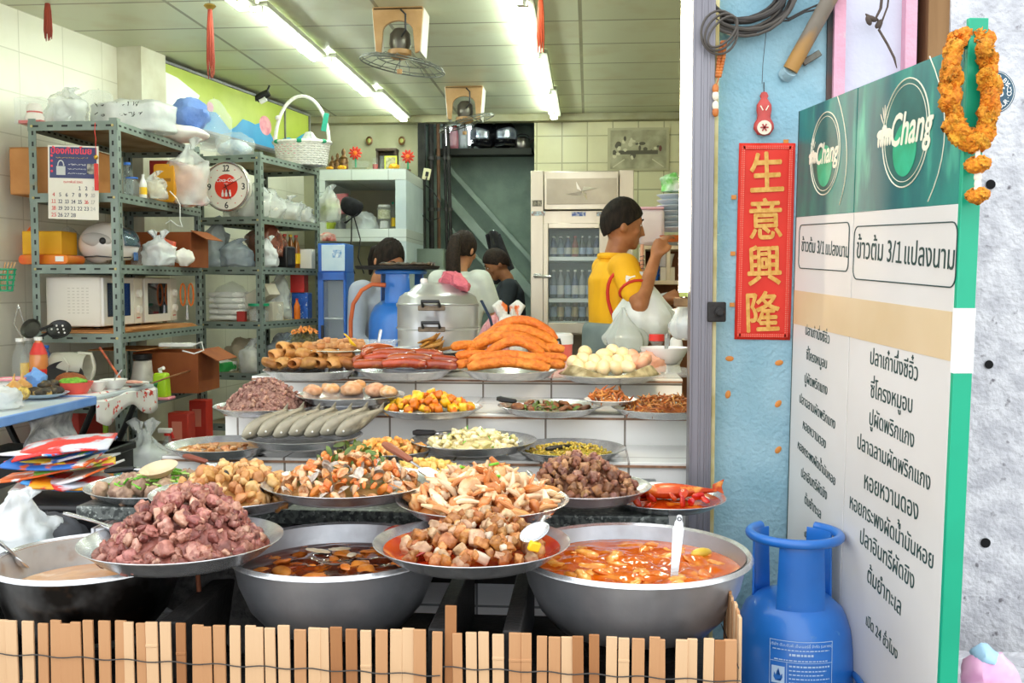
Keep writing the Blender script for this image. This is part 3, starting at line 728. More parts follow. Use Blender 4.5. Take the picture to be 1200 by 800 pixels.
clm = [M('clam_%d' % k, a, b, sc=50, rough=.3, bump=.2, rnd=.12, stretch=(1, 3, 1)) for k, (a, b) in enumerate((('#d9a777', '#b9783f'), ('#c98a58', '#e3c6a2'), ('#d98a4a', '#b86a2c'), ('#cfc3b4', '#a79a8c')))]
def clam(mat, seed):
 b = MB()
 b.grid(lambda i, j: Vector((.018 * (j) * math.cos(i * 6.283) * (1 + .12 * math.sin(i * 6.283)), .014 * j * math.sin(i * 6.283), .009 * (1 - j * j) + .0006 * math.sin(j * 22))), 16, 7, closed_u=True)
 return b
cl = [clam(m, 0).mesh('clam', m) for m in clm] 
for me in cl: pass
mt_ = [blobmesh('clam_meat', M('clam_meat', '#e08a3e', '#c9682a', sc=40, rough=.3, rnd=.15), (.016, .009, .008), .4, 1.5, 103), blobmesh('clam_meat', M('clam_meat_pale', '#e6bd92', '#cf9f70', sc=40, rough=.3, rnd=.1), (.018, .008, .007), .4, 1.5, 105)]
mound(R3, 'clam_mass', 'herbs and sauce beneath the clams of the raised tray', M('clam_sauce', '#b98a54', '#8a6a34', sc=30, rough=.4, c3='#5d6a2a', sc3=20), .028, .86, amp=.012, fr=36)
pile(R3, 'clam_shell', 'open clam shell on the tray of stir-fried clams', cl, 150, .07, 'clam shells on the herb tray', R=.86, seed=51, size=(.65, 1.05), flat=.7, base=.016)
pile(R3, 'clam_meat', 'orange clam meat between the shells on the herb tray', mt_, 120, .074, 'clam meat on the herb tray', R=.84, seed=52, size=(.6, 1.1), base=.016)
hb = [MB().grid(lambda i, j: Vector((.016 * (2 * i - 1), .006 * (2 * j - 1) * (1 - (2 * i - 1) ** 2), .004 * math.sin(i * 5))), 7, 3).mesh('herb', M('dark_herb', '#5f7428', '#3d5220', sc=20, rough=.5, rnd=.25))]
pile(R3, 'herb_leaf', 'dark green herb leaf scattered over the clams', hb, 60, .085, 'herb leaves over the clams', R=.6, off=(0, .06), seed=53, base=.03, flat=.6)
spoon('spatula', 'wooden-handled spatula stuck into the clam tray', P(450, 520, 2.55), P(506, 556, 2.42), STEEL, .024, 'spatula', wood=M('rose_wood', '#8f5138', rough=.5), flat=True, handle_r=.009)
R4 = dish('steel tray of pale yellow scrambled egg tucked behind the crab tray', 440, 560, 549, ZS + .06, .03)
pile(R4, 'egg_curd', 'pale yellow curd on the tray behind the crab', [blobmesh('curd', M('egg_curd', '#f0cf7c', '#dfae50', sc=40, rough=.5, rnd=.12, bump=.3), (.016, .012, .009), .5, 1.6, 110 + k) for k in range(3)], 60, .03, 'yellow egg curds', R=.85, seed=55)
R5 = dish('steel tray of stir-fried crab pieces, centre of the second row', 463, 668, 583, ZS + .078, .036)
crm = [M('crab_%d' % k, a, b, sc=22, rough=.3, rnd=.12) for k, (a, b) in enumerate((('#d9965c', '#c26f34'), ('#e6c79c', '#d29a64'), ('#cf7630', '#deaa74'), ('#ecd6b4', '#d9ae80')))]
def claw(mat):
 b = MB().tube([(-.04, 0, 0), (-.02, .002, .003), (0, .004, .004), (.02, .002, .002), (.032, -.004, 0)], [.004, .009, .0105, .006, .0015], 9)
 b.tube([(.0, .006, .004), (.018, .012, .003), (.03, .006, 0)], [.006, .0045, .001], 8); return b.mesh('claw', mat)
def leg(mat):
 return MB().tube([(-.03, 0, 0), (-.005, 0, .006), (.012, 0, .003), (.034, 0, -.004)], [.003, .0062, .0055, .002], 8).mesh('leg', mat)
cw = [claw(m) for m in crm] + [leg(m) for m in crm]
cbd = [blobmesh('crab_body', crm[k], (.022, .017, .011), .5, 1.5, 120 + k) for k in range(4)]
mound(R5, 'crab_mass', 'shredded crab and sauce beneath the crab pieces', M('crab_sauce', '#c9844a', '#a8602a', sc=30, rough=.4), .06, .84, amp=.012, fr=34)
pile(R5, 'crab_claw', 'pale orange crab claw or leg on the centre crab tray', cw, 120, .075, 'crab legs and claws', R=.88, seed=57, size=(.8, 1.2), flat=.55, base=.02)
pile(R5, 'crab_chunk', 'cracked crab body chunk on the centre crab tray', cbd, 70, .075, 'crab body chunks', R=.84, seed=58, size=(.7, 1.2), base=.018)
pile(R5, 'spring_onion', 'green onion strip on the crab tray', [on[0]], 9, .085, 'green onion strips on the crab', R=.6, seed=59, base=.03, flat=.4)
spoon('serving_spoon', 'round steel serving spoon at the right of the crab tray', P(618, 552, 2.42), P(640, 580, 2.32), STEEL, .035, gmat=STEEL)
R6 = dish('steel tray heaped with dark brown shredded duck, second row right', 604, 763, 567, ZS + .066, .034)
dk = [M('duck_%d' % k, a, b, sc=55, rough=.45, bump=.5, bsc=70, rnd=.22) for k, (a, b) in enumerate((('#8d5a42', '#68402e'), ('#a87450', '#7d5236'), ('#b98e62', '#93683f'), ('#7a4f44', '#9c6f5e')))]
mound(R6, 'duck_mass', 'brown shredded meat beneath the duck pieces', dk[0], .07, .84, (-.02, .01), .014, 40, pw=1.1)
pile(R6, 'duck_piece', 'brown piece of shredded duck on the second row right tray', [blobmesh('duck', dk[k % 4], (.018, .013, .009), .65, 1.7, 130 + k) for k in range(5)] + [dicemesh('duck', dk[k], (.013, .011, .008), .3, 140 + k) for k in range(3)], 230, .088, 'shredded duck pieces', R=.84, off=(-.02, .01), seed=61, size=(.45, 1.1), pw=1.1)
R7 = dish('dark steel tray of whole fish in red chilli sauce, right of the duck', 711, 850, 581, ZS + .026, .024)
mound(R7, 'chilli_sauce', 'orange-red chilli sauce pooled round the fish of the right tray', M('chilli_sauce', '#c2480f', '#9c2c08', sc=14, rough=.12, c3='#e58a2a', sc3=20, coat=.4), .004, .9, amp=.002)
pile(R7, 'red_pepper', 'bright red pepper piece on the right fish tray', [blobmesh('rp', M('red_pepper', '#c01c0c', '#d84a20', sc=30, rough=.2, rnd=.15, coat=.3), (.016, .011, .006), .4, 1.5, 150 + k) for k in range(2)], 17, .016, 'red peppers on the fish tray', R=.72, off=(.03, -.02), seed=63, base=.014)
o = MB().lathe([(0, 0), (.02, .001), (.036, .013), (.034, .013), (.02, .004), (0, .003)], 26).build('sauce_bowl', WHITEPL, loc=Zp(768, 575, ZS + .024), rot=(.12, 0, 0)); tag(o, 'small white saucer half sunk in the red chilli fish tray', 'bowl')
def fish_mb(L_=.19, w=.022, hgt=.026):
 b = MB(); N = 14
 rad = [.18, .55, .8, .95, 1, 1, .96, .88, .78, .66, .52, .4, .28, .2]
 vs = []
 b.grid(lambda i, j: Vector((L_ * (j - .5), w * rad[int(j * (N - 1) + .5)] * math.cos(i * 6.283), hgt * rad[int(j * (N - 1) + .5)] * math.sin(i * 6.283))), 14, N, closed_u=True)
 return b
fo = M('chilli_fish', '#d8581c', '#b8380e', sc=20, rough=.25, c3='#efa04c', sc3=30, bump=.2)
t = thing('whole_fish', 'whole fish coated in red chilli sauce with its tail over the tray rim', 'fish', Zp(795, 575, ZS + .034), .12)
fish_mb(.2, .032, .02).build('body', fo, t)
MB().prism([(0, -.006), (.03, -.02), (.024, 0), (.03, .02), (0, .006)], .004, org=(.09, -.002, .01)).build('tail_fin', fo, t, bevel=.001)
# ---------------------------------------------------------------- third row (lower step)
t3a = dish('wide steel tray nearly empty of brown fish sauce, left of lower step', 195, 324, 519, Z3 + .036, .032)
mound(t3a, 'brown_sauce', 'thin brown sauce in the nearly empty left tray', M('thin_brown_sauce', '#c9a172', '#a67a48', sc=8, rough=.12), .003, .84, amp=.001)
pile(t3a, 'fish_scrap', 'small brown scrap left in the nearly empty tray', [blobmesh('scrap', M('fish_scrap', '#b07038', '#d9b080', sc=40, rough=.4, rnd=.2), (.014, .008, .005), .5, 1.6, 160 + k) for k in range(2)], 26, .006, 'scraps in the nearly empty tray', R=.55, off=(-.08, -.04), seed=65, flat=.4)
t3b = dish('steel tray carrying a row of grey steamed mackerel', 284, 426, 509, Z3 + .062, .03)
fm = M('grey_mackerel', '#a39b84', '#605d52', sc=16, rough=.3, stretch=(.5, 1, 1), c3='#b9b39c', sc3=20, bump=.15)
fp = None; hd = ['at the left end of the row', 'second from the left', 'third from the left', 'in the middle of the row', 'third from the right', 'second from the right', 'at the right end of the row']
for k in range(7):
 x = 300 + k * 18.5
 p = Zp(x + 10, 507 - .3 * k, Z3 + .066)
 t = thing('mackerel', 'grey steamed mackerel ' + hd[k] + ' of fish', 'fish', p + Vector((0, 0, .03 + .004 * (k % 2))), .75 - .03 * k, 'steamed mackerel')
 if fp is None:
  fish_mb(.17, .02, .03).build('body', fm, t)
  MB().prism([(0, -.005), (.03, -.02), (.022, 0), (.03, .02), (0, .005)], .003, org=(.068, -.0015, 0)).build('tail_fin', fm, t, bevel=.0008)
  MB().ell((-.062, -.0135, .006), (.004, .002, .004), 8, 6).build('eye', WHITEPL, t)
  MB().grid(lambda i, j: Vector((-.01 + .05 * i, 0, .02 + .014 * j * (1 - i))), 5, 3).build('back_fin', fm, t, solid=.0015)
  fp = t
 else:
  for c in kids(fp): q = c.copy(); COL.objects.link(q); q.parent = t
 t.rotation_euler = (.3, -.42, .85 - .04 * k)
t3c = dish('steel tray of orange fried egg crumbs behind the clams', 394, 511, 524, Z3 + .034, .03)
pile(t3c, 'orange_crumb', 'orange-yellow crumb on the tray behind the clams', [blobmesh('crumb', M('orange_crumb_%d' % k, a, b, sc=40, rough=.5, rnd=.15, bump=.3), (.015, .011, .008), .5, 1.6, 170 + k) for k, (a, b) in enumerate((('#efb25a', '#d98a34'), ('#f2c470', '#e0963c'), ('#d98a3c', '#efc07a')))], 85, .03, 'orange crumbs', R=.86, seed=67)
t3d = dish('steel tray of chopped white bamboo shoot with a black-handled turner', 480, 630, 514, Z3 + .052, .032)
wm = [M('bamboo_%d' % k, a, b, sc=40, rough=.45, rnd=.1) for k, (a, b) in enumerate((('#efe3b8', '#dccb92'), ('#f4ecca', '#e6d7a6'), ('#d9cf94', '#c4b878')))]
mound(t3d, 'bamboo_mass', 'pale chopped shoots massed on the bamboo tray', wm[0], .028, .72, (-.01, .02), .008, 40)
pile(t3d, 'bamboo_shoot', 'pale piece of chopped bamboo shoot', [dicemesh('bam', wm[k % 3], (.015, .006, .005), .5, 180 + k) for k in range(5)], 110, .038, 'chopped bamboo shoots', R=.74, off=(0, .02), seed=69, flat=.5, size=(.7, 1.2))
pile(t3d, 'spring_onion', 'green fleck on the bamboo shoots', [on[0]], 12, .042, 'green flecks on the bamboo shoots', R=.7, seed=70, size=(.35, .55), base=.02)
spoon('turner', 'black-handled turner resting on the left of the bamboo tray', P(484, 507, 3.05), P(530, 508, 3.05), STEEL, .03, 'turner', wood=BLACKPL, handle_r=.009, flat=True)
t3e = dish('steel tray of yellow-green fried soy beans on the lower step', 600, 733, 523, Z3 + .034, .03)
bm = M('soy_bean', '#d9b84a', '#a88a28', sc=180, rough=.45, rnd=.2, c3='#7f8a2c', sc3=90)
bean = MB().ell((0, 0, 0), (.0052, .0042, .004), 8, 6).mesh('bean', bm)
mound(t3e, 'soy_beans', 'small yellow-green soy beans spread over the lower step tray', bm, .02, .72, amp=.004, fr=90, seed=3)
pile(t3e, 'soy_bean', 'loose yellow-green soy bean on top of the lower step tray', [bean], 200, .024, 'soy beans', R=.78, seed=71, base=.012, jit=.002)
spoon('serving_spoon', 'dark spoon handle at the front of the soy bean tray', P(640, 526, 2.93), P(690, 521, 3.03), STEEL, .02, wood=BLACKPL, handle_r=.007)
# ---------------------------------------------------------------- fourth row (middle step)
t2a = dish('steel tray under a cone of minced purple-brown meat, left of middle step', 250, 374, 474, Z2 + .03, .027)
mm = M('minced_meat', '#a37a6a', '#7b5246', sc=120, rough=.7, bump=1, bsc=150, lo=.42, hi=.58, c3='#c4a08c', sc3=140)
mound(t2a, 'minced_meat', 'tall cone of finely minced purple-brown meat', mm, .105, .88, (0, .0), .008, 90, pw=1.25)
gr = [blobmesh('mince', M('mince_grain_%d' % k, a, b, sc=60, rough=.7, rnd=.25), (.008, .006, .005), .6, 1.6, 190 + k) for k, (a, b) in enumerate((('#a37a6a', '#7b5246'), ('#b88f7c', '#94695a')))]
pile(t2a, 'mince_crumb', 'crumb of minced meat on the purple-brown cone', gr, 220, .107, 'minced meat crumbs', R=.9, seed=73, pw=1.25, base=.007, jit=.003)
t2b = dish('steel tray of round pink fish cakes raised on a steel bowl', 346, 475, 461, Z2 + .062, .028)
o = MB().lathe([(0, 0), (.10, 0), (.085, .028), (.06, .033), (0, .033)], 36).build('steel_bowl', STEEL, loc=(t2b.c.x, t2b.c.y, Z2)); tag(o, 'upturned steel bowl propping up the fish cake tray', 'bowl')
cm_ = [M('fish_cake_%d' % k, a, b, sc=60, rough=.55, bump=.5, bsc=90, rnd=.08) for k, (a, b) in enumerate((('#e2b28a', '#cf9266'), ('#e8c09a', '#d89a5a')))]
for k, (x, y, s) in enumerate(((366, 458, 1), (387, 456, 1), (412, 456, 1.15), (419, 452, 1), (440, 457, 1.1), (455, 459, .9))):
 o = bpy.data.objects.new('fish_cake', blobmesh('cake', cm_[k % 2], (.034, .034, .022), .3, 1.4, 200 + k)); COL.objects.link(o); o.location = Zp(x, y, Z2 + .06); o.scale = (s,) * 3
 tag(o, 'lumpy pink fish cake on the raised tray', 'food', 'fish cakes')
t2c = dish('steel tray of yellow and orange diced pumpkin on the middle step', 442, 566, 476, Z2 + .03, .027)
pm_ = [M('pumpkin_%d' % k, a, b, sc=30, rough=.3, rnd=.1) for k, (a, b) in enumerate((('#f4bf1e', '#e59f12'), ('#f7cf3c', '#eead1a'), ('#e0801a', '#c9660f')))]
pile(t2c, 'pumpkin_cube', 'glossy yellow-orange pumpkin cube', [dicemesh('pump', pm_[k % 3], (.012, .011, .01), .25, 210 + k) for k in range(6)], 95, .05, 'pumpkin cubes', R=.84, seed=75, size=(.7, 1.3))
t2d = dish('steel tray of dark green fried vegetable with patties, black ladle at left', 583, 706, 474, Z2 + .03, .027)
mound(t2d, 'dark_greens', 'dark chopped greens spread across the middle step tray', M('dark_greens', '#4d4a20', '#2e3316', sc=50, rough=.5, bump=.7, c3='#8a6a34', sc3=40), .014, .85, amp=.008, fr=60)
pile(t2d, 'brown_patty', 'brown patty lying in the dark greens', [blobmesh('patty', M('brown_patty', '#8a5430', '#66391e', sc=50, rough=.5, bump=.4, rnd=.15), (.024, .018, .009), .4, 1.5, 220 + k) for k in range(2)], 14, .012, 'patties in the dark greens', R=.7, seed=77, flat=.3)
pile(t2d, 'herb_leaf', 'green leaf in the dark greens', hb, 60, .014, 'leaves in the dark greens', R=.78, seed=78, flat=.5, size=(.6, 1))
spoon('ladle', 'black ladle handle over the left rim of the dark greens tray', P(582, 467, 3.3), P(622, 474, 3.3), STEEL, .026, 'ladle', wood=BLACKPL, handle_r=.009)
t2e = dish('small white plate of crisp brown fried shrimp set between two trays', 685, 746, 467, Z2 + .056, .016, name='plate', mat=WHITEPL, base=.6, cat='plate')
pile(t2e, 'fried_shrimp', 'crisp brown fried shrimp on the small white plate', [leg(M('fried_shrimp_%d' % k, a, b, sc=40, rough=.5, rnd=.2)) for k, (a, b) in enumerate((('#b8682c', '#8a4516'), ('#c98442', '#9c561f')))], 60, .032, 'fried shrimp', R=.8, seed=79, flat=.6, size=(.5, .8), base=.008)
t2f = dish('steel tray of crisp brown fried strips beside the shutter rail', 717, 838, 476, Z2 + .03, .027)
strm = [M('fried_strip_%d' % k, a, b, sc=40, rough=.5, rnd=.2) for k, (a, b) in enumerate((('#a8642a', '#7c4216'), ('#c98a48', '#9c6026')))]
mound(t2f, 'fried_strip_mass', 'brown fried strips massed on the tray by the rail', strm[0], .03, .8, amp=.01, fr=60)
pile(t2f, 'fried_strip', 'thin crisp brown strip on the tray by the rail', [MB().tube([(-.02, 0, 0), (-.006, .003, .004), (.008, -.002, .002), (.022, .002, -.003)], [.0015, .003, .003, .001], 6).mesh('strip', m) for m in strm], 150, .042, 'fried strips', R=.84, seed=81, flat=.5)
# ---------------------------------------------------------------- top row (upper step)
ZT1 = Z1 + .036
t1a = dish('steel tray of fried squid rings at the left of the top row', 308, 420, 432, ZT1, .033)
sqm = [M('fried_squid_%d' % k, a, b, sc=25, rough=.5, rnd=.12, bump=.3) for k, (a, b) in enumerate((('#b97e3e', '#8f5722'), ('#cc9654', '#a56a2e')))]
def ring(mat, seed):
 b = MB()
 prof = [(.5, -.5), (.72, -.4), (.8, 0), (.66, .45), (.45, .55), (.34, .3), (.36, -.3), (.5, -.5)]
 b.lathe([(r_ * .034, z_ * .085) for r_, z_ in prof], 14, sx=1, sy=.7)
 b.v = [tuple(wob((v[2], v[0], v[1]), .006, 40, seed)) for v in b.v]
 return b.mesh('squid', mat)
rg = [ring(sqm[k % 2], k) for k in range(4)]
r = random.Random(83); k = 0
for row, (yy, n, x0, x1) in enumerate(((425, 7, 318, 408), (415, 6, 326, 404), (407, 4, 334, 380))):
 for i in range(n):
  x = x0 + (x1 - x0) * i / (n - 1)
  o = bpy.data.objects.new('squid_tube', rg[k % 4]); COL.objects.link(o); o.location = P(x, yy, 3.72 + .05 * row); o.rotation_euler = (r.uniform(-.3, .3), r.uniform(-.2, .2), r.uniform(-.5, .5) + (1.0 if k % 3 else 0)); o.scale = (.8, 1.15, 1.15); k += 1
  tag(o, 'hollow brown fried squid tube on the left tray of the top row', 'food', 'fried squid tubes')
# small plate of ginger balls, dark mound behind
gp = dish('pale green plate of small tan fried balls above the squid tray', 362, 436, 409, Z1 + .1, .012, name='plate', mat=M('pale_green_plate', '#dfe9da', rough=.3), base=.7, cat='plate')
gp.o.location.z += 0
o = MB().lathe([(0, 0), (.07, 0), (.05, .05), (.045, .085), (0, .085)], 28).build('steel_bowl', STEEL, loc=(gp.c.x, gp.c.y, Z1 + .001)); tag(o, 'upturned steel bowl holding up the plate of fried balls', 'bowl')
gm = M('tan_ball', '#cf9a68', '#b07a48', sc=40, rough=.6, bump=.4, rnd=.12)
for k in range(15):
 x = 372 + (k % 8) * 7.6 + (3 if k > 7 else 0); y = 404 - (4 if k > 7 else 0) + (k % 3)
 o = bpy.data.objects.new('fried_ball', blobmesh('ball', gm, (.016, .015, .013), .4, 1.5, 230 + k % 4)); COL.objects.link(o); o.location = Vector((A(x, gp.c.y, 0).x, gp.c.y - .03 + .04 * (k > 7), P(x, y, gp.c.y).z)); o.scale = (1.25,) * 3
 tag(o, 'small tan fried ball on the pale green plate', 'food', 'tan fried balls')
sd = dish('steel bowl under a dark seaweed heap at the back of the top row', 330, 386, 412, Z1 + .085, .08, name='steel_bowl', cat='bowl')
mound(sd, 'dark_seaweed', 'dark olive seaweed heap topped with orange crumbs', M('dark_seaweed', '#2f3018', '#4a4a22', sc=70, rough=.4, bump=1, bsc=90), .11, .98, amp=.012, fr=60, base=.06)
pile(sd, 'orange_crisp', 'orange crisp on top of the dark seaweed heap', [strip_ for strip_ in [MB().tube([(-.012, 0, 0), (0, .002, .004), (.012, 0, 0)], [.001, .004, .001], 6).mesh('crisp', M('orange_crisp', '#d98a3a', '#b86a22', sc=40, rough=.5, rnd=.2))]], 60, .012, 'orange crisps on the seaweed', R=.55, seed=85, base=.158)
pile(sd, 'seaweed_strand', 'dark seaweed strand on the side of the heap', [MB().tube([(-.016, 0, 0), (0, .003, .004), (.016, 0, 0)], [.001, .0035, .001], 6).mesh('strand', M('seaweed_strand', '#2a2c14', '#54521f', sc=40, rough=.35, rnd=.4))], 110, .10, 'seaweed strands', R=1.0, seed=86, base=.055, flat=.6)
spoon('yellow_spoon', 'bright yellow spoon handle behind the tan fried balls', P(403, 391, 3.72), P(416, 404, 3.74), YELLOW, .02, gmat=YELLOW)
t1c = dish('steel tray of glossy red-brown sausages in the top row', 417, 532, 432, ZT1, .033)
sm = M('red_sausage', '#a8481a', '#85330e', sc=20, rough=.25, rnd=.14, coat=.4, c3='#d98440', sc3=12)
sg = [MB().tube([(-.085, 0, 0), (-.08, 0, .002), (-.06, .003, .004), (0, .008, .006), (.06, .003, .003), (.08, 0, .001), (.085, 0, 0)], [.003, .013, .018, .019, .018, .013, .003], 12).mesh('sausage', sm),
  MB().tube([(-.07, 0, 0), (-.066, 0, .002), (-.05, .006, .004), (0, .016, .01), (.05, .006, .003), (.066, 0, .001), (.07, 0, 0)], [.003, .012, .017, .018, .017, .012, .003], 12).mesh('sausage', sm)]
for k, (x, y, dy, a, q) in enumerate(((440, 428, -.05, .1, 0), (474, 427, -.09, .02, 0), (510, 429, -.06, .05, 0), (448, 421, -.0, .2, 1), (480, 421, -.03, .06, 0), (512, 423, .0, -.1, 0), (462, 415, .03, .02, 0), (494, 416, .04, -.04, 0), (437, 415, .06, 1.2, 1), (431, 422, .03, .9, 1), (443, 410, .1, .7, 1))):
 o = bpy.data.objects.new('sausage', sg[q]); COL.objects.link(o); o.location = P(x, y, t1c.c.y + dy); o.rotation_euler = (.1 * (k % 3), 0, a)
 tag(o, 'glossy red-brown sausage on the top row tray', 'food', 'sausages')
t1e = dish('steel tray of long orange fried sausages in the top row centre', 540, 655, 432, ZT1, .033)
om = M('fried_orange', '#dd7d22', '#c5640f', sc=60, rough=.55, bump=.6, bsc=110, rnd=.08, c3='#e8963a', sc3=20)
def arch(L_, H, r0, seed):
 pts = []; rr = []
 for i in range(13):
  u = i / 12; pts.append(wob((L_ * (u - .5), 0, H * (1 - (2 * u - 1) ** 2)), .004, 12, seed)); rr.append(r0 * min(1, .55 + 3 * min(u, 1 - u) ** .8))
 return MB().tube(pts, rr, 12).mesh('long_sausage', om)
ar = [arch(.3, .02, .02, 1), arch(.32, .06, .021, 2), arch(.28, .075, .02, 3), arch(.14, .01, .018, 4), arch(.22, .055, .019, 6)]
ZB = t1e.c.z
for k, (x, y, dy, q, a) in enumerate(((596, 431, -.12, 0, 0), (597, 423, -.08, 0, .03), (604, 417, -.02, 4, .0), (596, 412, .02, 1, .05), (604, 404, .06, 1, -.02), (640, 429, -.06, 3, .1), (642, 421, -.02, 3, .05), (640, 410, .03, 3, -.1), (556, 418, -.02, 3, .2), (556, 428, -.05, 3, .3), (610, 398, .1, 2, 0), (562, 402, .04, 3, .9), (550, 407, .0, 3, .4))):
 o = bpy.data.objects.new('fried_roll', ar[q]); COL.objects.link(o); p = P(x, y, t1e.c.y + dy); o.location = p; o.rotation_euler = (.05, -.5 if k == 11 else 0, a)
 tag(o, 'long orange crumb-fried roll piled on the top row centre tray', 'food', 'orange fried rolls')
t1f = dish('steel tray of pale boiled eggs lined with folded brown paper', 655, 774, 437, Z1 + .03, .027)
em = M('boiled_egg', '#f0dcb0', '#e8cf9c', sc=10, rough=.3, rnd=.05, sss=.15); emp = M('pink_egg', '#e9b193', '#dfa080', sc=10, rough=.3, rnd=.05)
egg = []
for mt in (em, emp):
 pr = [(0, -.027)] + [(.021 * math.sin(math.pi * i / 12) * (1 + .12 * math.cos(math.pi * i / 12)), -.027 * math.cos(math.pi * i / 12)) for i in range(1, 12)] + [(0, .027)]
 egg.append(MB().lathe(pr, 18).mesh('egg', mt))
e_px = ((672, 424), (684, 421), (697, 424), (710, 424), (724, 423), (737, 424), (678, 430), (692, 431), (707, 431), (722, 431), (736, 430), (686, 413), (708, 416), (718, 411), (731, 416), (744, 424, 1), (741, 417, 1), (752, 425, 1), (756, 421, 1))
for k, e in enumerate(e_px):
 o = bpy.data.objects.new('boiled_egg', egg[1 if len(e) > 2 else 0]); COL.objects.link(o)
 o.location = P(e[0], e[1], t1f.c.y - .06 + (431 - e[1]) * .006 + .01 * (k % 2)); o.scale = (1.22,) * 3; o.rotation_euler = (1.2 + k, .4 * k, k)
 if len(e) > 2: tag(o, 'pinkish peeled egg at the right end of the egg tray', 'egg', 'pinkish eggs')
 else: tag(o, 'cream boiled egg heaped on the paper-lined tray', 'egg', 'boiled eggs')
b = MB().grid(lambda i, j: Vector((t1f.R * .97 * (1 - .12 * j) * math.cos(3.3 + i * 2.8), t1f.R * .97 * (1 - .12 * j) * math.sin(3.3 + i * 2.8), .022 + .02 * j * (1 + .8 * math.sin(i * 9)) + .004)), 40, 4)
o = b.build('paper_lining', M('folded_paper', '#7d6f4a', '#c9bd94', sc=20, rough=.8), loc=t1f.c, solid=.002); tag(o, 'folded brown paper lining round the boiled eggs', 'paper')
# stacked trays, tofu-skin rolls and clear box
b0 = None
zc = Z1
for k, lab in enumerate(('steel tray at the bottom of the stack left of the steamer', 'steel tray in the middle of the stack beside the steamer', 'topmost steel tray of the stack, holding a clear tub')):
 c = A(486, 4.05, Z1 + .006 + k * .028); R_ = S(61 - k * 1, 4.05)
 pr = [(0, 0), (.8 * R_, 0), (R_ - .004, .024), (R_, .026), (R_ - .002, .02), (.8 * R_, -.002), (0, -.002)]
 if k == 0: b0 = MB().lathe(pr, 48).build('serving_tray', STEEL, loc=c); o = b0
 else: o = b0.copy(); COL.objects.link(o); o.location = c
 tag(o, lab, 'tray', 'stacked trays')
zt = Z1 + .006 + .066
tub = thing('clear_tub', 'clear plastic tub standing on the stacked trays before the blue gas cylinder', 'tub', A(444, 4.02, zt + .002))
w2, h2 = S(50, 4.02), S(14, 4.02)
m = MB().lathe([(0, 0), (.36 * w2, 0), (.44 * w2, h2), (.5 * w2, h2 * 1.1), (.49 * w2, h2), (.42 * w2, h2 * .95), (.35 * w2, .003), (0, .003)], 32, sy=.7); m.build('tub_body', CLEAR, tub)
for k in range(4):
 MB().ell((-.04 + .028 * k, 0, .015), (.013, .013, .01), 10, 7).build('garlic_clove', M('garlic', '#e9dfc9', rough=.5), tub)
rl = dish('small steel dish of folded brown tofu skins right of the sausages', 486, 548, 416, Z1 + .062, .022)
o = MB().lathe([(0, 0), (.09, 0), (.075, .035), (0, .036)], 28).build('steel_bowl', STEEL, loc=(rl.c.x, rl.c.y, Z1 + .002)); tag(o, 'upturned steel bowl under the dish of tofu skins', 'bowl')
rr = random.Random(4)
for k in range(13):
 b = MB().tube([(-.05, 0, -.012), (-.02, .002, .0), (.015, .004, .012), (.03, .002, .03)], [.006, .013, .014, .004], 9, flat=.55)
 b.v = [tuple(wob(v, .006, 40, k)) for v in b.v]
 o = b.build('tofu_skin', M('tofu_skin', '#bd8238', '#96601f', sc=20, rough=.5, bump=.5, rnd=.15), loc=P(510 + rr.uniform(-12, 15), 414 - k * 1.35, rl.c.y + rr.uniform(-.04, .05)), rot=(rr.uniform(-.3, .3), rr.uniform(-.3, .2), rr.uniform(-.3, .4)))
 tag(o, 'folded brown tofu skin in the small dish', 'food', 'folded tofu skins')
# ================================================================== FRONT, RIGHT: SIGN, CYLINDER, WALL THINGS
# ---- the menu board leaning out from the blue wall
O_ = P(937, 130, 2.80); N_ = P(1131, 52, 1.9)
U_ = (N_ - O_).normalized(); W_ = (N_ - O_).length
UPV = (Vector((0, 0, 1)) - U_ * U_.z).normalized(); BKV = UPV.cross(U_)
BM = Matrix((U_, BKV, UPV)).transposed()
HB = 1.72; HH = .288
bd = thing('menu_board', 'tall white Thai menu board with teal beer header beside the blue cylinder', 'sign', O_)
bd.rotation_euler = BM.to_euler()
BMi = BM.transposed()
def bp(x, y):
 d = BMi @ ray(x, y); o = BMi @ (Vector((0, 0, EYE)) - O_)
 t = -o.y / d.y
 return Vector((o.x + d.x * t, 0, o.z + d.z * t))
xs = bp(1000, 262).x
board_w = M('board_white', '#dedbd6', '#d6d2cc', sc=2, rough=.42, spec=.35)
head_m = M('teal_print', '#25887a', '#185e63', sc=7, rough=.34, spec=.4, stretch=(1.4, 1, .35), c3='#5fc9a4', sc3=9, lo3=.6, hi3=.8)
for k, (x0, x1) in enumerate(((0, xs - .002), (xs + .002, W_))):
 MB().box(((x0 + x1) / 2, .008, -HH - (HB - HH) / 2), (x1 - x0, .016, HB - HH)).build('menu_panel', board_w, bd, bevel=.001)
 MB().box(((x0 + x1) / 2, .008, -HH / 2), (x1 - x0, .016, HH)).build('header_panel', head_m, bd, bevel=.001)
MB().box((W_ / 2, .022, -HB / 2), (W_ - .01, .012, HB)).build('backing_panel', M('board_back', '#57594f', rough=.7), bd)
grm_ = M('green_frame', '#12a67f', '#0f9c78', sc=5, rough=.35)
pw_ = .036
MB().box((W_ + .006, .018, -HB / 2 + .02), (.012, pw_, HB + .05)).build('frame_post', grm_, bd, bevel=.0015)
z0, z1 = bp(1128, 362).z, bp(1128, 440).z
MB().box((W_ + .0062, .018, (z0 + z1) / 2), (.0126, pw_ + .0012, z0 - z1)).build('white_band', INKW, bd)
MB().box((-.004, .018, -HB / 2), (.008, pw_, HB)).build('frame_post', M('dark_green_edge', '#23423c', rough=.5), bd, bevel=.001)
za, zb = bp(1122, 366).z, bp(1122, 425).z
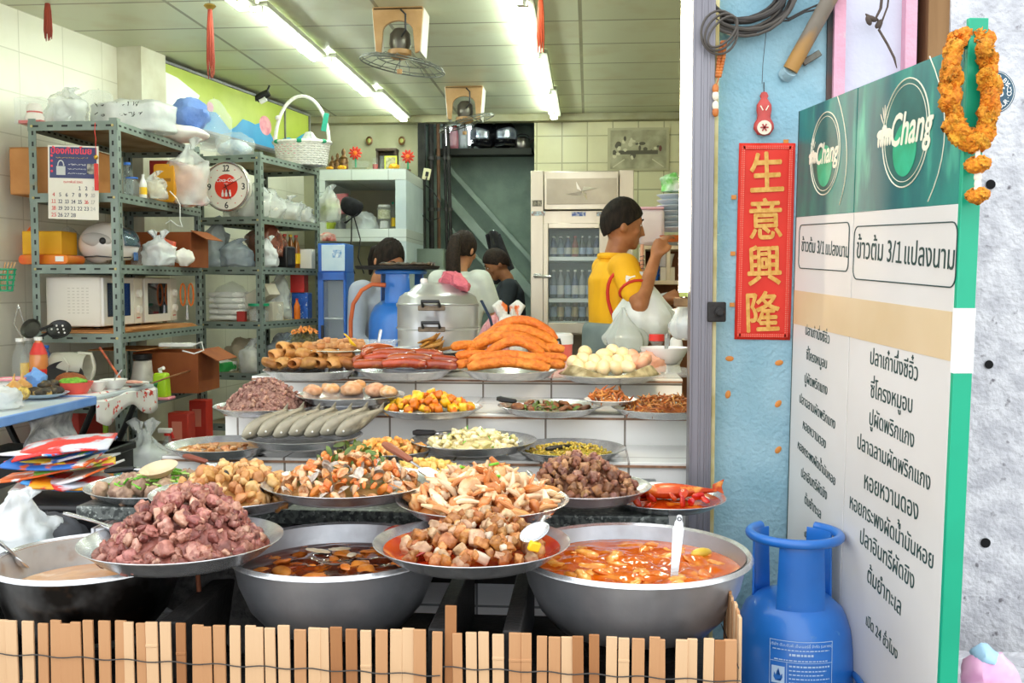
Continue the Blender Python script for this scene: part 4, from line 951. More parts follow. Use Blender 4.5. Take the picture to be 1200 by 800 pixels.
MB().box((W_ / 2, -.0006, (za + zb) / 2), (W_ - .004, .0008, za - zb)).build('tape_strip', M('beige_tape', '#ead3ac', '#e3c99d', sc=3, rough=.35, alpha=.85), bd)
cream = M('cream_print', '#efe8cf', rough=.4)
def boxline(pts, r=.0014, m=INK, name='printed_line', closed=True):
 MB().tube([Vector((p[0], -.0008, p[1])) for p in pts], r, 5, closed=closed, flat=1).build(name, m, bd)
def rbox(x0, x1, z0_, z1_, rad):
 return [((x0 + x1) / 2 + a, (z0_ + z1_) / 2 + b) for a, b in roundrect(x1 - x0, z0_ - z1_, rad)]
def bline(s, l, r_, size=None, m=INK, z=None):
 a, b = bp(*l), bp(*r_); w = (b - a).length
 o = write(s, .05, m, bd, (a.x, -.0008, a.z), (math.pi / 2, 0, 0), align='L')
 cur = max(v.co.x for v in o.data.vertices)
 k = w / cur
 o.scale = (k, k * 1.18 if size is None else size / .05, 1)
 o.rotation_euler = (math.pi / 2, -math.atan2(b.z - a.z, b.x - a.x), 0)
boxline(rbox(bp(1002, 262).x, bp(1123, 262).x, bp(1062, 262.5).z, bp(1062, 332).z, .022))
boxline(rbox(bp(937.5, 262).x, bp(996, 262).x, bp(966, 262).z, bp(966, 316).z, .018))
bline('ข้าวต้ม 3/1 แปลงนาม', (1004, 302), (1118, 316))
bline('ข้าวต้ม 3/1 แปลงนาม', (939.5, 294), (994.5, 302))
LN = ['ปลาเก๋านึ่งซีอิ๋ว', 'ซี่โครงหมูอบ', 'ปูผัดพริกแกง', 'ปลาฉลามผัดพริกแกง', 'หอยหวานดอง', 'หอยกระพงผัดน้ำมันหอย', 'ปลาอินทรีผัดขิง', 'ต้มยำทะเล', 'เปิด 24 ชั่วโมง']
PB = [((1020, 426), (1075.5, 446.6)), ((1020.4, 465), (1069, 484)), ((1019, 497), (1071, 525)), ((1005, 525), (1090, 575)), ((1013, 572), (1076, 610)), ((996, 595), (1093.5, 667)), ((1008, 635.5), (1071, 691)), ((1016.4, 680.5), (1055.4, 721)), ((1015, 731.5), (1051.5, 773))]
PA = [((944, 391.6), (972, 403)), ((945, 420.5), (969, 432)), ((943, 448), (969.5, 463)), ((937, 471), (978.6, 503)), ((941, 501.6), (967.6, 526)), ((935, 525), (978.6, 569)), ((939, 558), (969, 586)), ((943, 589), (962, 608)), ((943, 628), (959, 644))]
for s, (l, r_) in zip(LN, PB): bline(s, l, r_)
for s, (l, r_) in zip(LN, PA): bline(s, l, r_)
def emblem(cx, cy, hr, tl, tr, arc):
 c = bp(cx, cy); R = abs(bp(cx, cy - hr).z - c.z)
 disc = lambda rad, m, yy, dz=0, nm='printed_disc': MB().lathe([(0, 0), (rad, 0), (rad, .0006), (0, .0006)], 48).build(nm, m, bd, loc=(c.x, yy, c.z + dz), rot=(math.pi / 2, 0, 0))
 disc(R * .97, M('teal_disc', '#1d5650', '#2a6f66', sc=9, rough=.34, spec=.4, c3='#27564f', sc3=6), -.0001)
 disc(R * .5, M('bright_green_disc', '#1f9a6c', '#2fb486', sc=14, rough=.34, spec=.4), -.0008, -R * .3)
 for rad, tk in ((R, .0016), (R * .9, .0009)):
  MB().tube([(c.x + rad * math.cos(a / 48 * 6.2832), -.001, c.z + rad * math.sin(a / 48 * 6.2832)) for a in range(48)], tk, 5, closed=True).build('printed_ring', cream, bd)
 A_ = [bp(*q) for q in arc]
 MB().tube([A_[0].lerp(A_[1], i / 10).lerp(A_[1].lerp(A_[2], i / 10), i / 10) + Vector((0, -.001, 0)) for i in range(11)], .0013, 5).build('printed_arc', cream, bd)
 a, b = bp(*tl), bp(*tr); w = b.x - a.x
 o = write('Chang', .05, M('logo_cream', '#f4ead2', rough=.35), bd, (a.x, -.0016, a.z), STAND, align='L', shear=.28, offset=.0009)
 k = w / max(v.co.x for v in o.data.vertices); o.scale = (k, k * 1.25, 1)
 # two little elephants facing each other left of the word
 e = .012 * w / .09; m = MB()
 for s, ex in ((1, a.x - w * .29), (-1, a.x - w * .10)):
  el = lambda dx, dz, rx, rz: m.ell((ex + s * dx * e * 1.25, -.0014, a.z + (dz) * e * .85 + .003), (rx * e * 1.3, .0006, rz * e * .8), 12, 8)
  el(0, 1.3, .62, .5); el(.55, 1.75, .38, .42); el(.95, 1.3, .13, .5); el(-.35, .6, .16, .6); el(.05, .6, .16, .6); el(.4, .6, .14, .6)
 for k in range(5): m.ell((a.x - w * .2 + (k - 2) * e * .28, -.0014, a.z + e * (3.1 - .14 * (k - 2) ** 2)), (.08 * e, .0006, .55 * e), 8, 6, rot=(0, (k - 2) * .3, 0))
 m.build('elephant_mark', M('logo_cream'), bd)
emblem(1061, 156, 63, (1045, 172), (1094, 170), ((1090, 66), (1128, 150), (1088, 236)))
emblem(967, 180, 48, (957.5, 193), (983, 191), ((982, 113), (1003, 180), (984, 240)))
# ---- marigold garland on the post
gm_ = [M('marigold_%d' % k, a, b, sc=120, rough=.7, bump=1, bsc=160, rnd=.12) for k, (a, b) in enumerate((('#f39a1a', '#d9780a'), ('#f7ad2c', '#e58a10'), ('#e8860f', '#f5a52a')))]
def flower(seed):
 b = MB().ell((0, 0, 0), (.017, .017, .013), 18, 12); r = random.Random(seed)
 b.v = [tuple(Vector(v) * (1 + .22 * math.sin(9 * math.atan2(v[1], v[0]) + seed) * math.sin(14 * v[2] * 60) + r.uniform(-.12, .12))) for v in b.v]
 return b.mesh('flower', gm_[seed % 3])
fl_ = [flower(k) for k in range(6)]
GY = 1.885
loop = [(1131, 41), (1122, 46), (1117, 58), (1115, 72), (1114, 86), (1114, 100), (1115, 114), (1117, 128), (1120, 141), (1126, 153), (1134, 161), (1143, 164), (1152, 160), (1156, 150), (1159, 138), (1161, 125), (1161, 112), (1160, 98), (1158, 84), (1157, 70), (1154, 57), (1152, 47), (1142, 42)]
gp0 = P(1140, 45, GY)
ga = thing('flower_garland', 'orange marigold garland hanging over the green post of the menu board', 'garland', gp0)
r = random.Random(3)
for k, (x, y) in enumerate(loop):
 for j in range(2 if 3 < k < 19 else 1):
  o = bpy.data.objects.new('marigold', fl_[(k * 2 + j) % 6]); COL.objects.link(o); o.parent = ga
  yy = GY - .012 + (.03 if k in (0, 1, 21, 22) else 0) + r.uniform(-.008, .008)
  o.location = P(x + (r.uniform(-1, 1) if j == 0 else r.uniform(-3, 3)), y + j * 6, yy) - gp0; o.rotation_euler = (r.uniform(0, 6), r.uniform(0, 6), r.uniform(0, 6)); k_ = r.uniform(.95, 1.2); o.scale = (k_,) * 3
ctr = lambda x, y: P(x, y, GY - .02) - gp0
MB().tube([ctr(1144, 168), ctr(1146, 200), ctr(1146, 228)], .003, 6).build('cord', M('white_cord', '#efe6d6', rough=.8), ga)
for y, col, sc_ in ((180, 1, .5), (192, 0, 1.5), (204, 2, .8), (211, 2, .7), (218, 2, .8), (228, 0, 1.35)):
 if col == 0:
  for q in range(5):
   o = bpy.data.objects.new('marigold', fl_[q]); COL.objects.link(o); o.parent = ga; o.location = ctr(1146 + 4.5 * math.cos(q * 1.26), y + (q % 2) * 3) + Vector((0, .01 * math.sin(q * 1.26), 0)); o.scale = (.62 * sc_,) * 3
 else:
  MB().lathe([(0, .012), (.004, .01), (.009 * sc_, -.006), (.006, -.01), (0, -.01)], 12).build('jasmine_bud', M('white_cord'), ga, loc=ctr(1146, y))
# ---- red scroll with four gold characters
sp_ = [P(864, 168, FY - .004), P(930, 168, FY - .004), P(928, 398, FY - .004), P(860, 397, FY - .004)]
sw = (sp_[1].x - sp_[0].x); shh = sp_[0].z - sp_[2].z
sc_o = thing('paper_scroll', 'red vertical paper scroll with four gold Chinese characters on blue wall', 'scroll', ((sp_[0].x + sp_[2].x) / 2, FY - .004, (sp_[0].z + sp_[2].z) / 2)); sc_o.rotation_euler = (0, .012, 0)
MB().grid(lambda i, j: Vector((sw * (i - .5), -.0015 * math.sin(i * 7 + j * 3), shh * (j - .5))), 10, 24).build('red_paper', M('red_scroll_paper', '#e5301c', '#da2a18', sc=6, rough=.55), sc_o, solid=.0012)
fret = tile_mat('fret_border', '#e8806a', '#e06a55', '#e5301c', .006, .006, gs=.0014, axis='XZ', rough=.6, bump=0)
for x in (-1, 1): MB().box((x * sw * .42, -.0032, 0), (.009, .0008, shh * .97)).build('border_strip', fret, sc_o)
for z in (-1, 1): MB().box((0, -.0032, z * shh * .478), (sw * .84, .0008, .009)).build('border_strip', fret, sc_o)
for k, ch in enumerate('生意興隆'):
 o = write(ch, sw * .70, GOLD, sc_o, (0, -.0035, shh * (.355 - .237 * k)), STAND, offset=.0019, valign=True)
 o.rotation_euler = (math.pi / 2, -.05, 0); o.scale = (.93, 1.12, 1)
for k, (x, y) in enumerate(((921, 166), (860, 231), (859, 297), (858, 357))):
 tag(MB().box((0, 0, 0), (.014, .002, .012)).build('tape_scrap', M('orange_tape', '#d98a3a', rough=.5), loc=P(x, y, FY - .003), bevel=.0005), ('scrap of orange tape above the top right of the red scroll', 'upper scrap of orange tape at left edge of red scroll', 'middle scrap of orange tape at left edge of red scroll', 'lowest scrap of orange tape at left edge of red scroll')[k], 'tape')
for x, y in ((855, 420), (913, 425), (853, 462), (912, 473), (912, 527)):
 tag(MB().ell((0, 0, 0), (.008, .002, .012), 9, 6).build('paint_fleck', M('orange_tape'), loc=P(x, y, FY - .001), rot=(0, x * .7, 0)), 'small orange fleck left on the blue wall below the red scroll', 'fleck', 'orange flecks below the scroll')
# ---- red gourd charm
g0 = P(895, 150, FY - .012); k = S(1, FY)
gt = thing('gourd_charm', 'small red gourd charm with round white emblem hung on blue wall', 'charm', g0)
gred = M('red_lacquer', '#c2423a', '#a8322c', sc=20, rough=.35, bump=.1)
MB().lathe([(0, -9 * k), (7 * k, -7.5 * k), (11.5 * k, -1 * k), (11 * k, 5 * k), (8 * k, 10 * k), (7.5 * k, 14 * k), (8.6 * k, 20 * k), (8.2 * k, 26 * k), (5 * k, 31 * k), (3.6 * k, 33 * k), (5 * k, 36 * k), (3 * k, 40 * k), (0, 41 * k)], 28, sy=.4).build('gourd_body', gred, gt)
MB().lathe([(0, 0), (8 * k, 0), (8 * k, .0012), (6.2 * k, .0012), (6.2 * k, .0007), (0, .0007)], 28).build('emblem_ring', M('charm_cream', '#e8dcc4', rough=.5), gt, loc=(0, -.0105, 0), rot=(math.pi / 2, 0, 0))
for a in range(3): MB().box((0, -.012, 0), (9 * k, .001, 1.6 * k), rot=(0, a * 1.05, 0)).build('emblem_stroke', gred, gt)
for s in (-1, 1): MB().box((s * 3 * k, -.0085, 22 * k), (1.2 * k, .001, 6 * k), rot=(0, s * .5, 0)).build('leaf_mark', M('charm_cream'), gt)
MB().tube([(0, .004, 40 * k), (0, .008, 52 * k)], .0014, 6).build('nail', WIREM, gt)
# ---- cable coils at the top of the rail, bead strand
cb = thing('cable_coil', 'thick coil of dark cables hung at the top of blue wall', 'cable', P(872, 0, FY - .05))
r = random.Random(9); kk = S(1, FY)
for i in range(13):
 R1_ = r.uniform(36, 56) * kk; e = r.uniform(.62, .9); dx, dz = r.uniform(-7, 7) * kk, r.uniform(2, 16) * kk
 MB().tube([(dx + R1_ * math.cos(a * .2618), r.uniform(-.004, .004) - .002 * i + .02, dz + R1_ * e * math.sin(a * .2618)) for a in range(24)], .0045 if i % 3 else .006, 7, closed=True).build('cable_loop', M('cable_%d' % (i % 2), ('#2b2622', '#4a443d')[i % 2], rough=.5), cb)
for i, ys_ in enumerate(((15, 22, 12, 4), (25, 24, 14, 10))):
 MB().tube([P(905 + j * 19, ys_[j], FY - .03) - cb.location for j in range(4)], .0028, 6).build('cable_tail', M('cable_0'), cb)
cs = thing('cable_coil', 'small loose loop of cable hanging in front of the aluminium rail top', 'cable', P(843, 38, RY - .05))
for i in range(3):
 R1_ = (20 - 2 * i) * S(1, RY)
 MB().tube([(R1_ * math.cos(a * .2618) + .004 * i, -.004 * i, R1_ * 1.2 * math.sin(a * .2618 + .3 * i) * (1 - .06 * i)) for a in range(24)], .0034, 7, closed=True).build('cable_loop', M('cable_1'), cs)
bs = thing('bead_strand', 'strand of orange beads with a pale charm hanging by the rail', 'beads', P(848, 50, RY - .03))
bdm = M('orange_bead', '#c9762e', '#a8551a', sc=30, rough=.4)
for i in range(12):
 for s in (-1, 1): MB().ell(P(848 - i * .55 + s * 2.6 * (1 - .5 * abs(i - 5) / 6), 50 + i * 3.5, RY - .03) - bs.location, (.0065, .0065, .0065), 9, 7).build('bead', bdm, bs)
for y, nm, mt in ((104, 'tassel_knot', bdm), (112, 'charm_plate', M('charm_cream')), (124, 'charm_plate', M('charm_cream')), (131, 'tassel_knot', bdm)):
 MB().ell(P(838.5, y, RY - .035) - bs.location, (.009, .006, .014), 10, 8).build(nm, mt, bs)
MB().tube([P(845, 84, RY - .03) - bs.location, P(840, 98, RY - .033) - bs.location], .002, 6).build('cord', bdm, bs)
# ---- pipe, bracket, crack in the blue wall, vine
pt = thing('drain_pipe', 'weathered brown pipe running diagonally down the blue wall top', 'pipe', P(945, 45, FY - .04))
pa, pb = P(986, -26, FY - .06), P(926, 82, FY - .02)
MB().tube([pa - pt.location, pb - pt.location], .0215, 18).build('pipe_body', M('weathered_pipe', '#7d7568', '#6a5f50', sc=8, rough=.55, c3='#a87d3e', sc3=5, lo3=.5, hi3=.62), pt)
MB().tube([pb - pt.location, P(920, 89, FY + .0) - pt.location], .021, 16).build('cement_plug', M('cement_lump', '#a9c6d0', '#93b3be', sc=30, rough=.9, bump=.6), pt)
MB().box(P(951, 68, FY - .02) - pt.location, (.055, .012, .018), rot=(0, -.55, 0)).build('bracket', M('bracket_metal', '#6f7a72', '#5a5248', sc=20, rough=.5, metal=.5), pt, bevel=.002)
tag(struct(MB().tube([P(x, y, FY + .0005) for x, y in ((898, 36), (896, 55), (894, 75), (893, 98))], .0012, 5).build('trim_crack', WIREM)), None)
vn = thing('dry_vine', 'dry twisted vine twig hanging against the white wall strip', 'vine', P(1030, 20, FY - .03))
vm = M('dry_twig', '#5d5148', '#463b33', sc=20, rough=.9)
for pts_, rr in (([(1034, -8), (1032, 10), (1026, 22), (1016, 18), (1014, 16)], .004), ([(1027, 22), (1033, 28), (1030, 35), (1040, 52), (1048, 68), (1051, 80)], .0035), ([(1042, -8), (1040, 8), (1034, 24), (1030, 34)], .0026)):
 MB().tube([P(x, y, FY - .03) - vn.location for x, y in pts_], [rr] * (len(pts_) - 1) + [.0012], 6).build('twig', vm, vn)
for x, y, a in ((1022, 22, .4), (1018, 24, 1.2), (1030, 28, 2.2)):
 MB().ell(P(x, y, FY - .035) - vn.location, (.015, .006, .008), 9, 6, rot=(0, a, 0)).build('dry_leaf', vm, vn)
# ---- round sticker on the concrete
c = P(1163, 108, FY - .041)
stk = thing('round_sticker', 'round dark teal sticker with white lettering on the concrete wall', 'sticker', c)
R_ = 24 * S(1, FY)
MB().lathe([(0, 0), (R_, 0), (R_, .001), (0, .001)], 40).build('sticker_disc', M('sticker_teal', '#31576a', '#2a4c5e', sc=6, rough=.5), stk, rot=(math.pi / 2, 0, 0))
MB().tube([(R_ * .95 * math.cos(a * .157), -.0014, R_ * .95 * math.sin(a * .157)) for a in range(40)], .0007, 5, closed=True).build('sticker_ring', INKW, stk)
def arcw(s, R, a0, da, inward=False):
 for i, ch in enumerate(s):
  if ch == ' ': continue
  a = a0 + i * da
  th = math.pi / 2 - a if not inward else a
  o = write(ch, R_ * .3, INKW, stk, (R * math.cos(a), -.0016, R * math.sin(a)), STAND, valign=True)
  o.rotation_euler = (math.pi / 2, (math.pi / 2 - a) if not inward else -(a + math.pi / 2), 0)
arcw('RECOMMENDED BY', R_ * .74, 3.35, -.215)
arcw('YOUR.COM', R_ * .74, -1.3, .235, True)
o = write('K’S', R_ * .62, INKW, stk, (R_ * .12, -.0016, 0), STAND, valign=True, shear=.2)
# ---- the big blue gas cylinder at the front
GB = M('gas_blue', '#2a76cc', '#2268ba', sc=5, rough=.3, coat=.25, bump=.05, bsc=30, c3='#4a83c4', sc3=26, lo3=.7, hi3=.76)
def gas_cylinder(name, label, X, Y, z0, R, H, label_ang=None):
 """H: height to the top of the guard"""
 t = thing(name, label, 'gas cylinder', (X, Y, z0))
 hb = H * .80
 pr = [(0, .05), (R * .6, .04), (R * .93, .075), (R, .12), (R, hb * .72), (R * .985, hb * .80), (R * .93, hb * .875), (R * .8, hb * .945), (R * .6, hb * .985), (R * .3, hb), (0, hb)]
 MB().lathe(pr, 64).build('body', GB, t)
 MB().lathe([(R * .7, 0), (R * .72, .06), (R * .69, .06), (R * .67, 0), (R * .7, 0)], 40).build('foot_ring', GB, t)
 MB().lathe([(R * 1.003, hb * .44), (R * 1.012, hb * .445), (R * 1.003, hb * .45)], 64).build('weld_seam', GB, t)
 rg_ = R * .72
 for a0, wd_ in ((-math.pi / 2, .42), (math.pi * .79, .3), (math.pi * .21, .3)):
  b = MB(); n = 12
  zl = hb * .95 if abs(a0 + math.pi / 2) < .1 else hb * .97
  b.grid(lambda i, j: Vector((rg_ * .93 * math.cos(a0 + (2 * i - 1) * wd_ * 1.5 * (1 - .12 * j)), rg_ * .93 * math.sin(a0 + (2 * i - 1) * wd_ * 1.5 * (1 - .12 * j)), zl + (H - .014 - zl) * j)), 14, 8)
  b.build('guard_plate', GB, t, solid=.005, bevel=.001)
 b = MB(); b.tube([(rg_ * 1.02 * math.cos(a), rg_ * 1.02 * math.sin(a), H - .012) for a in [math.pi * (.72 + .0 + 1.56 * i / 40) for i in range(41)]], .0115, 12); b.build('guard_ring', GB, t)
 MB().lathe([(0, hb), (.02, hb), (.02, hb + .03), (.013, hb + .035), (.013, hb + .075), (0, hb + .075)], 18).build('valve', M('brass', '#b08a4a', rough=.35, metal=1), t)
 MB().lathe([(0, 0), (.018, 0), (.018, .035), (0, .035)], 18).build('valve_cap', RED, t, loc=(0, 0, hb + .055))
 MB().lathe([(0, 0), (.019, 0), (.02, .014), (.015, .02), (0, .02)], 18).build('valve_knob', BLACKPL, t, loc=(0, 0, hb + .09))
 return t, hb
CYX, CYY = P(930, 700, 2.42).x, 2.42
t, hb = gas_cylinder('gas_cylinder', 'large blue gas cylinder standing at the foot of the menu board', CYX, CYY, 0, .143, .765)
def on_cyl(o, R, z):
 for v in o.data.vertices:
  a = -math.pi / 2 + v.co.x / R - .06; y = v.co.y
  v.co = Vector((R * math.cos(a), R * math.sin(a), z + y))
 o.rotation_euler = (0, 0, 0)
lb = M('pale_print', '#b9d3ee', rough=.5)
Rl = .1438
def cline(s, sz, x, z): on_cyl(write(s, sz, lb, t, align='C' if x is None else 'L'), Rl, z) if x is None else on_cyl_x(s, sz, x, z)
def on_cyl_x(s, sz, x, z):
 o = write(s, sz, lb, t, align='L')
 for v in o.data.vertices: v.co.x += x
 on_cyl(o, Rl, z)
def cbar(x0, x1, z0_, z1_, m=lb, nm='printed_bar', R=Rl):
 b = MB().grid(lambda i, j: Vector((x0 + (x1 - x0) * i, z0_ + (z1_ - z0_) * j, 0)), 8, 2); o = b.build(nm, m, t, smooth=False, solid=.0006); on_cyl(o, R, 0)
zt = P(930, 752, CYY - .14).z
cline('บริษัท ดับบลิวพี เอ็นเนอร์ยี่ จำกัด (มหาชน)', .0088, None, zt - .012)
def cdash(x0, x1, z, h, seed):
 r_ = random.Random(seed); x = x0
 while x < x1:
  w = r_.uniform(.003, .009); cbar(x, min(x1, x + w), z, z + h); x += w + .0022
for k, (x0, x1, h) in enumerate(((-.066, .064, .0022), (-.028, .026, .005), (-.062, .06, .0024))): cdash(x0, x1, zt - .021 - .012 * k, h, k)
for a in ((-.073, .073, zt, zt + .0012), (-.073, .073, zt - .049, zt - .048), (-.073, -.072, zt - .17, zt), (.072, .073, zt - .17, zt), (-.034, -.033, zt - .17, zt - .049)): cbar(*a)
cbar(-.068, -.038, zt - .1, zt - .06)
b = MB(); fl = [(-.006, 0), (.006, 0), (.0105, .008), (.0095, .018), (.006, .012), (.0035, .021), (.001, .03), (-.003, .02), (-.005, .013), (-.009, .02), (-.0105, .008)]
b.prism([(x - .053, y + zt - .094) for x, y in fl], .0004, ax=((1, 0, 0), (0, 1, 0), (0, 0, 1))); o = b.build('flame_icon', GB, t, smooth=False); on_cyl(o, Rl + .0008, 0)
for k in range(7): cdash(-.028, .066 - .008 * (k % 3), zt - .059 - k * .0095, .0036 if k == 0 else .0024, 10 + k)
# little hose foot seen behind the cylinder
tag(MB().tube([P(985, 770, 2.5), P(1002, 790, 2.35), P(1012, 806, 2.25)], .008, 10).build('gas_hose', M('blue_hose', '#2a66a8', rough=.4)), 'blue hose trailing on the ground behind the big cylinder', 'hose')
# pink-and-blue packet at the foot of the concrete wall
pk0 = P(1160, 812, 2.2)
t = thing('tissue_packet', 'crumpled pink packet with pale blue top before the concrete wall', 'packet', pk0)
b = MB().ell((0, 0, .03), (.065, .03, .06), 16, 12); b.v = [tuple(wob(v, .016, 24, 5)) for v in b.v]; b.build('wrapper', M('pink_wrapper', '#e8a6cf', '#f2c6dd', sc=14, rough=.3), t)
b = MB().ell((-.01, 0, .085), (.03, .022, .02), 14, 10); b.v = [tuple(wob(v, .01, 40, 6)) for v in b.v]; b.build('opening', M('pale_blue_film', '#a9d2ea', rough=.3), t)
# low kerb block that carries the packet
tag(MB().box((pk0.x + .1, 2.3, pk0.z / 2 - .02), (.7, .5, pk0.z - .02)).build('concrete_block', con_m, bevel=.01), 'low concrete block at the foot of the concrete wall', 'block', None, 'structure')
# ================================================================== INSIDE: LEFT RACKS, TABLE, GOODS
RACK = M('grey_slotted_angle', '#8d9a92', '#7c8981', sc=7, rough=.45, metal=.35, c3='#8a7a5c', sc3=9, lo3=.66, hi3=.76)
SLOT = M('slot_dark', '#2b2f2d', rough=.8)
BOARD = M('shelf_board', '#b9a98a', '#8f7c5c', sc=4, rough=.8)
def rack(name, label, loc, rot, Wd, L_, zs, H):
 t = thing(name, label, 'rack', loc, rot)
 for x, y, sx, sy in ((0, 0, -1, 1), (-Wd, 0, 1, 1), (0, L_, -1, -1), (-Wd, L_, 1, -1)):
  m = MB().box((x + sx * .022, y, H / 2), (.044, .004, H)).box((x, y + sy * .022, H / 2), (.004, .044, H))
  z = .05
  while z < H - .03:
   m.box((x + sx * .024, y - sy * 0, z), (.011, .0052, .026), mi=1); m.box((x, y + sy * .024, z + .03), (.0052, .011, .026), mi=1); z += .062
  m.build('post', [RACK, SLOT], t)
 for z in zs:
  for y in (0, L_):
   m = MB().box((-Wd / 2, y + (-.003 if y == 0 else .003), z - .026), (Wd, .004, .052))
   n = int(Wd / .085)
   for k in range(n): m.box((-Wd + (k + .5) * Wd / n, y + (-.003 if y == 0 else .003), z - .026), (.036, .0052, .011), mi=1)
   m.build('end_beam', [RACK, SLOT], t)
  for x in (0, -Wd):
   m = MB().box((x + (.003 if x == 0 else -.003), L_ / 2, z - .026), (.004, L_, .052))
   n = int(L_ / .062)
   for k in range(n): m.box((x + (.003 if x == 0 else -.003), (k + .5) * L_ / n, z - .026), (.0052, .03, .011), mi=1)
   m.build('side_beam', [RACK, SLOT], t)
  MB().box((-Wd / 2, L_ / 2, z - .008), (Wd - .01, L_ - .01, .014)).build('shelf', BOARD, t)
 for x in (0, -Wd):
  for z in zs: MB().lathe([(0, 0), (.008, 0), (.007, .005), (0, .006)], 8).build('bolt', M('bolt_brass', '#c9b67a', rough=.4, metal=.6), t, loc=(x + (-.022 if x == 0 else .022), -.005, z - .026), rot=(math.pi / 2, 0, 0))
 return t
R1Z = [.27, .67, 1.077, 1.473, 1.878, 2.283]; R2Z = [.35, .724, 1.094, 1.487, 1.845, 2.283]
X1, Y1 = P(140, 300, 5.5).x, 5.5
rack('steel_rack', 'grey slotted steel rack at left holding two microwaves and a calendar', (X1, Y1, 0), 0, .52, 1.2, R1Z, 2.3)
X2, Y2 = P(306, 300, 6.96).x, 6.96
RA2 = -math.atan2(.18, .9)
rack('steel_rack', 'grey slotted steel rack with the round clock, beyond the microwave rack', (X2, Y2, 0), RA2, .5, .92, R2Z, 2.3)
def r2(lx, ly, z):
 c, s = math.cos(RA2), math.sin(RA2); return Vector((X2 + lx * c - ly * s, Y2 + lx * s + ly * c, z))
# ---------------------------------------------------------------- generic goods
def bag(name, label, base, w, d, h, mat, seed=0, knot=True, cat='bag', group=None, inside=None, handles=False, rotz=0, amp=.18, text=None):
 t = thing(name, label, cat, base, rotz, group); r = random.Random(seed)
 b = MB()
 def fn(u, v):
  a = u * 6.2832; q = v
  if q < .12: rad = .72 + .28 * (q / .12); z = .0 + .02 * q
  elif q < .6: rad = 1 - .05 * (q - .12); z = (q - .1) * 1.15
  else: rad = .97 - .85 * ((q - .6) / .4) ** .75; z = .575 + (q - .6) * .8
  if not knot: rad = max(rad, .05) if q < .96 else .02
  fold = 1 + .09 * math.sin(a * 7 + seed * 2) * q + .05 * math.sin(a * 13 + seed) * q
  p = Vector((w / 2 * rad * math.cos(a) * fold, d / 2 * rad * math.sin(a) * fold, h * z / .9))
  p = wob(wob(p, amp * min(w, d, h) * (1 if q > .05 else .3), 2.6 / max(w, h), seed), .05 * min(w, d, h), 11 / max(w, h), seed + 3)
  p.z = max(p.z, .002); return p
 b.grid(fn, 44, 28, closed_u=True); b.build('bag_body', mat, t, smooth='soft')
 if knot:
  for s in (-1, 1) if handles else (1,):
   hgt = h * (.34 if handles else .2)
   bb = MB().grid(lambda i, j: Vector((s * (.02 + .10 * w * j) + (i - .5) * w * (.10 + .22 * j), d * .05 * math.sin(i * 9 + j * 4), h * .86 + hgt * j * (1 - .25 * abs(2 * i - 1)))), 8, 6)
   bb.build('handle_loop' if handles else 'tied_end', mat, t, solid=.001)
 if inside: 
  b = MB().ell((0, 0, h * .34), (w * .4, d * .38, h * .33), 16, 10); b.v = [tuple(wob(v, .12 * min(w, h), 5 / w, seed + 9)) for v in b.v]; b.build('contents', inside, t)
 return t
def carton(name, label, base, w, d, h, mat, rotz=0, tape=None, open_=False, cat='box', group=None, label_mat=None, extra=None):
 t = thing(name, label, cat, base, rotz, group)
 if open_:
  m = MB()
  for c, s in (((0, -d / 2, h / 2), (w, .006, h)), ((0, d / 2, h / 2), (w, .006, h)), ((-w / 2, 0, h / 2), (.006, d, h)), ((w / 2, 0, h / 2), (.006, d, h)), ((0, 0, .003), (w, d, .006))): m.box(c, s)
  m.build('carton_body', mat, t, bevel=.001)
  MB().box((w / 2 + d * .18, 0, h - .02), (d * .4, d * .96, .005), rot=(0, .5, 0)).build('flap', mat, t)
 else:
  MB().box((0, 0, h / 2), (w, d, h)).build('carton_body', mat, t, bevel=min(w, d, h) * .04)
  for s in (-1, 1): MB().box((0, s * d * .25, h + .0015), (w * .995, d * .485, .003)).build('lid_flap', mat, t, bevel=.001)
 if tape: MB().box((0, 0, h + .0035), (w * 1.002, .05 if d > .15 else d * .25, .001)).build('tape_strip', tape, t)
 if label_mat: MB().box((-w * .05, -d / 2 - .001, h * .62), (w * .5, .0012, h * .4)).build('paper_label', label_mat, t)
 return t
def bottle(name, label, base, r_, h, mat, cap=None, band=None, neck=.36, cat='bottle', group=None, fill=None):
 t = thing(name, label, cat, base, 0, group)
 pr = [(0, 0), (r_ * .92, 0), (r_, .03 * h), (r_, .55 * h), (r_ * .95, .62 * h), (r_ * .6, .78 * h), (r_ * neck, .87 * h), (r_ * neck, .96 * h), (0, .96 * h)]
 MB().lathe(pr, 20).build('bottle_body', mat, t)
 if fill: MB().lathe([(0, .01), (r_ * .85, .01), (r_ * .9, .5 * h), (0, .5 * h)], 18).build('contents', fill, t)
 if cap: MB().lathe([(0, .93 * h), (r_ * neck * 1.25, .93 * h), (r_ * neck * 1.25, h), (0, h)], 16).build('cap', cap, t)
 if band: MB().lathe([(r_ * 1.01, .14 * h), (r_ * 1.02, .15 * h), (r_ * 1.02, .44 * h), (r_ * 1.01, .45 * h)], 20).build('label_band', band, t)
 return t
def bowl(name, label, base, r_, h, mat, cat='bowl', foot=.5, group=None):
 o = MB().lathe([(0, 0), (foot * r_, 0), (.8 * r_, .45 * h), (r_, h), (r_ * .97, h), (.77 * r_, .45 * h + .002), (foot * r_ * .95, .004), (0, .004)], 32).build(name, mat, loc=base)
 return tag(o, label, cat, group)
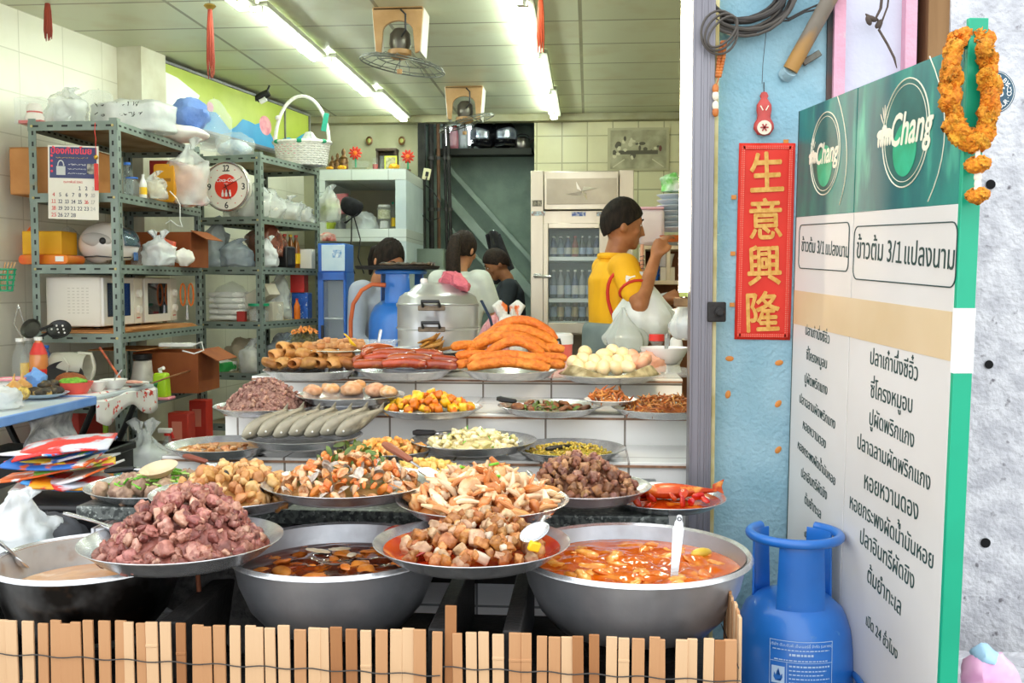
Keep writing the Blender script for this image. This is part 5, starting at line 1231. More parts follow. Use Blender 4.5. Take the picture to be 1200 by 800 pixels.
def lump(name, label, base, r3, mat, seed=0, amp=.2, cat='food', group=None, fr=2.0, rot=None, flat=True):
 b = MB().ell((0, 0, r3[2]), r3, 22, 14); b.v = [tuple(wob(v, amp * min(r3), fr / max(r3), seed)) for v in b.v]
 if flat: b.v = [(x, y, max(z, 0)) for x, y, z in b.v]
 o = b.build(name, mat, loc=base, rot=rot); return tag(o, label, cat, group)
def scrib(t, x0, x1, z, h, mat, y, n, seed, r_=.0022):
 """a line of print too small to read in the photograph"""
 r = random.Random(seed); m = MB(); w = (x1 - x0) / n
 for k in range(n):
  m.tube([(x0 + (k + r.uniform(.05, .95)) * w, y, z + r.uniform(-.5, .5) * h) for q in range(4)], r_, 4)
 return m.build('printed_line', mat, t)
# ---------------------------------------------------------------- microwave rack, top shelf
zt = R1Z[5]
t = thing('display_box', 'clear plastic gift box with a red and white ornament on the left rack top', 'box', A(46, 5.62, zt))
MB().box((0, 0, .075), (.17, .13, .15)).build('clear_case', CLEAR, t, bevel=.003)
MB().lathe([(0, .012), (.05, .012), (.052, .05), (.04, .07), (.046, .09), (.035, .12), (0, .13)], 20).build('ornament', M('ornament_white', '#efe6de', rough=.4), t)
MB().box((0, 0, .012), (.14, .11, .02)).build('ornament_base', RED, t, bevel=.003)
MB().lathe([(.041, .068), (.044, .074), (.041, .08)], 18).build('ornament_collar', RED, t)
bag('plastic_bag', 'round bulging white plastic bag beside the gift box on the rack top', A(84, 5.8, zt), .24, .24, .24, BAG, 3, inside=BAGW)
bag('plastic_bag', 'tall crinkled translucent bag standing behind the others on the rack top', A(118, 6.35, zt), .36, .3, .36, CLEAR, 5, knot=False)
t = bag('packed_bag', 'long white packed bag printed in black, lying on the left rack top', A(160, 5.98, zt), .52, .34, .24, BAGW, 7, knot=False, inside=WHITEPL)
scrib(t, -.16, .12, .15, .03, INKB, -.165, 9, 3); scrib(t, -.16, .14, .09, .03, INKB, -.17, 10, 5)
lump('folded_towels', 'flattened pack of pink and white towels on the left rack top', A(214, 6.38, zt), (.19, .17, .055), M('pinkish_towel', '#f0d9d4', '#f4efec', sc=5, rough=.7), 4, .3, 'towels')
lump('cloth_bundle', 'blue wrapped cloth bundle stacked on the pinkish towels', A(227, 6.5, zt + .1), (.125, .12, .105), M('blue_bundle', '#7f9fe0', '#5f84d0', sc=6, rough=.5, bump=.5), 6, .3, 'bundle')
bag('plastic_bag', 'clear plastic bag ballooned upright right of the blue bundle', A(254, 6.62, zt - .02), .2, .18, .36, CLEAR, 9, knot=False)
t = bag('plastic_bag', 'crumpled clear bag hanging over the rack side toward the clock', A(224, 6.25, 1.86), .27, .2, .42, BAG, 11, knot=True, amp=.3, inside=M('orange_bits', '#e6a07a', '#e9e1da', sc=8, rough=.6))
# shelf with the calendar
z = R1Z[4]
carton('cardboard_box', 'long tan cardboard box behind the hanging calendar', A(80, 5.8, z), .43, .46, .27, CARD, tape=M('packing_tape', '#b98a4c', rough=.3))
bottle('water_bottle', 'clear water bottle with blue cap on the shelf right of the calendar', A(152, 5.74, z), .038, .2, GLASS, BLUEP, neck=.4)
bottle('glass_jar', 'squat clear jar with a blue lid beside the yellow spray bottle', A(157, 5.63, z), .05, .1, GLASS, BLUEP, neck=.55)
t = bottle('spray_bottle', 'small spray bottle with yellow label and white top', A(170, 5.83, z), .022, .14, WHITEPL, WHITEPL, YELLOW)
bag('plastic_bag', 'small white plastic bag between spray bottle and yellow tin', A(183, 5.95, z), .15, .14, .17, BAG, 13, inside=M('oats', '#e3d6b0', rough=.7))
t = thing('yellow_tin', 'large golden yellow tin standing on the calendar shelf', 'tin', A(199, 6.2, z))
MB().prism([(x, y + .12) for x, y in roundrect(.135, .24, .02)], .12, org=(0, -.06, 0)).build('tin_body', M('golden_tin', '#e0a11e', '#cf8f12', sc=4, rough=.35), t, bevel=.004)
MB().box((0, -.0602, .14), (.09, .001, .02)).build('printed_band', M('tin_print', '#a8701a', rough=.5), t)
carton('red_box', 'dark red box behind the golden yellow tin', A(200, 6.45, z), .2, .14, .29, M('dark_red_box', '#a82a22', rough=.5))
carton('red_box', 'red and orange box at the end of the calendar shelf', A(226, 6.38, z), .14, .12, .17, M('bright_red_box', '#dd3a24', rough=.45), label_mat=M('orange_print', '#ee8a3a', rough=.5))
MB_ = MB().tube([P(*q, 6.0) for q in ((199, 224), (207, 232), (211, 240), (211, 258), (214, 266), (208, 264), (200, 258), (194, 262))], .003, 6); tag(MB_.build('wire_hanger', M('white_wire', '#e8e8e6', rough=.4)), 'bent white wire hanger hooked on the rack side', 'hanger')
# calendar
cpos = P(86, 214, 5.45); ww, hh = S(63, 5.45), S(88, 5.45)
cal = thing('wall_calendar', 'paper wall calendar with padlock advertisement hanging on the rack end', 'calendar', cpos); cal.rotation_euler = (.03, .035, 0)
MB().box((0, 0, 0), (ww, .004, hh)).build('calendar_sheet', M('calendar_paper', '#f1ece0', '#e8e2d4', sc=4, rough=.7), cal)
MB().box((0, -.003, hh * .27), (ww * .93, .0012, hh * .42)).build('advert_panel', M('advert_navy', '#4a4f78', '#3c4268', sc=3, rough=.6), cal)
write('ป้องกันขโมย', ww * .165, M('advert_red', '#f0455a', rough=.5), cal, (-.01, -.0042, hh * .39), STAND, offset=.0012)
scrib(cal, -ww * .34, ww * .3, hh * .335, .008, YELLOW, -.0042, 22, 1, .0008)
lk = M('padlock_grey', '#c9cac9', rough=.4)
MB().box((-ww * .24, -.0042, hh * .16), (ww * .18, .002, hh * .12)).build('padlock_body', lk, cal, bevel=.001)
MB().tube([(-ww * .24 + ww * .06 * math.cos(a * .314), -.0045, hh * .225 + ww * .10 * math.sin(a * .314)) for a in range(11)], .0035, 6).build('padlock_shackle', lk, cal)
for k in range(3): scrib(cal, -ww * .1, ww * .26, hh * (.245 - .06 * k), .011 if k == 0 else .007, INKW, -.0042, 16, k, .0009)
MB().box((ww * .35, -.0042, hh * .19), (ww * .14, .0012, hh * .14)).build('advert_photo', M('advert_photo', '#3a3a3c', '#b5b0a0', sc=30, rough=.6), cal)
for k in range(4): MB().lathe([(0, 0), (.007, 0), (.007, .001), (0, .001)], 12).build('advert_dot', M('advert_red'), cal, loc=(-ww * .42, -.0036, hh * (.36 - .07 * k)), rot=(math.pi / 2, 0, 0))
write('กุมภาพันธ์ 2561', ww * .06, INKR, cal, (0, -.003, hh * -.005), STAND)
days = [[None] * 4 + [1, 2, 3], list(range(4, 11)), list(range(11, 18)), list(range(18, 25)), [25, 26, 27, 28]]
for i, row in enumerate(days):
 for j, dn in enumerate(row):
  if dn is None: continue
  write(str(dn), ww * .105, INKR if (j == 0 or dn == 16) else (M('grey_ink', '#b9b6ae', rough=.6) if j == 6 else M('navy_ink', '#2c2f4e', rough=.6)), cal, (ww * (-.39 + .13 * j), -.003, hh * (-.10 - .092 * i)), STAND)
ch = thing('red_charm', 'red tassel charm with a gold bell hanging beside the calendar', 'charm', P(112, 165, 5.40))
MB().tube([(0, 0, .1), (-.004, 0, .05), (.003, 0, 0)], .0022, 6).build('cord', RED, ch)
MB().ell((0, 0, -.09), (.012, .012, .014), 12, 8).build('bell', M('gold_metal', '#c9a040', rough=.3, metal=1), ch); MB().tube([(0, 0, 0), (0, 0, -.08)], .0018, 6).build('thread', RED, ch)
MB().box((0, 0, -.2), (.022, .012, .15)).build('tassel', RED, ch, bevel=.003)
# helmet shelf
z = R1Z[3]
pkm = M('orange_packet', '#ee6a1e', '#d8481a', sc=9, rough=.3)
t = thing('snack_packet', 'flat orange-red snack packet under the yellow parcel', 'packet', A(62, 5.66, z))
b = MB().prism([(x, y + .03) for x, y in roundrect(.3, .055, .025)], .2, org=(0, -.1, 0)); b.build('wrapper', M('red_orange_wrap', '#ec5a2a', '#f08a2a', sc=8, rough=.3), t, bevel=.004); MB().box((.1, -.102, .034), (.05, .002, .03)).build('white_print', INKW, t)
carton('parcel_box', 'yellow parcel box with a white address label', A(60, 5.72, z + .06), .235, .2, .135, M('parcel_yellow', '#f0b820', '#e6a814', sc=5, rough=.6), tape=M('brown_parcel_tape', '#e59c28', rough=.3)).rotation_euler = (0, 0, .05)
pc = [o for o in bpy.data.objects if o.name.startswith('parcel_box')][0]
MB().box((-.03, -.02, .1375), (.12, .1, .002)).build('paper_label', M('white_paper', '#ebe8e0', '#dcd8ce', sc=8, rough=.8), pc)
bag('snack_bag', 'orange crisp packet poking out behind the left rack post', A(34, 5.86, z + .06), .2, .12, .19, pkm, 15, knot=False)
bag('plastic_bag', 'grey clear bag lying behind the yellow parcel', A(84, 6.2, z), .3, .2, .26, CLEAR, 16, knot=False)
hm = thing('crash_helmet', 'white full-face motorcycle helmet lying on the rack shelf', 'helmet', A(127, 5.86, z), .12)
hs = M('helmet_white', '#efeae4', '#e8e2dc', sc=3, rough=.12, coat=.8)
b = MB().ell((0, 0, .13), (.17, .125, .135), 32, 20)
b.v = [(x * (1.12 if x > 0 and z_ < .12 else 1), y * (1 - .12 * abs(x) / .17), max(z_, .012 + .02 * (x > 0)) if z_ < .04 else z_) for x, y, z_ in b.v]
b.build('shell', hs, hm)
b = MB().grid(lambda i, j: Vector((.174 * math.cos((i - .5) * 1.5) * math.cos(j * .95 - .1) + .014, .13 * math.sin((i - .5) * 2.3) * (1), .135 + .13 * math.sin(j * .95 - .15))), 14, 10)
b.build('visor', M('smoked_visor', '#3c5a68', rough=.05, alpha=.75, coat=1), hm, solid=.003)
MB().ell((-.025, -.112, .152), (.09, .013, .042), 18, 10, rot=(0, .12, 0)).build('vent_cover', M('helmet_grey', '#bdb8b1', rough=.3), hm)
for x, zz, a in ((-.06, .16, .3), (.015, .145, -.2)): MB().ell((x, -.118 + .012 * (x < 0), zz), (.022, .012, .022), 14, 10, rot=(0, a, .1)).build('vent', BLACKPL, hm)
MB().tube([(-.10, -.098, .05), (-.02, -.122, .055), (.1, -.106, .045), (.16, -.06, .05)], .004, 6).build('lower_trim', BLACKPL, hm)
MB().box((.178, -.03, .055), (.012, .05, .05)).build('chin_vent', M('blue_vent', '#2f5f9a', rough=.3), hm, bevel=.003)
carton('open_carton', 'brown open carton standing behind the white bags, right end of rack', A(197, 6.5, z), .44, .3, .23, CARDD, open_=True)
bottle('plastic_cup', 'clear plastic cup beside the helmet visor', A(163, 6.12, z + .001), .045, .13, CLEAR, neck=.95, cat='cup')
bag('plastic_bag', 'knotted white carrier bag on the helmet shelf', A(187, 5.98, z), .2, .17, .19, BAGW, 17, handles=True)
bag('snack_bag', 'red snack packet lying on top of the white bags', A(189, 6.2, z + .1), .18, .1, .09, M('red_packet', '#d8402c', '#e87a5c', sc=8, rough=.3), 18, knot=False)
lump('paper_roll', 'crumpled white paper roll at the right end of the helmet shelf', A(216, 6.05, z), (.06, .05, .055), M('white_paper', '#ebe8e0', '#dcd8ce', sc=8, rough=.8), 8, .3, 'paper')
# microwaves
z = R1Z[2]
for k in range(3):
 o = MB().box((0, 0, 0), (.46 - .02 * k, 1.12 - .1 * k, .006), rot=(0, 0, .02 * (k - 1))).build('cardboard_sheet', CARD, loc=(X1 - .25 + .012 * k, 6.08 + .03 * k, z + .004 + .0075 * k)); tag(o, ('lowest flattened cardboard sheet under the microwaves', 'middle flattened cardboard sheet under the microwaves', 'top flattened cardboard sheet under the microwaves')[k], 'cardboard', 'cardboard sheets under the microwaves')
mw = thing('microwave_oven', 'nearer white microwave oven behind the rack post, its side toward the street', 'microwave', (-2.83, 5.84, z + .026))
cw_ = M('microwave_cream', '#ece6da', '#e6dfd2', sc=3, rough=.35)
MB().box((-.165, 0, .155), (.33, .5, .29)).build('casing', cw_, mw, bevel=.008)
for y in (-.2, .2):
 for x in (-.28, -.05): MB().lathe([(0, 0), (.016, 0), (.014, .012), (0, .012)], 12).build('foot', BLACKPL, mw, loc=(x, y, 0))
MB().box((.008, -.05, .155), (.018, .39, .285)).build('door', M('microwave_door', '#f0ece4', rough=.25), mw, bevel=.005)
MB().box((.018, -.055, .165), (.004, .29, .2)).build('door_window', M('dark_glass', '#17191c', '#25282c', sc=4, rough=.06, coat=1), mw, bevel=.002)
MB().box((.008, .2, .155), (.018, .1, .285)).build('control_panel', cw_, mw, bevel=.004)
for zz in (.2, .1): MB().lathe([(0, 0), (.026, 0), (.024, .018), (0, .02)], 20).build('dial', M('dial_white', '#f6f3ec', rough=.3), mw, loc=(.017, .2, zz), rot=(0, math.pi / 2, 0))
MB().box((.0185, .2, .05), (.003, .04, .006)).build('red_mark', RED, mw)
m = MB()
for i in range(5):
 for j in range(9): m.box((-.21 + .028 * i + .02, -.2506, .09 + .018 * j), (.014, .002, .005))
m.build('side_vents', M('vent_shadow', '#cfc8ba', rough=.6), mw)
dup(mw, (-2.83, 6.38, z + .026), None, 'farther white microwave oven, its glass door toward the counter')
# lower shelves of the first rack
z = R1Z[1]
carton('open_carton', 'brown open carton on the shelf below the microwaves', A(206, 6.3, z), .42, .36, .26, CARDD, open_=True)
t = thing('power_strip', 'white power strip with a looped cord lying on the brown carton', 'power strip', A(206, 6.05, z + .3))
MB().box((0, 0, .012), (.22, .05, .024)).build('strip_body', WHITEPL, t, bevel=.004)
for k in range(4): MB().box((-.08 + .05 * k, 0, .025), (.024, .024, .003)).build('socket', M('socket_grey', '#b9b6ae', rough=.5), t, bevel=.001)
MB().tube([(.11, 0, .012), (.16, 0, .03), (.18, -.02, -.02), (.13, -.05, -.04), (.06, -.06, -.02)], .0045, 7).build('cord', WHITEPL, t)
tag(MB().box((X1 - .2, 6.05, z + .29), (.34, .44, .006)).build('cardboard_sheet', CARD), 'loose cardboard sheet under the white power strip', 'cardboard')
bsk = thing('green_basket', 'green plastic basket on the shelf below the microwaves', 'basket', A(164, 5.72, z))
m = MB().box((0, 0, .006), (.15, .12, .012))
for c, s in (((0, -.06, .05), (.16, .006, .09)), ((0, .06, .05), (.16, .006, .09)), ((-.08, 0, .05), (.006, .12, .09)), ((.08, 0, .05), (.006, .12, .09))): m.box(c, s)
m.build('basket_body', M('dark_green_plastic', '#1f7a5c', rough=.4), bsk, bevel=.002); MB().tube([(a * .085, b_ * .065, .098) for a, b_ in ((-1, -1), (1, -1), (1, 1), (-1, 1))], .006, 6, closed=True).build('basket_rim', M('dark_green_plastic'), bsk)
t = thing('blender_base', 'grey-white blender base behind the green basket', 'blender', A(165, 5.95, z))
MB().lathe([(0, 0), (.085, 0), (.08, .08), (.06, .15), (.055, .22), (0, .22)], 24).build('base_body', M('grey_white', '#cfc9bf', '#a59f95', sc=8, rough=.4), t); MB().lathe([(0, 0), (.02, 0), (.018, .014), (0, .014)], 14).build('dial', BLACKPL, t, loc=(0, -.083, .06), rot=(math.pi / 2, 0, 0)); MB().lathe([(.03, .22), (.058, .23), (.06, .26), (0, .26)], 20).build('jug_collar', BLACKPL, t)
t = thing('soap_tub', 'bright lime green plastic tub with a pink base', 'tub', A(187, 5.78, z))
MB().box((0, 0, .085), (.095, .08, .15), taper=.86).build('tub_body', LIME, t, bevel=.014); MB().box((0, 0, .008), (.13, .1, .016)).build('tub_base', PINK, t, bevel=.005)
MB().tube([(0, 0, .15), (-.01, 0, .18), (.02, -.01, .19)], .012, 8).build('white_cap', WHITEPL, t)
tag(MB().tube([A(168, 5.5, .78), A(200, 5.8, .81), A(226, 6.2, .815)], .005, 8).build('bamboo_skewer', M('skewer', '#8a5a34', rough=.6)), 'long brown stick lying across the lower rack shelf', 'stick')
t = thing('scissors', 'orange-handled scissors hanging from the rear post of the left rack', 'scissors', P(219, 345, 6.6))
for s in (-1, 1): MB().tube([(s * .028 + .018 * math.cos(a * .52), 0, .075 * math.sin(a * .52)) for a in range(12)], .006, 7, closed=True).build('handle', ORANGE, t)
MB().box((0, 0, -.12), (.02, .004, .1), taper=.3).build('blade', STEEL, t)
z = R1Z[0]
for k, (x, Y_, w_, h_, lab) in enumerate(((62, 5.7, .14, .34, 'dark red box on the bottom rack shelf, behind the table legs'), (90, 5.72, .15, .36, 'red-orange box on the bottom rack shelf, left of the lime strip'), (210, 6.1, .13, .28, 'tall red printed box at the right of the bottom rack shelf'), (233, 6.6, .12, .3, 'red box on the bottom rack shelf beside the rear post'))):
 carton('red_box', lab, A(x, Y_, z), w_, .3 if k < 2 else .12, h_, M('red_carton_%d' % (k % 2), ('#b8321e', '#c8301f')[k % 2], ('#a52a18', '#b52818')[k % 2], sc=4, rough=.5), label_mat=M('pale_red_print', '#d9806a', rough=.5) if k > 1 else None)
tag(MB().box((0, 0, .18), (.03, .012, .34)).build('lime_folder', LIME, loc=A(120, 5.6, z), bevel=.003), 'narrow lime green folder standing by the rack post', 'folder')
t = bottle('spray_bottle', 'clear spray bottle with red and white trigger on the bottom shelf', A(193, 5.75, z), .04, .2, CLEAR, RED, neck=.4)
MB().box((-.015, 0, .215), (.085, .028, .03)).build('trigger_head', WHITEPL, t, bevel=.006); MB().box((.03, 0, .19), (.01, .012, .045), rot=(0, -.4, 0)).build('trigger', RED, t)
bag('plastic_bag', 'big clear plastic bag printed with strawberries below the rack', A(165, 5.3, .22), .3, .24, .34, BAG, 21, handles=True, inside=M('bag_paper', '#dfe3e6', '#b9c2c0', sc=7, rough=.6, c3='#c9463a', sc3=16, lo3=.66, hi3=.7))
tag(MB().box((A(165, 5.3, 0).x, 5.3, .108), (.4, .3, .216)).build('plastic_crate', BLACKPL, bevel=.01), 'black plastic crate under the strawberry-printed bag', 'crate')
# ---------------------------------------------------------------- second rack
clk = thing('wall_clock', 'round white wall clock with a red soda advertisement face', 'clock', P(267, 219, 6.83)); ck = S(29.5, 6.83)
clk.rotation_euler = (0, 0, -.12)
MB().lathe([(0, 0), (ck * .93, 0), (ck, .012), (ck, .04), (0, .04)], 48).build('clock_case', M('clock_rim', '#d9d5ca', rough=.3), clk, rot=(-math.pi / 2, 0, 0), loc=(0, -.02, 0))
MB().tube([(ck * .965 * math.cos(a * .1309), -.024, ck * .965 * math.sin(a * .1309)) for a in range(48)], ck * .05, 8, closed=True).build('rim', M('clock_chrome', '#b9b6ae', rough=.25, metal=.8), clk)
MB().lathe([(0, 0), (ck * .92, 0), (ck * .92, .002), (0, .002)], 48).build('dial_face', M('clock_face', '#f1eee0', rough=.4), clk, rot=(math.pi / 2, 0, 0), loc=(0, -.021, 0))
MB().lathe([(0, 0), (ck * .5, 0), (ck * .5, .001), (0, .001)], 40).build('red_disc', M('soda_red', '#e8402e', rough=.4), clk, rot=(math.pi / 2, 0, 0), loc=(0, -.0235, 0))
for s, a in (('12', 90), ('3', 0), ('6', -90), ('9', 180)):
 write(s, ck * .36, INKB, clk, (ck * .74 * math.cos(math.radians(a)), -.0245, ck * .74 * math.sin(math.radians(a))), STAND, valign=True, offset=.001)
for a in (60, 30, -30, -60, 120, 150, 210, 240): MB().ell((ck * .76 * math.cos(math.radians(a)), -.024, ck * .76 * math.sin(math.radians(a))), (.004, .001, .004), 8, 6).build('hour_dot', INKR, clk)
write('Coca-Cola', ck * .2, INKW, clk, (0, -.0252, ck * .2), STAND, shear=.3, offset=.0008)
write('ENJOY', ck * .06, INKW, clk, (0, -.0252, ck * .1), STAND)
for x in (-.16, 0, .16): MB().lathe([(0, 0), (ck * .05, 0), (ck * .055, ck * .12), (ck * .025, ck * .2), (ck * .025, ck * .27), (0, ck * .27)], 10, sy=.1).build('printed_bottle', INKW, clk, loc=(ck * x, -.0252, -ck * .4))
for a, l, w_ in ((-68, .55, .008), (27, .78, .006)):
 a = math.radians(a); MB().tube([(-ck * .12 * math.cos(a), -.028, -ck * .12 * math.sin(a)), (ck * l * math.cos(a), -.028, ck * l * math.sin(a))], [w_ * .7, w_ * .35], 6, flat=.6).build('clock_hand', INKB, clk)
z = R2Z[5]
bag('plastic_bag', 'clear bag of folded blue-white cloths on top above the clock', r2(-.28, .14, z), .3, .2, .2, CLEAR, 23, knot=False, inside=M('bluewhite_cloth', '#d5dfe6', '#9db4cc', sc=14, rough=.7))
# wicker basket
bp_ = A(356, 7.68, z)
wb = thing('wicker_basket', 'white wicker basket with a tall hoop handle on the clock rack', 'basket', bp_)
wm_ = M('white_wicker', '#f2f0ec', '#e2dfd8', sc=40, rough=.6)
bw2, bd2, bh2 = S(66, 7.68), .26, S(26, 7.68)
m = MB(); 
for k in range(11):
 zz = bh2 * k / 10; f = .86 + .14 * k / 10
 m.tube([(bw2 / 2 * f * math.cos(a * .131), bd2 / 2 * f * math.sin(a * .131) + .003 * (-1) ** (a + k), zz + .008 + .003 * (-1) ** (a + k)) for a in range(48)], .0085, 6, closed=True)
m.build('woven_side', wm_, wb); MB().lathe([(0, .003), (.42 * bw2, .003), (.42 * bw2, .01), (0, .01)], 32, sy=bd2 / bw2).build('basket_bottom', wm_, wb)
for k in range(24):
 pass
MB().tube([(bw2 * .49 * math.cos(math.pi * k / 24), 0, bh2 + S(56, 7.68) * math.sin(math.pi * k / 24)) for k in range(25)], .014, 9).build('hoop_handle', wm_, wb)
MB().tube([(bw2 / 2 * 1.03 * math.cos(a * .131), bd2 / 2 * 1.03 * math.sin(a * .131), bh2 + .008) for a in range(48)], .014, 8, closed=True).build('rim', wm_, wb)
for a in (-2.4, -1.5, -.6): MB().ell((bw2 * .52 * math.cos(a), bd2 * .53 * math.sin(a), bh2 + .008), (.03, .012, .017), 10, 8).build('green_ribbon', GREENP, wb)
MB().box((bw2 * .44, -.03, bh2 + .16), (.04, .01, .14), rot=(0, .2, 0)).build('green_ribbon', M('teal_ribbon', '#2aa58a', rough=.4), wb, bevel=.002)
MB().ell((-bw2 * .42, -.02, bh2 + .2), (.025, .02, .02), 12, 8).build('ribbon_bow', wm_, wb)
bag('plastic_bag', 'crumpled white bag inside the wicker basket', A(364, 7.68, z + .03), .2, .17, .24, BAGW, 25, knot=False)
lump('pink_cloth', 'pink cloth showing over the wicker basket rim', A(338, 7.66, z + .08), (.09, .07, .06), PINK, 12, .3, 'cloth')
z = R2Z[4]
for k, (lx, ly, w_, h_) in enumerate(((-.13, .15, .24, .24), (-.15, .38, .26, .2), (-.12, .6, .26, .17), (-.1, .8, .2, .15), (-.35, .3, .24, .24))):
 bag('plastic_bag', ('clear bag of white paper rolls at the front of the shelf beside the clock', 'clear bag of paper rolls, second from the front on that shelf', 'clear bag of paper rolls, third from the front on that shelf', 'small clear bag at the far end of the paper roll shelf', 'clear bag tucked behind the clock on the paper roll shelf')[k], r2(lx, ly, z), w_, .2, h_ * 1.15, BAG, 30 + k, knot=(k % 2 == 0), inside=M('paper_rolls', '#f1eee6', '#dcd9cf', sc=12, rough=.8))
bag('plastic_bag', 'white and green bag drooping off the end of the paper roll shelf', A(386, 8.2, 1.88), .2, .16, .3, BAG, 41, inside=M('green_bits', '#b8c93a', '#e8e8e0', sc=12, rough=.6))
z = R2Z[3]
bag('plastic_bag', 'grey-blue plastic bag at left on the shelf under the clock', r2(-.44, .1, z), .2, .2, .36, BAGB, 43)
bag('plastic_bag', 'reddish brown bag behind on the shelf under the clock', r2(-.2, .42, z), .3, .2, .36, BAGR, 44)
bag('plastic_bag', 'grey-blue plastic bag lying in front on the shelf under the clock', r2(-.25, .08, z), .25, .14, .2, BAGB, 45)
bag('plastic_bag', 'white bag at the front post on the shelf under the clock', r2(-.04, .16, z), .14, .14, .22, BAGW, 46)
bag('plastic_bag', 'small copper brown bag on the shelf by the amber bottles', r2(-.1, .3, z + .08), .2, .16, .26, BAGR, 47)
for k in range(4):
 bottle('sauce_bottle', ('amber sauce bottle nearest the front on the clock rack', 'amber sauce bottle second from the front on the clock rack', 'amber sauce bottle third from the front on the clock rack', 'amber sauce bottle at the far end on the clock rack')[k], r2(-.1, .44 + .09 * k, z), .032, .26, M('amber_glass', '#7a3f14', '#a8661c', sc=6, rough=.1, coat=.6), RED if k % 2 else YELLOW, YELLOW, group='amber sauce bottles')
t = thing('black_radio', 'black boxy radio on the shelf of sauce bottles', 'radio', r2(-.03, .42, z)); t.rotation_euler = (0, 0, RA2)
MB().box((0, 0, .08), (.09, .14, .16)).build('radio_body', BLACKPL, t, bevel=.012)
for k in range(5): MB().box((.046, -.045 + .022 * k, .08), (.003, .008, .11)).build('grille_bar', M('grille_grey', '#3c3c3f', rough=.4), t)
carton('white_carton', 'white pocket carton at the far end of the clock rack', r2(-.05, .8, z), .1, .1, .15, WHITEPL)
z = R2Z[2]
t = thing('foam_box_pack', 'clear-wrapped stack of white foam trays on the clock rack', 'trays', r2(-.34, .16, z)); t.rotation_euler = (0, 0, RA2)
for k in range(5): MB().box((0, 0, .024 + .042 * k), (.27, .2, .036)).build('foam_tray', M('white_foam', '#f0eee6', rough=.7), t, bevel=.012)
b = MB().ell((0, 0, .13), (.16, .125, .15), 24, 16); b.v = [tuple(wob(v, .02, 14, 3)) for v in b.v]; b.v = [(x, y, max(.002, z_)) for x, y, z_ in b.v]; b.build('clear_wrap', CLEAR, t)
carton('white_carton', 'white carton leaning behind the foam trays', r2(-.1, .2, z + .14), .22, .16, .09, M('dull_card', '#d0c8b8', '#b9b09e', sc=5, rough=.7)).rotation_euler = (0, -.5, RA2)
carton('folded_board', 'grey folded carton under the leaning white carton', r2(-.1, .24, z), .2, .16, .135, M('dull_card'), RA2)
t = bottle('food_tub', 'clear food tub with a green lid by the front post of the clock rack', r2(-.06, .06, z), .07, .12, CLEAR, None, neck=.9, cat='tub'); MB().lathe([(0, .112), (.075, .112), (.075, .13), (0, .13)], 24).build('lid', GREENP, t)
bag('plastic_bag', 'clear bag of small pink dried things beside the green-lid tub', r2(-.07, .26, z), .15, .14, .19, CLEAR, 51, inside=M('dried_pink', '#b9786c', '#e3cfc4', sc=50, rough=.7))
bag('plastic_bag', 'tall white bag behind the dried pink bag on the clock rack', r2(-.12, .46, z), .2, .18, .34, BAG, 52, inside=BAGW)
carton('blue_box', 'blue speckled box at the far end of the lower clock rack shelf', r2(-.07, .74, z), .13, .12, .2, M('blue_speckled', '#1f55b8', '#2f6fd0', sc=30, rough=.4, c3='#cfd9ee', sc3=40, lo3=.62, hi3=.66))
carton('red_box', 'red box stacked on the blue speckled box', r2(-.08, .72, z + .205), .11, .12, .14, RED)
bottle('sauce_bottle', 'orange sauce bottle before the blue speckled box', r2(-.04, .6, z), .025, .16, ORANGE, RED)
carton('red_box', 'small dark red carton beside the wrapped foam trays', r2(-.18, .03, z), .06, .05, .07, M('dark_red_box'))
z = R2Z[1]
bag('plastic_bag', 'dusty beige sack at the back of the lowest visible clock rack shelf', r2(-.34, .3, z), .26, .22, .26, M('beige_sack', '#c9bda0', '#b3a686', sc=6, rough=.6, bump=.4), 54, knot=False)
bag('snack_bag', 'white and green printed packet lying on the low shelf', r2(-.4, .08, z), .27, .16, .11, M('greenwhite_pack', '#f0efe8', '#e6e6da', sc=5, rough=.3, c3='#2f9a4a', sc3=9, lo3=.54, hi3=.58), 55, knot=False)
bag('plastic_bag', 'knotted clear bag of pale food behind the front post, low shelf', r2(-.12, .06, z), .2, .17, .24, BAG, 56, inside=M('pale_food', '#e6dfc8', '#d3c9a8', sc=12, rough=.7))
bag('plastic_bag', 'grey plastic bag at the far end of the low shelf', r2(-.1, .45, z), .3, .3, .26, BAGB, 57)
carton('clear_box', 'translucent storage box behind the grey bag on the low shelf', r2(-.12, .74, z), .26, .22, .2, CLEAR)
# ---------------------------------------------------------------- the wall sign, camera, tassels
ys0, ys1 = 6.95, 9.4
q0, q1 = P(180, 100, ys0), P(362, 100, ys1); q0.z = q1.z = 0
dv = (q1 - q0); Ls = dv.length; an = math.atan2(dv.y, dv.x)
sg_ = thing('light_box_sign', 'long lime and blue sign board tilted along the left wall under the ceiling', 'sign', (q0.x, q0.y, 2.55), an)
Hs = .42; sg_.rotation_euler = (-.0, 0, an)
lime = M('sign_lime', '#a9b843', '#b6c353', sc=3, rough=.4); sblue = M('sign_blue', '#2f9bd0', '#2488c4', sc=3, rough=.4)
MB().box((Ls / 2, .04, Hs / 2), (Ls, .07, Hs)).build('sign_box', lime, sg_, bevel=.003)
wv = [(0, 0)] + [(Ls, 0)] + [(Ls * (1 - k / 24), Hs * (.36 + .13 * math.sin(k * .75 + .4) + .08 * math.sin(k * 1.7))) for k in range(0, 25)]
MB().prism(wv, -.003, org=(0, .004, 0)).build('blue_wave', sblue, sg_, smooth=False)
MB().prism([(.02, Hs * .3), (Ls * .2, Hs * .28), (Ls * .24, Hs * .62), (Ls * .12, Hs * .8), (.02, Hs * .85)], -.004, org=(0, .004, 0)).build('white_patch', M('sign_white', '#e9efe6', rough=.4), sg_, smooth=False)
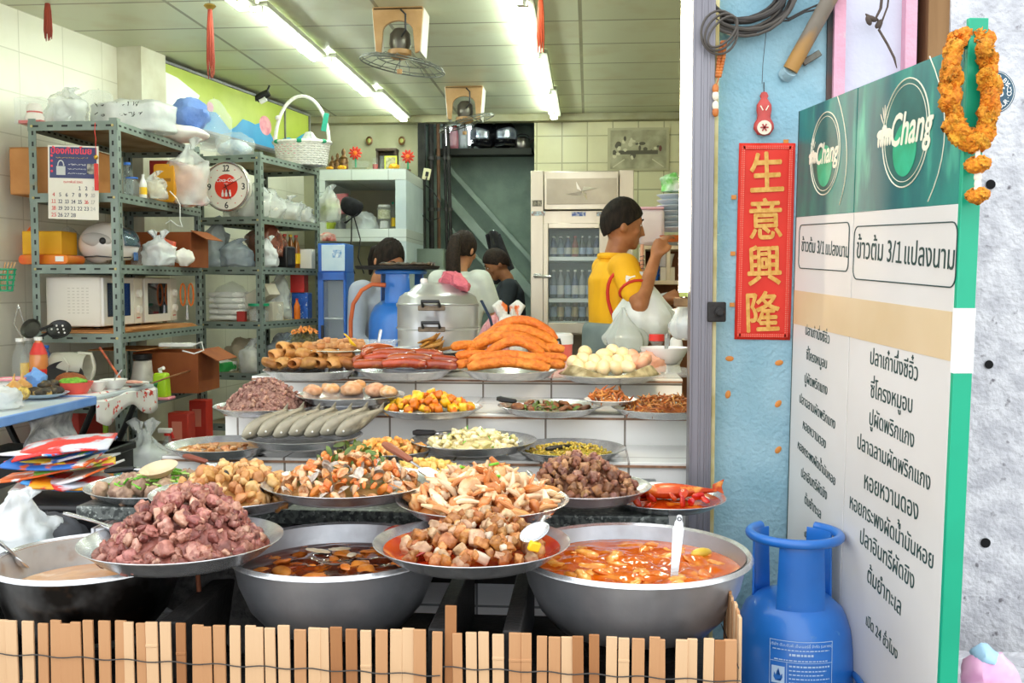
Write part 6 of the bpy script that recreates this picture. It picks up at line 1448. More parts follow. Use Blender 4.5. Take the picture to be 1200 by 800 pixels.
pko = M('sign_pink', '#e9a9b4', '#d97a90', sc=14, rough=.4)
for x, z_, a, b_ in ((Ls * .655, .19, .11, .085), (Ls * .30, .2, .05, .04), (Ls * .72, .1, .03, .03)): MB().ell((x, .002, z_), (a, .003, b_), 20, 10).build('pink_spot', pko, sg_)
for x, w_ in ((0, .022), (Ls, .022), (Ls * .80, .012)): MB().box((x, .035, Hs / 2), (w_, .09, Hs + .02)).build('frame_bar', alm, sg_, bevel=.002)
for z_ in (0, Hs): MB().box((Ls / 2, .035, z_), (Ls, .09, .02)).build('frame_bar', alm, sg_, bevel=.002)
cm = thing('security_camera', 'small dark and white security camera in front of the lime sign', 'camera', P(308, 113, 8.0))
b = MB().tube([(-.05, 0, -.02), (-.01, 0, .0), (.05, 0, .03)], [.03, .035, .03], 12); b.build('camera_body', BLACKPL, cm)
MB().tube([(-.02, -.01, -.045), (.03, -.01, -.02)], .022, 10).build('white_underside', WHITEPL, cm); MB().tube([(.03, 0, .02), (.05, .02, .09)], .009, 8).build('mount_arm', BLACKPL, cm); MB().lathe([(0, 0), (.02, 0), (.02, .004), (0, .004)], 14).build('lens', M('dark_glass'), cm, loc=(-.055, 0, -.02), rot=(0, -math.pi / 2, 0))
tas = M('red_tassel', '#a03c26', '#7d2a1a', sc=60, rough=.7, stretch=(1, 1, .08), bump=.5)
for x, y0, y1, lab in ((55.5, -2, 48, 'brown-red tassel hanging from the ceiling at the far left'), (246, 8, 92, 'long brown-red tassel with brass cap hanging near the left lamp row'), (634, -6, 62, 'orange-red tassel hanging beside the right lamp row')):
 a, b_ = P(x, y0, 5.7), P(x, y1, 5.7); L_ = a.z - b_.z
 t = thing('ceiling_tassel', lab, 'tassel', a)
 for k in range(9):
  o_ = Vector((.012 * math.cos(k * .7), .012 * math.sin(k * .7), 0)) if k else Vector((0, 0, 0))
  MB().tube([(o_.x * .6, o_.y * .6, -.01), (o_.x * 1.2, o_.y * 1.2, -L_ * .3), (o_.x * 1.6, o_.y * 1.6, -L_ * .75), (o_.x * 1.5, o_.y * 1.5, -L_ * (1 - .05 * (k % 4)))], [.005, .006, .006, .0025], 6).build('strand', tas if x < 600 else M('orange_tassel', '#d9582c', '#b8401c', sc=60, rough=.7, stretch=(1, 1, .08)), t)
 MB().lathe([(0, -.015), (.016, -.015), (.036, .004), (.03, .012), (.008, .02), (0, .02)], 18).build('brass_cap', M('brass_cap', '#b8974a', rough=.35, metal=.9), t)
 MB().tube([(0, 0, .015), (0, 0, max(.03, HC - a.z + .01))], .002, 6).build('cord', WIREM, t)
# green basket and border tiles on the left wall
t = thing('chopstick_basket', 'green plastic basket of chopsticks hung on the left wall', 'basket', P(4, 328, 5.4))
m = MB()
for k in range(5): m.tube([(.07 * math.cos(a * .4) * (.7 + .075 * k), .05 * math.sin(a * .4) * (.7 + .075 * k), -.06 + .03 * k) for a in range(16)], .005, 6, closed=True)
for a in range(8): m.tube([(.049 * math.cos(a * .785), .035 * math.sin(a * .785), -.06), (.07 * math.cos(a * .785), .05 * math.sin(a * .785), .06)], .005, 6)
m.build('basket_body', GREENP, t); MB().lathe([(0, -.06), (.05, -.06), (.05, -.055), (0, -.055)], 16, sy=.7).build('basket_bottom', GREENP, t)
for k in range(4): MB().tube([(.01 * k - .02, 0, -.05), (.02 + .02 * k, -.01, .1)], .0035, 6).build('chopstick', M('chopstick', '#d9873a', '#e0c090', sc=9, rough=.6), t)
# ---------------------------------------------------------------- tables at the left
ZTb = .80; XT = -2.45
tb = thing('folding_table', 'folding table with a bright blue rimmed top at the left edge', 'table', (XT - .35, 4.15, 0))
bt = M('table_blue', '#7fa9ea', '#6c98e0', sc=5, rough=.3)
MB().box((0, 0, ZTb - .012), (.7, 1.24, .02)).build('tabletop', M('table_top_pale', '#cdd6dc', rough=.35), tb, bevel=.006)
for c, s in (((.347, 0, ZTb - .02), (.014, 1.25, .045)), ((-.347, 0, ZTb - .02), (.014, 1.25, .045)), ((0, .622, ZTb - .02), (.7, .014, .045)), ((0, -.622, ZTb - .02), (.7, .014, .045))): MB().box(c, s).build('rim', bt, tb, bevel=.006)
bl = M('black_tube', '#17181a', rough=.4, metal=.3)
for y in (-.4, .42):
 for s in (-1, 1): MB().tube([(s * .3, y, ZTb - .04), (-s * .28, y + .02 * s, .02)], .016, 10).build('leg', bl, tb)
 MB().tube([(-.16, y, .22), (.16, y, .22)], .011, 8).build('stretcher', bl, tb)
tb2 = thing('folding_table', 'second folding table under the floral plastic cloth by the rack', 'table', (XT - .32, 5.13, 0))
MB().box((0, 0, ZTb - .014), (.62, .66, .02)).build('tabletop', M('table_top_pale'), tb2, bevel=.005)
for y in (-.25, .25):
 for s in (-1, 1): MB().tube([(s * .27, y, ZTb - .03), (s * .12, y, .45), (-s * .2, y, .02)], .017, 10).build('leg', bl, tb2)
 MB().tube([(-.14, y, .3), (.0, y, .26), (.14, y, .3)], .014, 8).build('stretcher', bl, tb2)
flm = M('floral_plastic', '#f2efec', '#e6e2e0', sc=5, rough=.35, c3='#d8402e', sc3=24, lo3=.6, hi3=.63)
def cl_fn(i, j):
 x = -.33 + .66 * i; y = -.35 + .7 * j; z_ = ZTb + .003
 ex = max(0, x - .30) + max(0, -.30 - x); 
 p = Vector((x, y, z_))
 if i > .9: p = Vector((.315 + .008 * math.sin(j * 15), y, z_ - (i - .9) * 1.6 * (.8 + .25 * math.sin(j * 9))))
 return p
o = MB().grid(cl_fn, 41, 24).build('table_cloth', flm, loc=(XT - .32, 5.13, 0), solid=.002); tag(o, 'white plastic tablecloth with red flowers hanging over the second table edge', 'tablecloth')
o = MB().grid(lambda i, j: Vector((.02 * math.sin(j * 6 + i * 3), .42 * (i - .5), -.16 * j * (1 - .3 * math.sin(i * 5)))), 16, 8).build('hanging_cloth', M('grey_speckled_cloth', '#a9a9ae', '#7f8085', sc=22, rough=.8, c3='#d9d9dc', sc3=6), loc=(XT - .05, 4.45, ZTb - .045), solid=.002); tag(o, 'grey speckled cloth hanging below the blue table rim', 'cloth')
zt = ZTb + .005
t = bottle('ketchup_bottle', 'orange-red sauce bottle with a white cap on the cluttered table', A(43, 5.25, zt), .048, .265, M('sauce_orange', '#d98a4a', '#cf7a38', sc=4, rough=.12, coat=.5), WHITEPL, None)
MB().lathe([(.0485, .03), (.0492, .035), (.0492, .085), (.0485, .09)], 20).build('label_band', RED, t); MB().lathe([(.047, .17), (.03, .215), (.022, .235)], 20).build('neck_label', RED, t)
MB().box((0, -.0492, .06), (.05, .001, .022)).build('label_print', INKW, t)
for x, Y_, lab in ((21, 5.2, 'clear water bottle left of the sauce bottle, nearer one'), (31, 5.32, 'clear bottle with yellow band directly beside the sauce bottle')): bottle('water_bottle', lab, A(x, Y_, zt), .042, .26, GLASS, WHITEPL, YELLOW if x > 25 else None, neck=.4)
bottle('water_bottle', 'blue-capped bottle behind the sauce bottle', A(52, 5.4, zt), .035, .21, M('blue_tint', '#3d6fb8', rough=.1, alpha=.6, coat=.5), BLUEP)
jg = thing('plastic_jug', 'clear plastic jug with a curved handle lying on the cluttered table', 'jug', A(82, 5.36, zt + .09))
b = MB().lathe([(0, -.1), (.085, -.1), (.088, .0), (.08, .1), (.076, .1), (.083, 0), (.08, -.095), (0, -.095)], 28); b.v = [(z_, y, x) for x, y, z_ in b.v]; b.build('jug_body', M('jug_plastic', '#d5d3c2', rough=.15, alpha=.55, coat=.4), jg)
MB().tube([(.07, -.06, .085), (.14, -.05, .08), (.155, -.05, .0), (.13, -.05, -.07), (.08, -.06, -.08)], .009, 8).build('handle', M('jug_plastic'), jg)
MB().tube([(-.0, -.088, .06), (.03, -.09, .02), (.01, -.09, -.05)], .006, 8).build('moulded_rib', M('jug_plastic'), jg)
o = MB().lathe([(0, 0), (.1, 0), (.12, .02), (.117, .022), (.098, .004), (0, .004)], 28).build('black_grill_pan', BLACKPL, loc=A(70, 5.24, zt + .02), rot=(1.0, 0, .2)); tag(o, 'black ridged grill plate leaning on the clear jug', 'pan')
pl = bowl('blue_plate', 'pale blue oval plate of charred food near the table edge', A(45, 4.68, zt), .13, .022, M('pale_blue_plate', '#cfe0f0', rough=.3), 'plate', .6)
chm = M('charred_skin', '#2c2620', '#5a4a34', sc=30, rough=.5, c3='#c9a55c', sc3=18, lo3=.55, hi3=.62)
for k, (x, Y_) in enumerate(((38, 4.66), (48, 4.62), (57, 4.68), (62, 4.72), (50, 4.76), (60, 4.8))): lump('charred_eggplant', 'charred grilled vegetable on the pale blue plate', A(x, Y_, zt + .008 + .022 * (k > 3)), (.045, .026, .022), chm, 60 + k, .3, 'food', 'charred vegetables', rot=(0, 0, k * 1.1), flat=False)
rb = bowl('red_bowl', 'red plastic bowl of green herbs on the cluttered table', A(86, 4.85, zt), .085, .06, M('coral_red', '#e8584a', rough=.35), foot=.6)
lump('chopped_herbs', 'heap of bright green herbs in the red bowl', A(83, 4.85, zt + .04), (.07, .06, .02), M('bright_herbs', '#86c23a', '#5f9a22', sc=60, rough=.6, bump=1), 64, .3, 'herbs')['kind'] = 'stuff'
bowl('tin_plate', 'steel plate under the heap of brown peanuts', A(80, 5.12, zt), .1, .016, STEEL, 'plate', .7)
b = MB().ell((0, 0, .02), (.085, .07, .05), 24, 14); b.v = [tuple(wob(v, .01, 60, 5)) for v in b.v]; o = b.build('peanuts', M('peanut_brown', '#a85a26', '#8a4519', sc=110, rough=.6, bump=1, bsc=120), loc=A(80, 5.12, zt + .012)); tag(o, 'heap of small brown peanuts behind the red bowl', 'food', None, 'stuff')
bowl('white_bowl', 'small white bowl right of the red bowl', A(111, 4.98, zt), .05, .05, WHITEPL); bowl('white_bowl', 'larger white bowl at the cloth edge with a spoon in it', A(131, 5.1, zt), .07, .05, WHITEPL)
spoon('spoon', 'steel spoon standing in the larger white bowl', A(141, 5.12, zt + .1), A(129, 5.1, zt + .03), STEEL, .016)
for k, (x, Y_, lab) in enumerate(((123, 5.32, 'white plate of orange sauce at the back of the cloth'), (153, 5.3, 'white plate of pink slices at the right of the cloth'))):
 bowl('white_plate', lab, A(x, Y_, zt), .09, .014, WHITEPL, 'plate', .65)
 for q in range(5): lump('slice', ('orange relish on the back plate', 'pale pink slice on the right plate')[k], A(x - 6 + 3 * q, Y_ + .02 * (q % 2), zt + .008), (.03, .02, .008), M(('orange_relish', 'pink_slice')[k], ('#e0763a', '#e2b3a4')[k], ('#c9591e', '#d99a8a')[k], sc=20, rough=.4), q, .3, 'food', ('orange relish pieces', 'pink slices')[k])
onm = M('onion_skin', '#dcae6c', '#c98f4a', sc=12, rough=.35, stretch=(4, 4, .6))
for k, (x, Y_) in enumerate(((13, 4.62), (23, 4.72))):
 t = thing('onion', ('round tan onion at the left of the table, nearer the edge', 'tan onion behind the nearer one on the table')[k], 'onion', A(x, Y_, zt)); MB().lathe([(0, 0), (.03, .004), (.048, .03), (.044, .055), (.022, .074), (.008, .086), (.005, .105), (0, .106)], 22).build('bulb', onm, t); MB().tube([(0, 0, .1), (.006, 0, .12)], [.006, .002], 6).build('dry_tip', onm, t)
o = MB().lathe([(0, 0), (.03, 0), (.032, .02), (.02, .026), (0, .026)], 22).build('cut_fruit', M('cut_yellow', '#e3c45c', '#8a6a2a', sc=40, rough=.4), loc=A(25, 4.5, zt + .035), rot=(1.2, 0, 0)); tag(o, 'cut yellow-fleshed fruit lying at the front of the table', 'fruit')
bag('plastic_bag', 'small sky blue plastic bag between onions and sauce bottle', A(38, 4.98, zt), .12, .1, .12, M('sky_blue_bag', '#7fb0ec', '#5f94dc', sc=6, rough=.3, bump=.4), 66, knot=False)
t = bottle('tub', 'white tub with a pink rim at the far left of the table', A(9, 4.85, zt), .07, .075, WHITEPL, None, neck=.95, cat='tub'); MB().tube([(.07 * math.cos(a * .314), .07 * math.sin(a * .314), .072) for a in range(20)], .006, 7, closed=True).build('rim', PINK, t)
bag('plastic_bag', 'white plastic bag at the very left on the blue table', A(4, 4.25, zt), .13, .16, .11, BAGW, 68, knot=False)
tag(MB().tube([A(115, 5.42, zt + .2), A(139, 5.42, zt + .02)], .007, 8).build('striped_stick', M('striped_stick', '#c9622c', '#7a2a14', sc=40, rough=.5, stretch=(.2, .2, 1))), 'red-brown striped stick leaning over the tablecloth', 'stick')
# utensils before the microwave
t = thing('skimmer', 'black perforated skimmer lying before the nearer microwave', 'skimmer', P(70, 388, 5.35))
MB().lathe([(0, 0), (.05, .004), (.065, .02), (.06, .02), (.045, .007), (0, .004)], 24).build('bowl', BLACKPL, t, rot=(.9, 0, .3)); MB().tube([(-.05, 0, .0), (-.16, .02, -.05)], .008, 8).build('handle', BLACKPL, t)
m = MB()
for k in range(9): m.ell((-.035 + .035 * (k % 3), -.012 - .01 * (k // 3), -.02 + .02 * (k // 3) + .012), (.006, .003, .006), 8, 6)
m.build('holes', WHITEPL, t)
t = thing('tongs', 'steel tongs leaning against the left rack post', 'tongs', P(22, 375, 5.38))
for s in (-1, 1): MB().tube([(s * .004, 0, .07), (s * .03, 0, -.02), (s * .018 + .04, 0, -.11)], .006, 8, flat=.4).build('arm', STEEL, t)
MB().tube([(-.005, 0, .065), (0, 0, .085), (.005, 0, .065)], .006, 8).build('hinge', STEEL, t)
t = thing('frying_pan', 'small dark frying pan hanging beside the microwave', 'pan', P(38, 386, 5.3))
MB().lathe([(0, 0), (.045, 0), (.058, .018), (.055, .018), (.043, .003), (0, .003)], 26).build('pan_body', M('dark_pan', '#4a4a42', '#33332e', sc=9, rough=.4, metal=.6), t, rot=(1.2, 0, 0)); MB().tube([(.05, -.01, .0), (.13, -.01, .03)], .008, 8).build('handle', BLACKPL, t)
for x, Y_, h_, lab in ((30, 4.35, .6, 'added black crate filling in the shade under the blue-rimmed table'), (88, 4.95, .52, 'added black crate filling in the shade under the floral cloth table')):  # crates added below the tables to stand in for the dark shade there
 t = thing('plastic_crate', lab, 'crate', A(x, Y_, 0)); MB().box((0, 0, h_ / 2), (.42, .36, h_)).build('shade_filler', BLACKPL, t, bevel=.01); MB().box((0, 0, h_ - .02), (.44, .38, .04)).build('rim', BLACKPL, t, bevel=.006)
 for q in range(3): MB().box((0, -.181, h_ * (.25 + .22 * q)), (.34, .004, .03)).build('grip_slot', SLOT, t)
# ---------------------------------------------------------------- low left: magazines, bags
zz = .735
tag(MB().box((-1.62, 2.95, zz / 2 - .01), (.46, .42, zz - .02)).build('plastic_crate', BLACKPL, bevel=.012), 'black crate under the pile of old magazines', 'crate')
cols = ['#e8e6e0', '#d8322a', '#f0a020', '#3f8fd0', '#e9e9ea', '#e86a2a', '#6fae3a', '#f2d13a', '#c9cdd6', '#d94a5a', '#2f6fc0', '#f1efe9']
r = random.Random(17)
for k in range(14):
 mt = M('magazine_%d' % (k % 12), cols[k % 12], cols[(k * 5 + 3) % 12], sc=r.uniform(9, 18), rough=.45, lo=.52, hi=.58, c3=cols[(k * 7 + 1) % 12], sc3=14, lo3=.6, hi3=.64)
 tw = r.uniform(-.5, .5); w_, d_ = r.uniform(.2, .27), .2
 b = MB().grid(lambda i, j: Vector((w_ * (i - .5), d_ * (j - .5), .02 * math.sin(i * 2.6 + k) * (1 if k % 2 else .4) + .012 * (i ** 3))), 10, 4)
 o = b.build('magazine', mt, loc=(-1.60 + r.uniform(-.04, .04), 2.93 + r.uniform(-.05, .02), zz + .006 + .0085 * k), rot=(r.uniform(-.06, .1), r.uniform(-.1, .08), tw), solid=.006)
 tag(o, 'folded colour magazine in the fanned pile beside the meatball tray', 'magazine', 'old magazines on the black crate')
tag(MB().box((-1.82, 2.5, .26), (.5, .46, .52)).build('wooden_crate', WOOD, bevel=.01), 'low wooden crate beneath the plastic bags at far left', 'crate')
bag('plastic_bag', 'white plastic bag heaped above the left pan edge', A(10, 2.62, .52), .22, .2, .26, BAGW, 71)
bag('plastic_bag', 'pale aqua plastic bag slumped beside the left pan', A(32, 2.55, .52), .2, .2, .16, M('aqua_bag', '#b9d6d8', '#9cc2c6', sc=6, rough=.3, alpha=.9, bump=.4), 72, knot=False)
bag('dark_bag', 'dark grey cloth bag between aqua bag and magazines', A(52, 2.7, .52), .22, .18, .2, M('dark_cloth', '#4c4e52', '#3a3b3f', sc=9, rough=.9), 73, knot=False)
# ================================================================== INSIDE: THE BACK
# ---- white tiled shelf unit
uy0, uy1 = 8.75, BY - .01
ux0, ux1 = P(374, 240, uy0).x, P(476, 240, uy0).x
utile = tile_mat('unit_tiles', '#e3ebe6', '#dde6e1', '#b3bcb6', .33, .2, gs=.004, axis='XZ', rough=.2, off=(.12, .02))
un = thing('tiled_shelf_unit', 'white tiled wall unit with an open niche, shrine things on top', 'shelf', (0, 0, 0))
zt0, zt1, zb0, zb1 = P(420, 198, uy0).z, P(420, 211, uy0).z, P(420, 268, uy0).z, P(420, 283, uy0).z
xo0, xo1 = P(381, 240, uy0).x, P(463, 240, uy0).x; um = (uy0 + uy1) / 2; ud = uy1 - uy0
MB().box(((ux0 + ux1) / 2, um, (zt0 + zt1) / 2), (ux1 - ux0, ud, zt0 - zt1)).build('top_slab', utile, un, bevel=.004)
MB().box(((ux0 + ux1) / 2, um, (zb0 + zb1) / 2), (ux1 - ux0, ud, zb0 - zb1)).build('bottom_slab', utile, un, bevel=.004)
MB().box(((ux0 + xo0) / 2, um, (zt1 + zb0) / 2), (xo0 - ux0, ud - .004, zt1 - zb0)).build('side_wall', utile, un)
MB().box(((ux1 + xo1) / 2, um, zt1 / 2), (ux1 - xo1 - .002, ud - .004, zt1)).build('side_column', M('unit_paint', '#cfdde0', '#c3d2d6', sc=4, rough=.4), un, bevel=.004)
MB().box(((xo0 + xo1) / 2, uy1 - .02, (zt1 + zb0) / 2), (xo1 - xo0, .03, zt1 - zb0)).build('niche_back', M('niche_beige', '#b9b296', '#aea78b', sc=4, rough=.7), un)
# things on the top ledge
Yt = 8.95
gold = M('statue_brown', '#8a6238', '#5f4122', sc=30, rough=.4, metal=.3); ylw = M('yellow_flower', '#f2b81c', '#e09a0c', sc=80, rough=.7, bump=1)
def statue(label, x, y1, h_px, seed):
 p = A(x, Yt, zt0); k = S(h_px, Yt); t = thing('shrine_statue', label, 'statue', p)
 MB().lathe([(0, 0), (.26 * k, 0), (.28 * k, .08 * k), (.2 * k, .1 * k), (.22 * k, .2 * k), (.2 * k, .35 * k), (.13 * k, .55 * k), (.16 * k, .62 * k), (.08 * k, .7 * k), (.07 * k, .74 * k), (.1 * k, .82 * k), (.08 * k, .92 * k), (.03 * k, 1.0 * k), (0, 1.02 * k)], 18).build('figure', gold, t)
 for s in (-1, 1): MB().tube([(s * .15 * k, 0, .58 * k), (s * .2 * k, -.06 * k, .42 * k), (s * .05 * k, -.16 * k, .36 * k)], [.05 * k, .045 * k, .03 * k], 8).build('arm', gold, t)
statue('tall brown shrine statue at the left of the tiled ledge', 404, 0, 27, 1); statue('smaller brown shrine statue behind the wicker basket handle', 391, 0, 19, 2); statue('slim brown statue between two others on the tiled ledge', 397, 0, 22, 3)
for x, y, s, lab in ((388, 193, 3.2, 'yellow flower cluster beside the wicker basket on the ledge'), (402, 194, 4, 'yellow flower cluster before the tall shrine statue'), (463, 196, 5, 'yellow flower cluster before the framed picture')):
 lump('flower_cluster', lab, A(x, Yt - .12, zt0), (S(s * 1.3, Yt), S(s, Yt), S(s * .7, Yt)), ylw, int(x), .4, 'flowers', fr=4)
rf = M('red_lotus', '#e0442a', '#c9301c', sc=30, rough=.5)
for x, y, lab in ((418, 180, 'left red lotus lamp standing on the tiled ledge'), (479, 184, 'right red lotus lamp at the end of the tiled ledge')):
 t = thing('lotus_lamp', lab, 'lamp', A(x, Yt - .03, zt0)); hz = P(x, y, Yt).z - zt0
 MB().tube([(0, 0, 0), (0, 0, hz)], .008, 8).build('stem', GREENP, t); MB().lathe([(0, 0), (.03, 0), (.025, .012), (0, .014)], 14).build('base', gold, t)
 for k in range(10): MB().ell((.034 * math.cos(k * .628), -.01, hz + .034 * math.sin(k * .628)), (.03, .012, .012), 10, 6, rot=(0, -k * .628, 0)).build('petal', rf, t)
 MB().ell((0, -.02, hz), (.02, .012, .02), 10, 8).build('centre', ORANGE, t)
t = thing('glass_tank', 'small clear glass tank on the tiled ledge under the left lotus', 'tank', A(424, Yt, zt0)); MB().box((0, 0, .045), (.15, .1, .09)).build('glass_case', GLASS, t, bevel=.003); MB().box((0, 0, .018), (.14, .09, .03)).build('contents', M('tank_fill', '#8d8a5a', '#6f7048', sc=30, rough=.6), t)
t = thing('picture_frame', 'lime-edged framed picture standing on the tiled ledge', 'picture', A(459, Yt - .06, zt0)); w_, h_ = S(15, Yt), S(17, Yt)
MB().box((0, 0, h_ / 2), (w_, .02, h_)).build('frame', M('lime_frame', '#cfd24a', rough=.4), t, bevel=.003); MB().box((0, -.011, h_ / 2), (w_ * .75, .002, h_ * .78)).build('picture', M('dim_picture', '#8a8f6a', '#c9c4a0', sc=30, rough=.5), t)
t = thing('shrine_box', 'dark carved shrine box behind the framed picture', 'box', A(455, Yt + .2, zt0)); w_, h_ = S(22, Yt), S(28, Yt); dk_ = M('dark_carving', '#3a2c20', '#57432f', sc=30, rough=.5)
for c, s in (((0, 0, .01), (w_, .12, .02)), ((0, 0, h_), (w_ * 1.15, .14, .025)), ((-w_ / 2, 0, h_ / 2), (.02, .12, h_)), ((w_ / 2, 0, h_ / 2), (.02, .12, h_)), ((0, .055, h_ / 2), (w_, .01, h_))): MB().box(c, s).build('panel', dk_, t, bevel=.003)
for x, s, lab in ((441, 15, 'clear drinking glass on the ledge, left of the frame'), (449, 18, 'taller clear glass beside the framed picture'), (472, 13, 'clear glass right of the framed picture on the ledge')): bottle('drinking_glass', lab, A(x, Yt - .05, zt0), .028, S(s, Yt), GLASS, None, neck=.95, cat='glass', fill=M('red_drink', '#b84a48', rough=.2) if x == 441 else None)
for x, lab in ((433, 'left small oval medallion high on the back wall'), (471, 'right small oval medallion high on the back wall')):
 t = thing('wall_medallion', lab, 'medallion', P(x, 165, BY - .03)); MB().lathe([(0, 0), (.03, 0), (.034, .008), (.02, .016), (0, .018)], 18, sy=1.3).build('rim', gold, t, rot=(math.pi / 2, 0, 0)); MB().ell((0, -.014, 0), (.018, .006, .024), 12, 8).build('boss', M('medal_green', '#a9ae5a', rough=.4), t)
# niche
Yn = 9.0
t = thing('pink_bucket', 'pink plastic bucket tilted in the tiled niche', 'bucket', A(401, Yn, zb0 + .15)); k = S(22, Yn)
MB().lathe([(0, 0), (.36 * k, 0), (.5 * k, k), (.52 * k, k), (.52 * k, 1.03 * k), (.47 * k, 1.03 * k), (.34 * k, .02 * k), (0, .02 * k)], 26).build('bucket_body', M('salmon_pink', '#d98088', rough=.45), t, rot=(0, -.12, 0))
hat = thing('black_hat', 'black cloth cap with dangling strings hung over the niche shelf', 'cap', A(412, 8.7, zb0 + .2)); k = S(30, 8.7)
b = MB().ell((0, 0, 0), (k * .5, k * .4, k * .33), 20, 12); b.v = [tuple(wob(v, .05, 6, 3)) for v in b.v]; b.build('crown', M('black_cloth', '#17171a', '#26262a', sc=20, rough=.9), hat)
b = MB().grid(lambda i, j: Vector((k * .3 - k * .5 * i - .0, -.08 * j, -k * .25 - .16 * k * j * (1 - i) - .1 * i)), 8, 5); b.build('brim', M('black_cloth'), hat, solid=.006)
for x0, dx in ((.03, .0), (.05, .06)): MB().tube([(x0, -.1, -.1), (x0 + dx, -.12, -.3), (x0 - .02 + dx, -.12, -.46), (x0 + .03 + dx, -.12, -.6)], .006, 6).build('string', M('black_cloth'), hat)
MB().ell((.01, -k * .38, .02), (.02, .01, .01), 8, 6).build('orange_badge', ORANGE, hat)
bag('plastic_bag', 'white plastic bag under the black cap in the niche', A(424, 8.95, zb0), .26, .3, .18, BAGW, 81, knot=False); bag('plastic_bag', 'crumpled white bag at the left of the tiled niche', A(402, 9.2, zb0), .2, .2, .13, BAG, 82)
bag('plastic_bag', 'yellow-green plastic bag at the left corner of the niche', A(386, 8.85, zb0), .1, .12, .16, M('yellowgreen_bag', '#b9c940', rough=.4), 83, knot=False)
t = thing('glass_jar', 'clear jar of pale sweets with a lid in the tiled niche', 'jar', A(451, 9.0, zb0)); k = S(19, 9)
MB().lathe([(0, 0), (.42 * k, 0), (.45 * k, .1 * k), (.45 * k, 1.35 * k), (.36 * k, 1.45 * k), (0, 1.45 * k)], 24).build('jar_body', CLEAR, t); MB().lathe([(0, .7 * k), (.4 * k, .7 * k), (.4 * k, 1.25 * k), (0, 1.25 * k)], 20).build('contents', M('pale_sweets', '#d8d3a4', '#a9a878', sc=50, rough=.6), t); MB().lathe([(0, 1.42 * k), (.38 * k, 1.42 * k), (.36 * k, 1.56 * k), (0, 1.58 * k)], 20).build('lid', WHITEPL, t); MB().lathe([(0, .02), (.3 * k, .02), (.25 * k, .55 * k), (0, .6 * k)], 16).build('white_cup', WHITEPL, t)
bottle('green_bottle', 'slim bottle with a green cap at the right of the niche', A(461, 9.05, zb0), .022, .26, GLASS, GREENP, YELLOW)
for x, lab in ((436, 'left clear glass at the back of the niche'), (431, 'far clear glass at the back of the niche')): bottle('drinking_glass', lab, A(x, 9.4, zb0), .03, .2, GLASS, None, neck=.9, cat='glass')
t = bag('snack_bag', 'red, white and black packet on the front edge of the tiled unit', A(384, 8.7, zb1 + .0), .16, .06, .09, M('red_white_pack', '#e9e4de', '#d8402e', sc=12, rough=.4, c3='#2a2a2c', sc3=10), 84, knot=False)
# ---- blue upright display cabinet below
dc = thing('display_cabinet', 'narrow blue-framed glass display cabinet with a white header', 'cabinet', A(389, 7.5, 0), .05); k = S(1, 7.5)
cw2, cz0, cz1, cz2 = S(33, 7.5), .55, P(389, 319, 7.5).z, P(389, 285, 7.5).z
bcf = M('cabinet_blue', '#1f66c8', '#1a5ab8', sc=4, rough=.35)
MB().box((0, .17, (cz1 + cz2) / 2), (cw2, .34, cz2 - cz1)).build('header', bcf, dc, bevel=.006); MB().box((.012, -.002, (cz1 + cz2) / 2), (cw2 * .84, .012, (cz2 - cz1) * .9)).build('header_panel', M('header_white', '#cfe2ee', '#b9d4e6', sc=4, rough=.3), dc, bevel=.003)
MB().box((cw2 * .2, -.009, cz2 - .08), (cw2 * .34, .003, .06)).build('header_print', M('header_print', '#5f9ad0', '#e3edf4', sc=40, rough=.4), dc)
for x, w_ in ((-cw2 * .4, cw2 * .2), (cw2 * .46, cw2 * .08)): MB().box((x, 0, (cz0 + cz1) / 2), (w_, .03, cz1 - cz0)).build('door_frame', bcf, dc, bevel=.003)
for z_ in (cz0 + .03, cz1 - .03): MB().box((0, 0, z_), (cw2, .03, .06)).build('door_frame', bcf, dc, bevel=.003)
MB().box((0, .004, (cz0 + cz1) / 2), (cw2 * .8, .006, cz1 - cz0 - .1)).build('glass_door', GLASS, dc); MB().box((0, .33, (cz0 + cz1) / 2), (cw2, .02, cz1 - cz0)).build('back', M('cab_white', '#dfe6ea', rough=.5), dc)
for s in (-1, 1): MB().box((s * cw2 * .49, .17, (cz0 + cz1) / 2), (.012, .32, cz1 - cz0)).build('side', bcf, dc)
for z_ in (.6, .85, 1.1): MB().box((0, .17, z_), (cw2 * .94, .3, .01)).build('glass_shelf', M('cab_white'), dc)
MB().box((-cw2 * .33, -.03, 1.0), (.02, .02, .1)).build('handle', BLACKPL, dc, bevel=.003); MB().box((0, .17, .27), (cw2, .34, .54)).build('cabinet_foot', bcf, dc, bevel=.005)
# ---- stairwell: lit window, shelf with helmets, pipes
wz0, wz1 = P(540, 172, BY + .58).z, P(540, 141, BY + .58).z
wx0, wx1 = P(519, 150, BY + .58).x, P(554, 150, BY + .58).x
w1 = struct(thing('window_1', 'small bright window high in the stairwell', 'window', ((wx0 + wx1) / 2, BY + .595, (wz0 + wz1) / 2)))
MB().box((0, 0, 0), (wx1 - wx0, .02, wz1 - wz0)).build('window_pane', M('daylit_glass', '#f3f6f8', emit=3.0), w1)
for x in (-.5, 0, .5): MB().box((x * (wx1 - wx0), -.015, 0), (.025, .03, wz1 - wz0 + .03)).build('window_frame', M('window_frame_grey', '#6f766f', rough=.5), w1)
for z_ in (-.5, .5): MB().box((0, -.015, z_ * (wz1 - wz0)), (wx1 - wx0, .03, .025)).build('window_frame', M('window_frame_grey'), w1)
Yh = BY + .3
sz = P(560, 176, Yh).z; s0, s1 = P(513, 176, Yh).x, P(624, 176, Yh).x
t = thing('stairwell_shelf', 'dark shelf across the stairwell holding two helmets and a kettle', 'shelf', ((s0 + s1) / 2, Yh, sz))
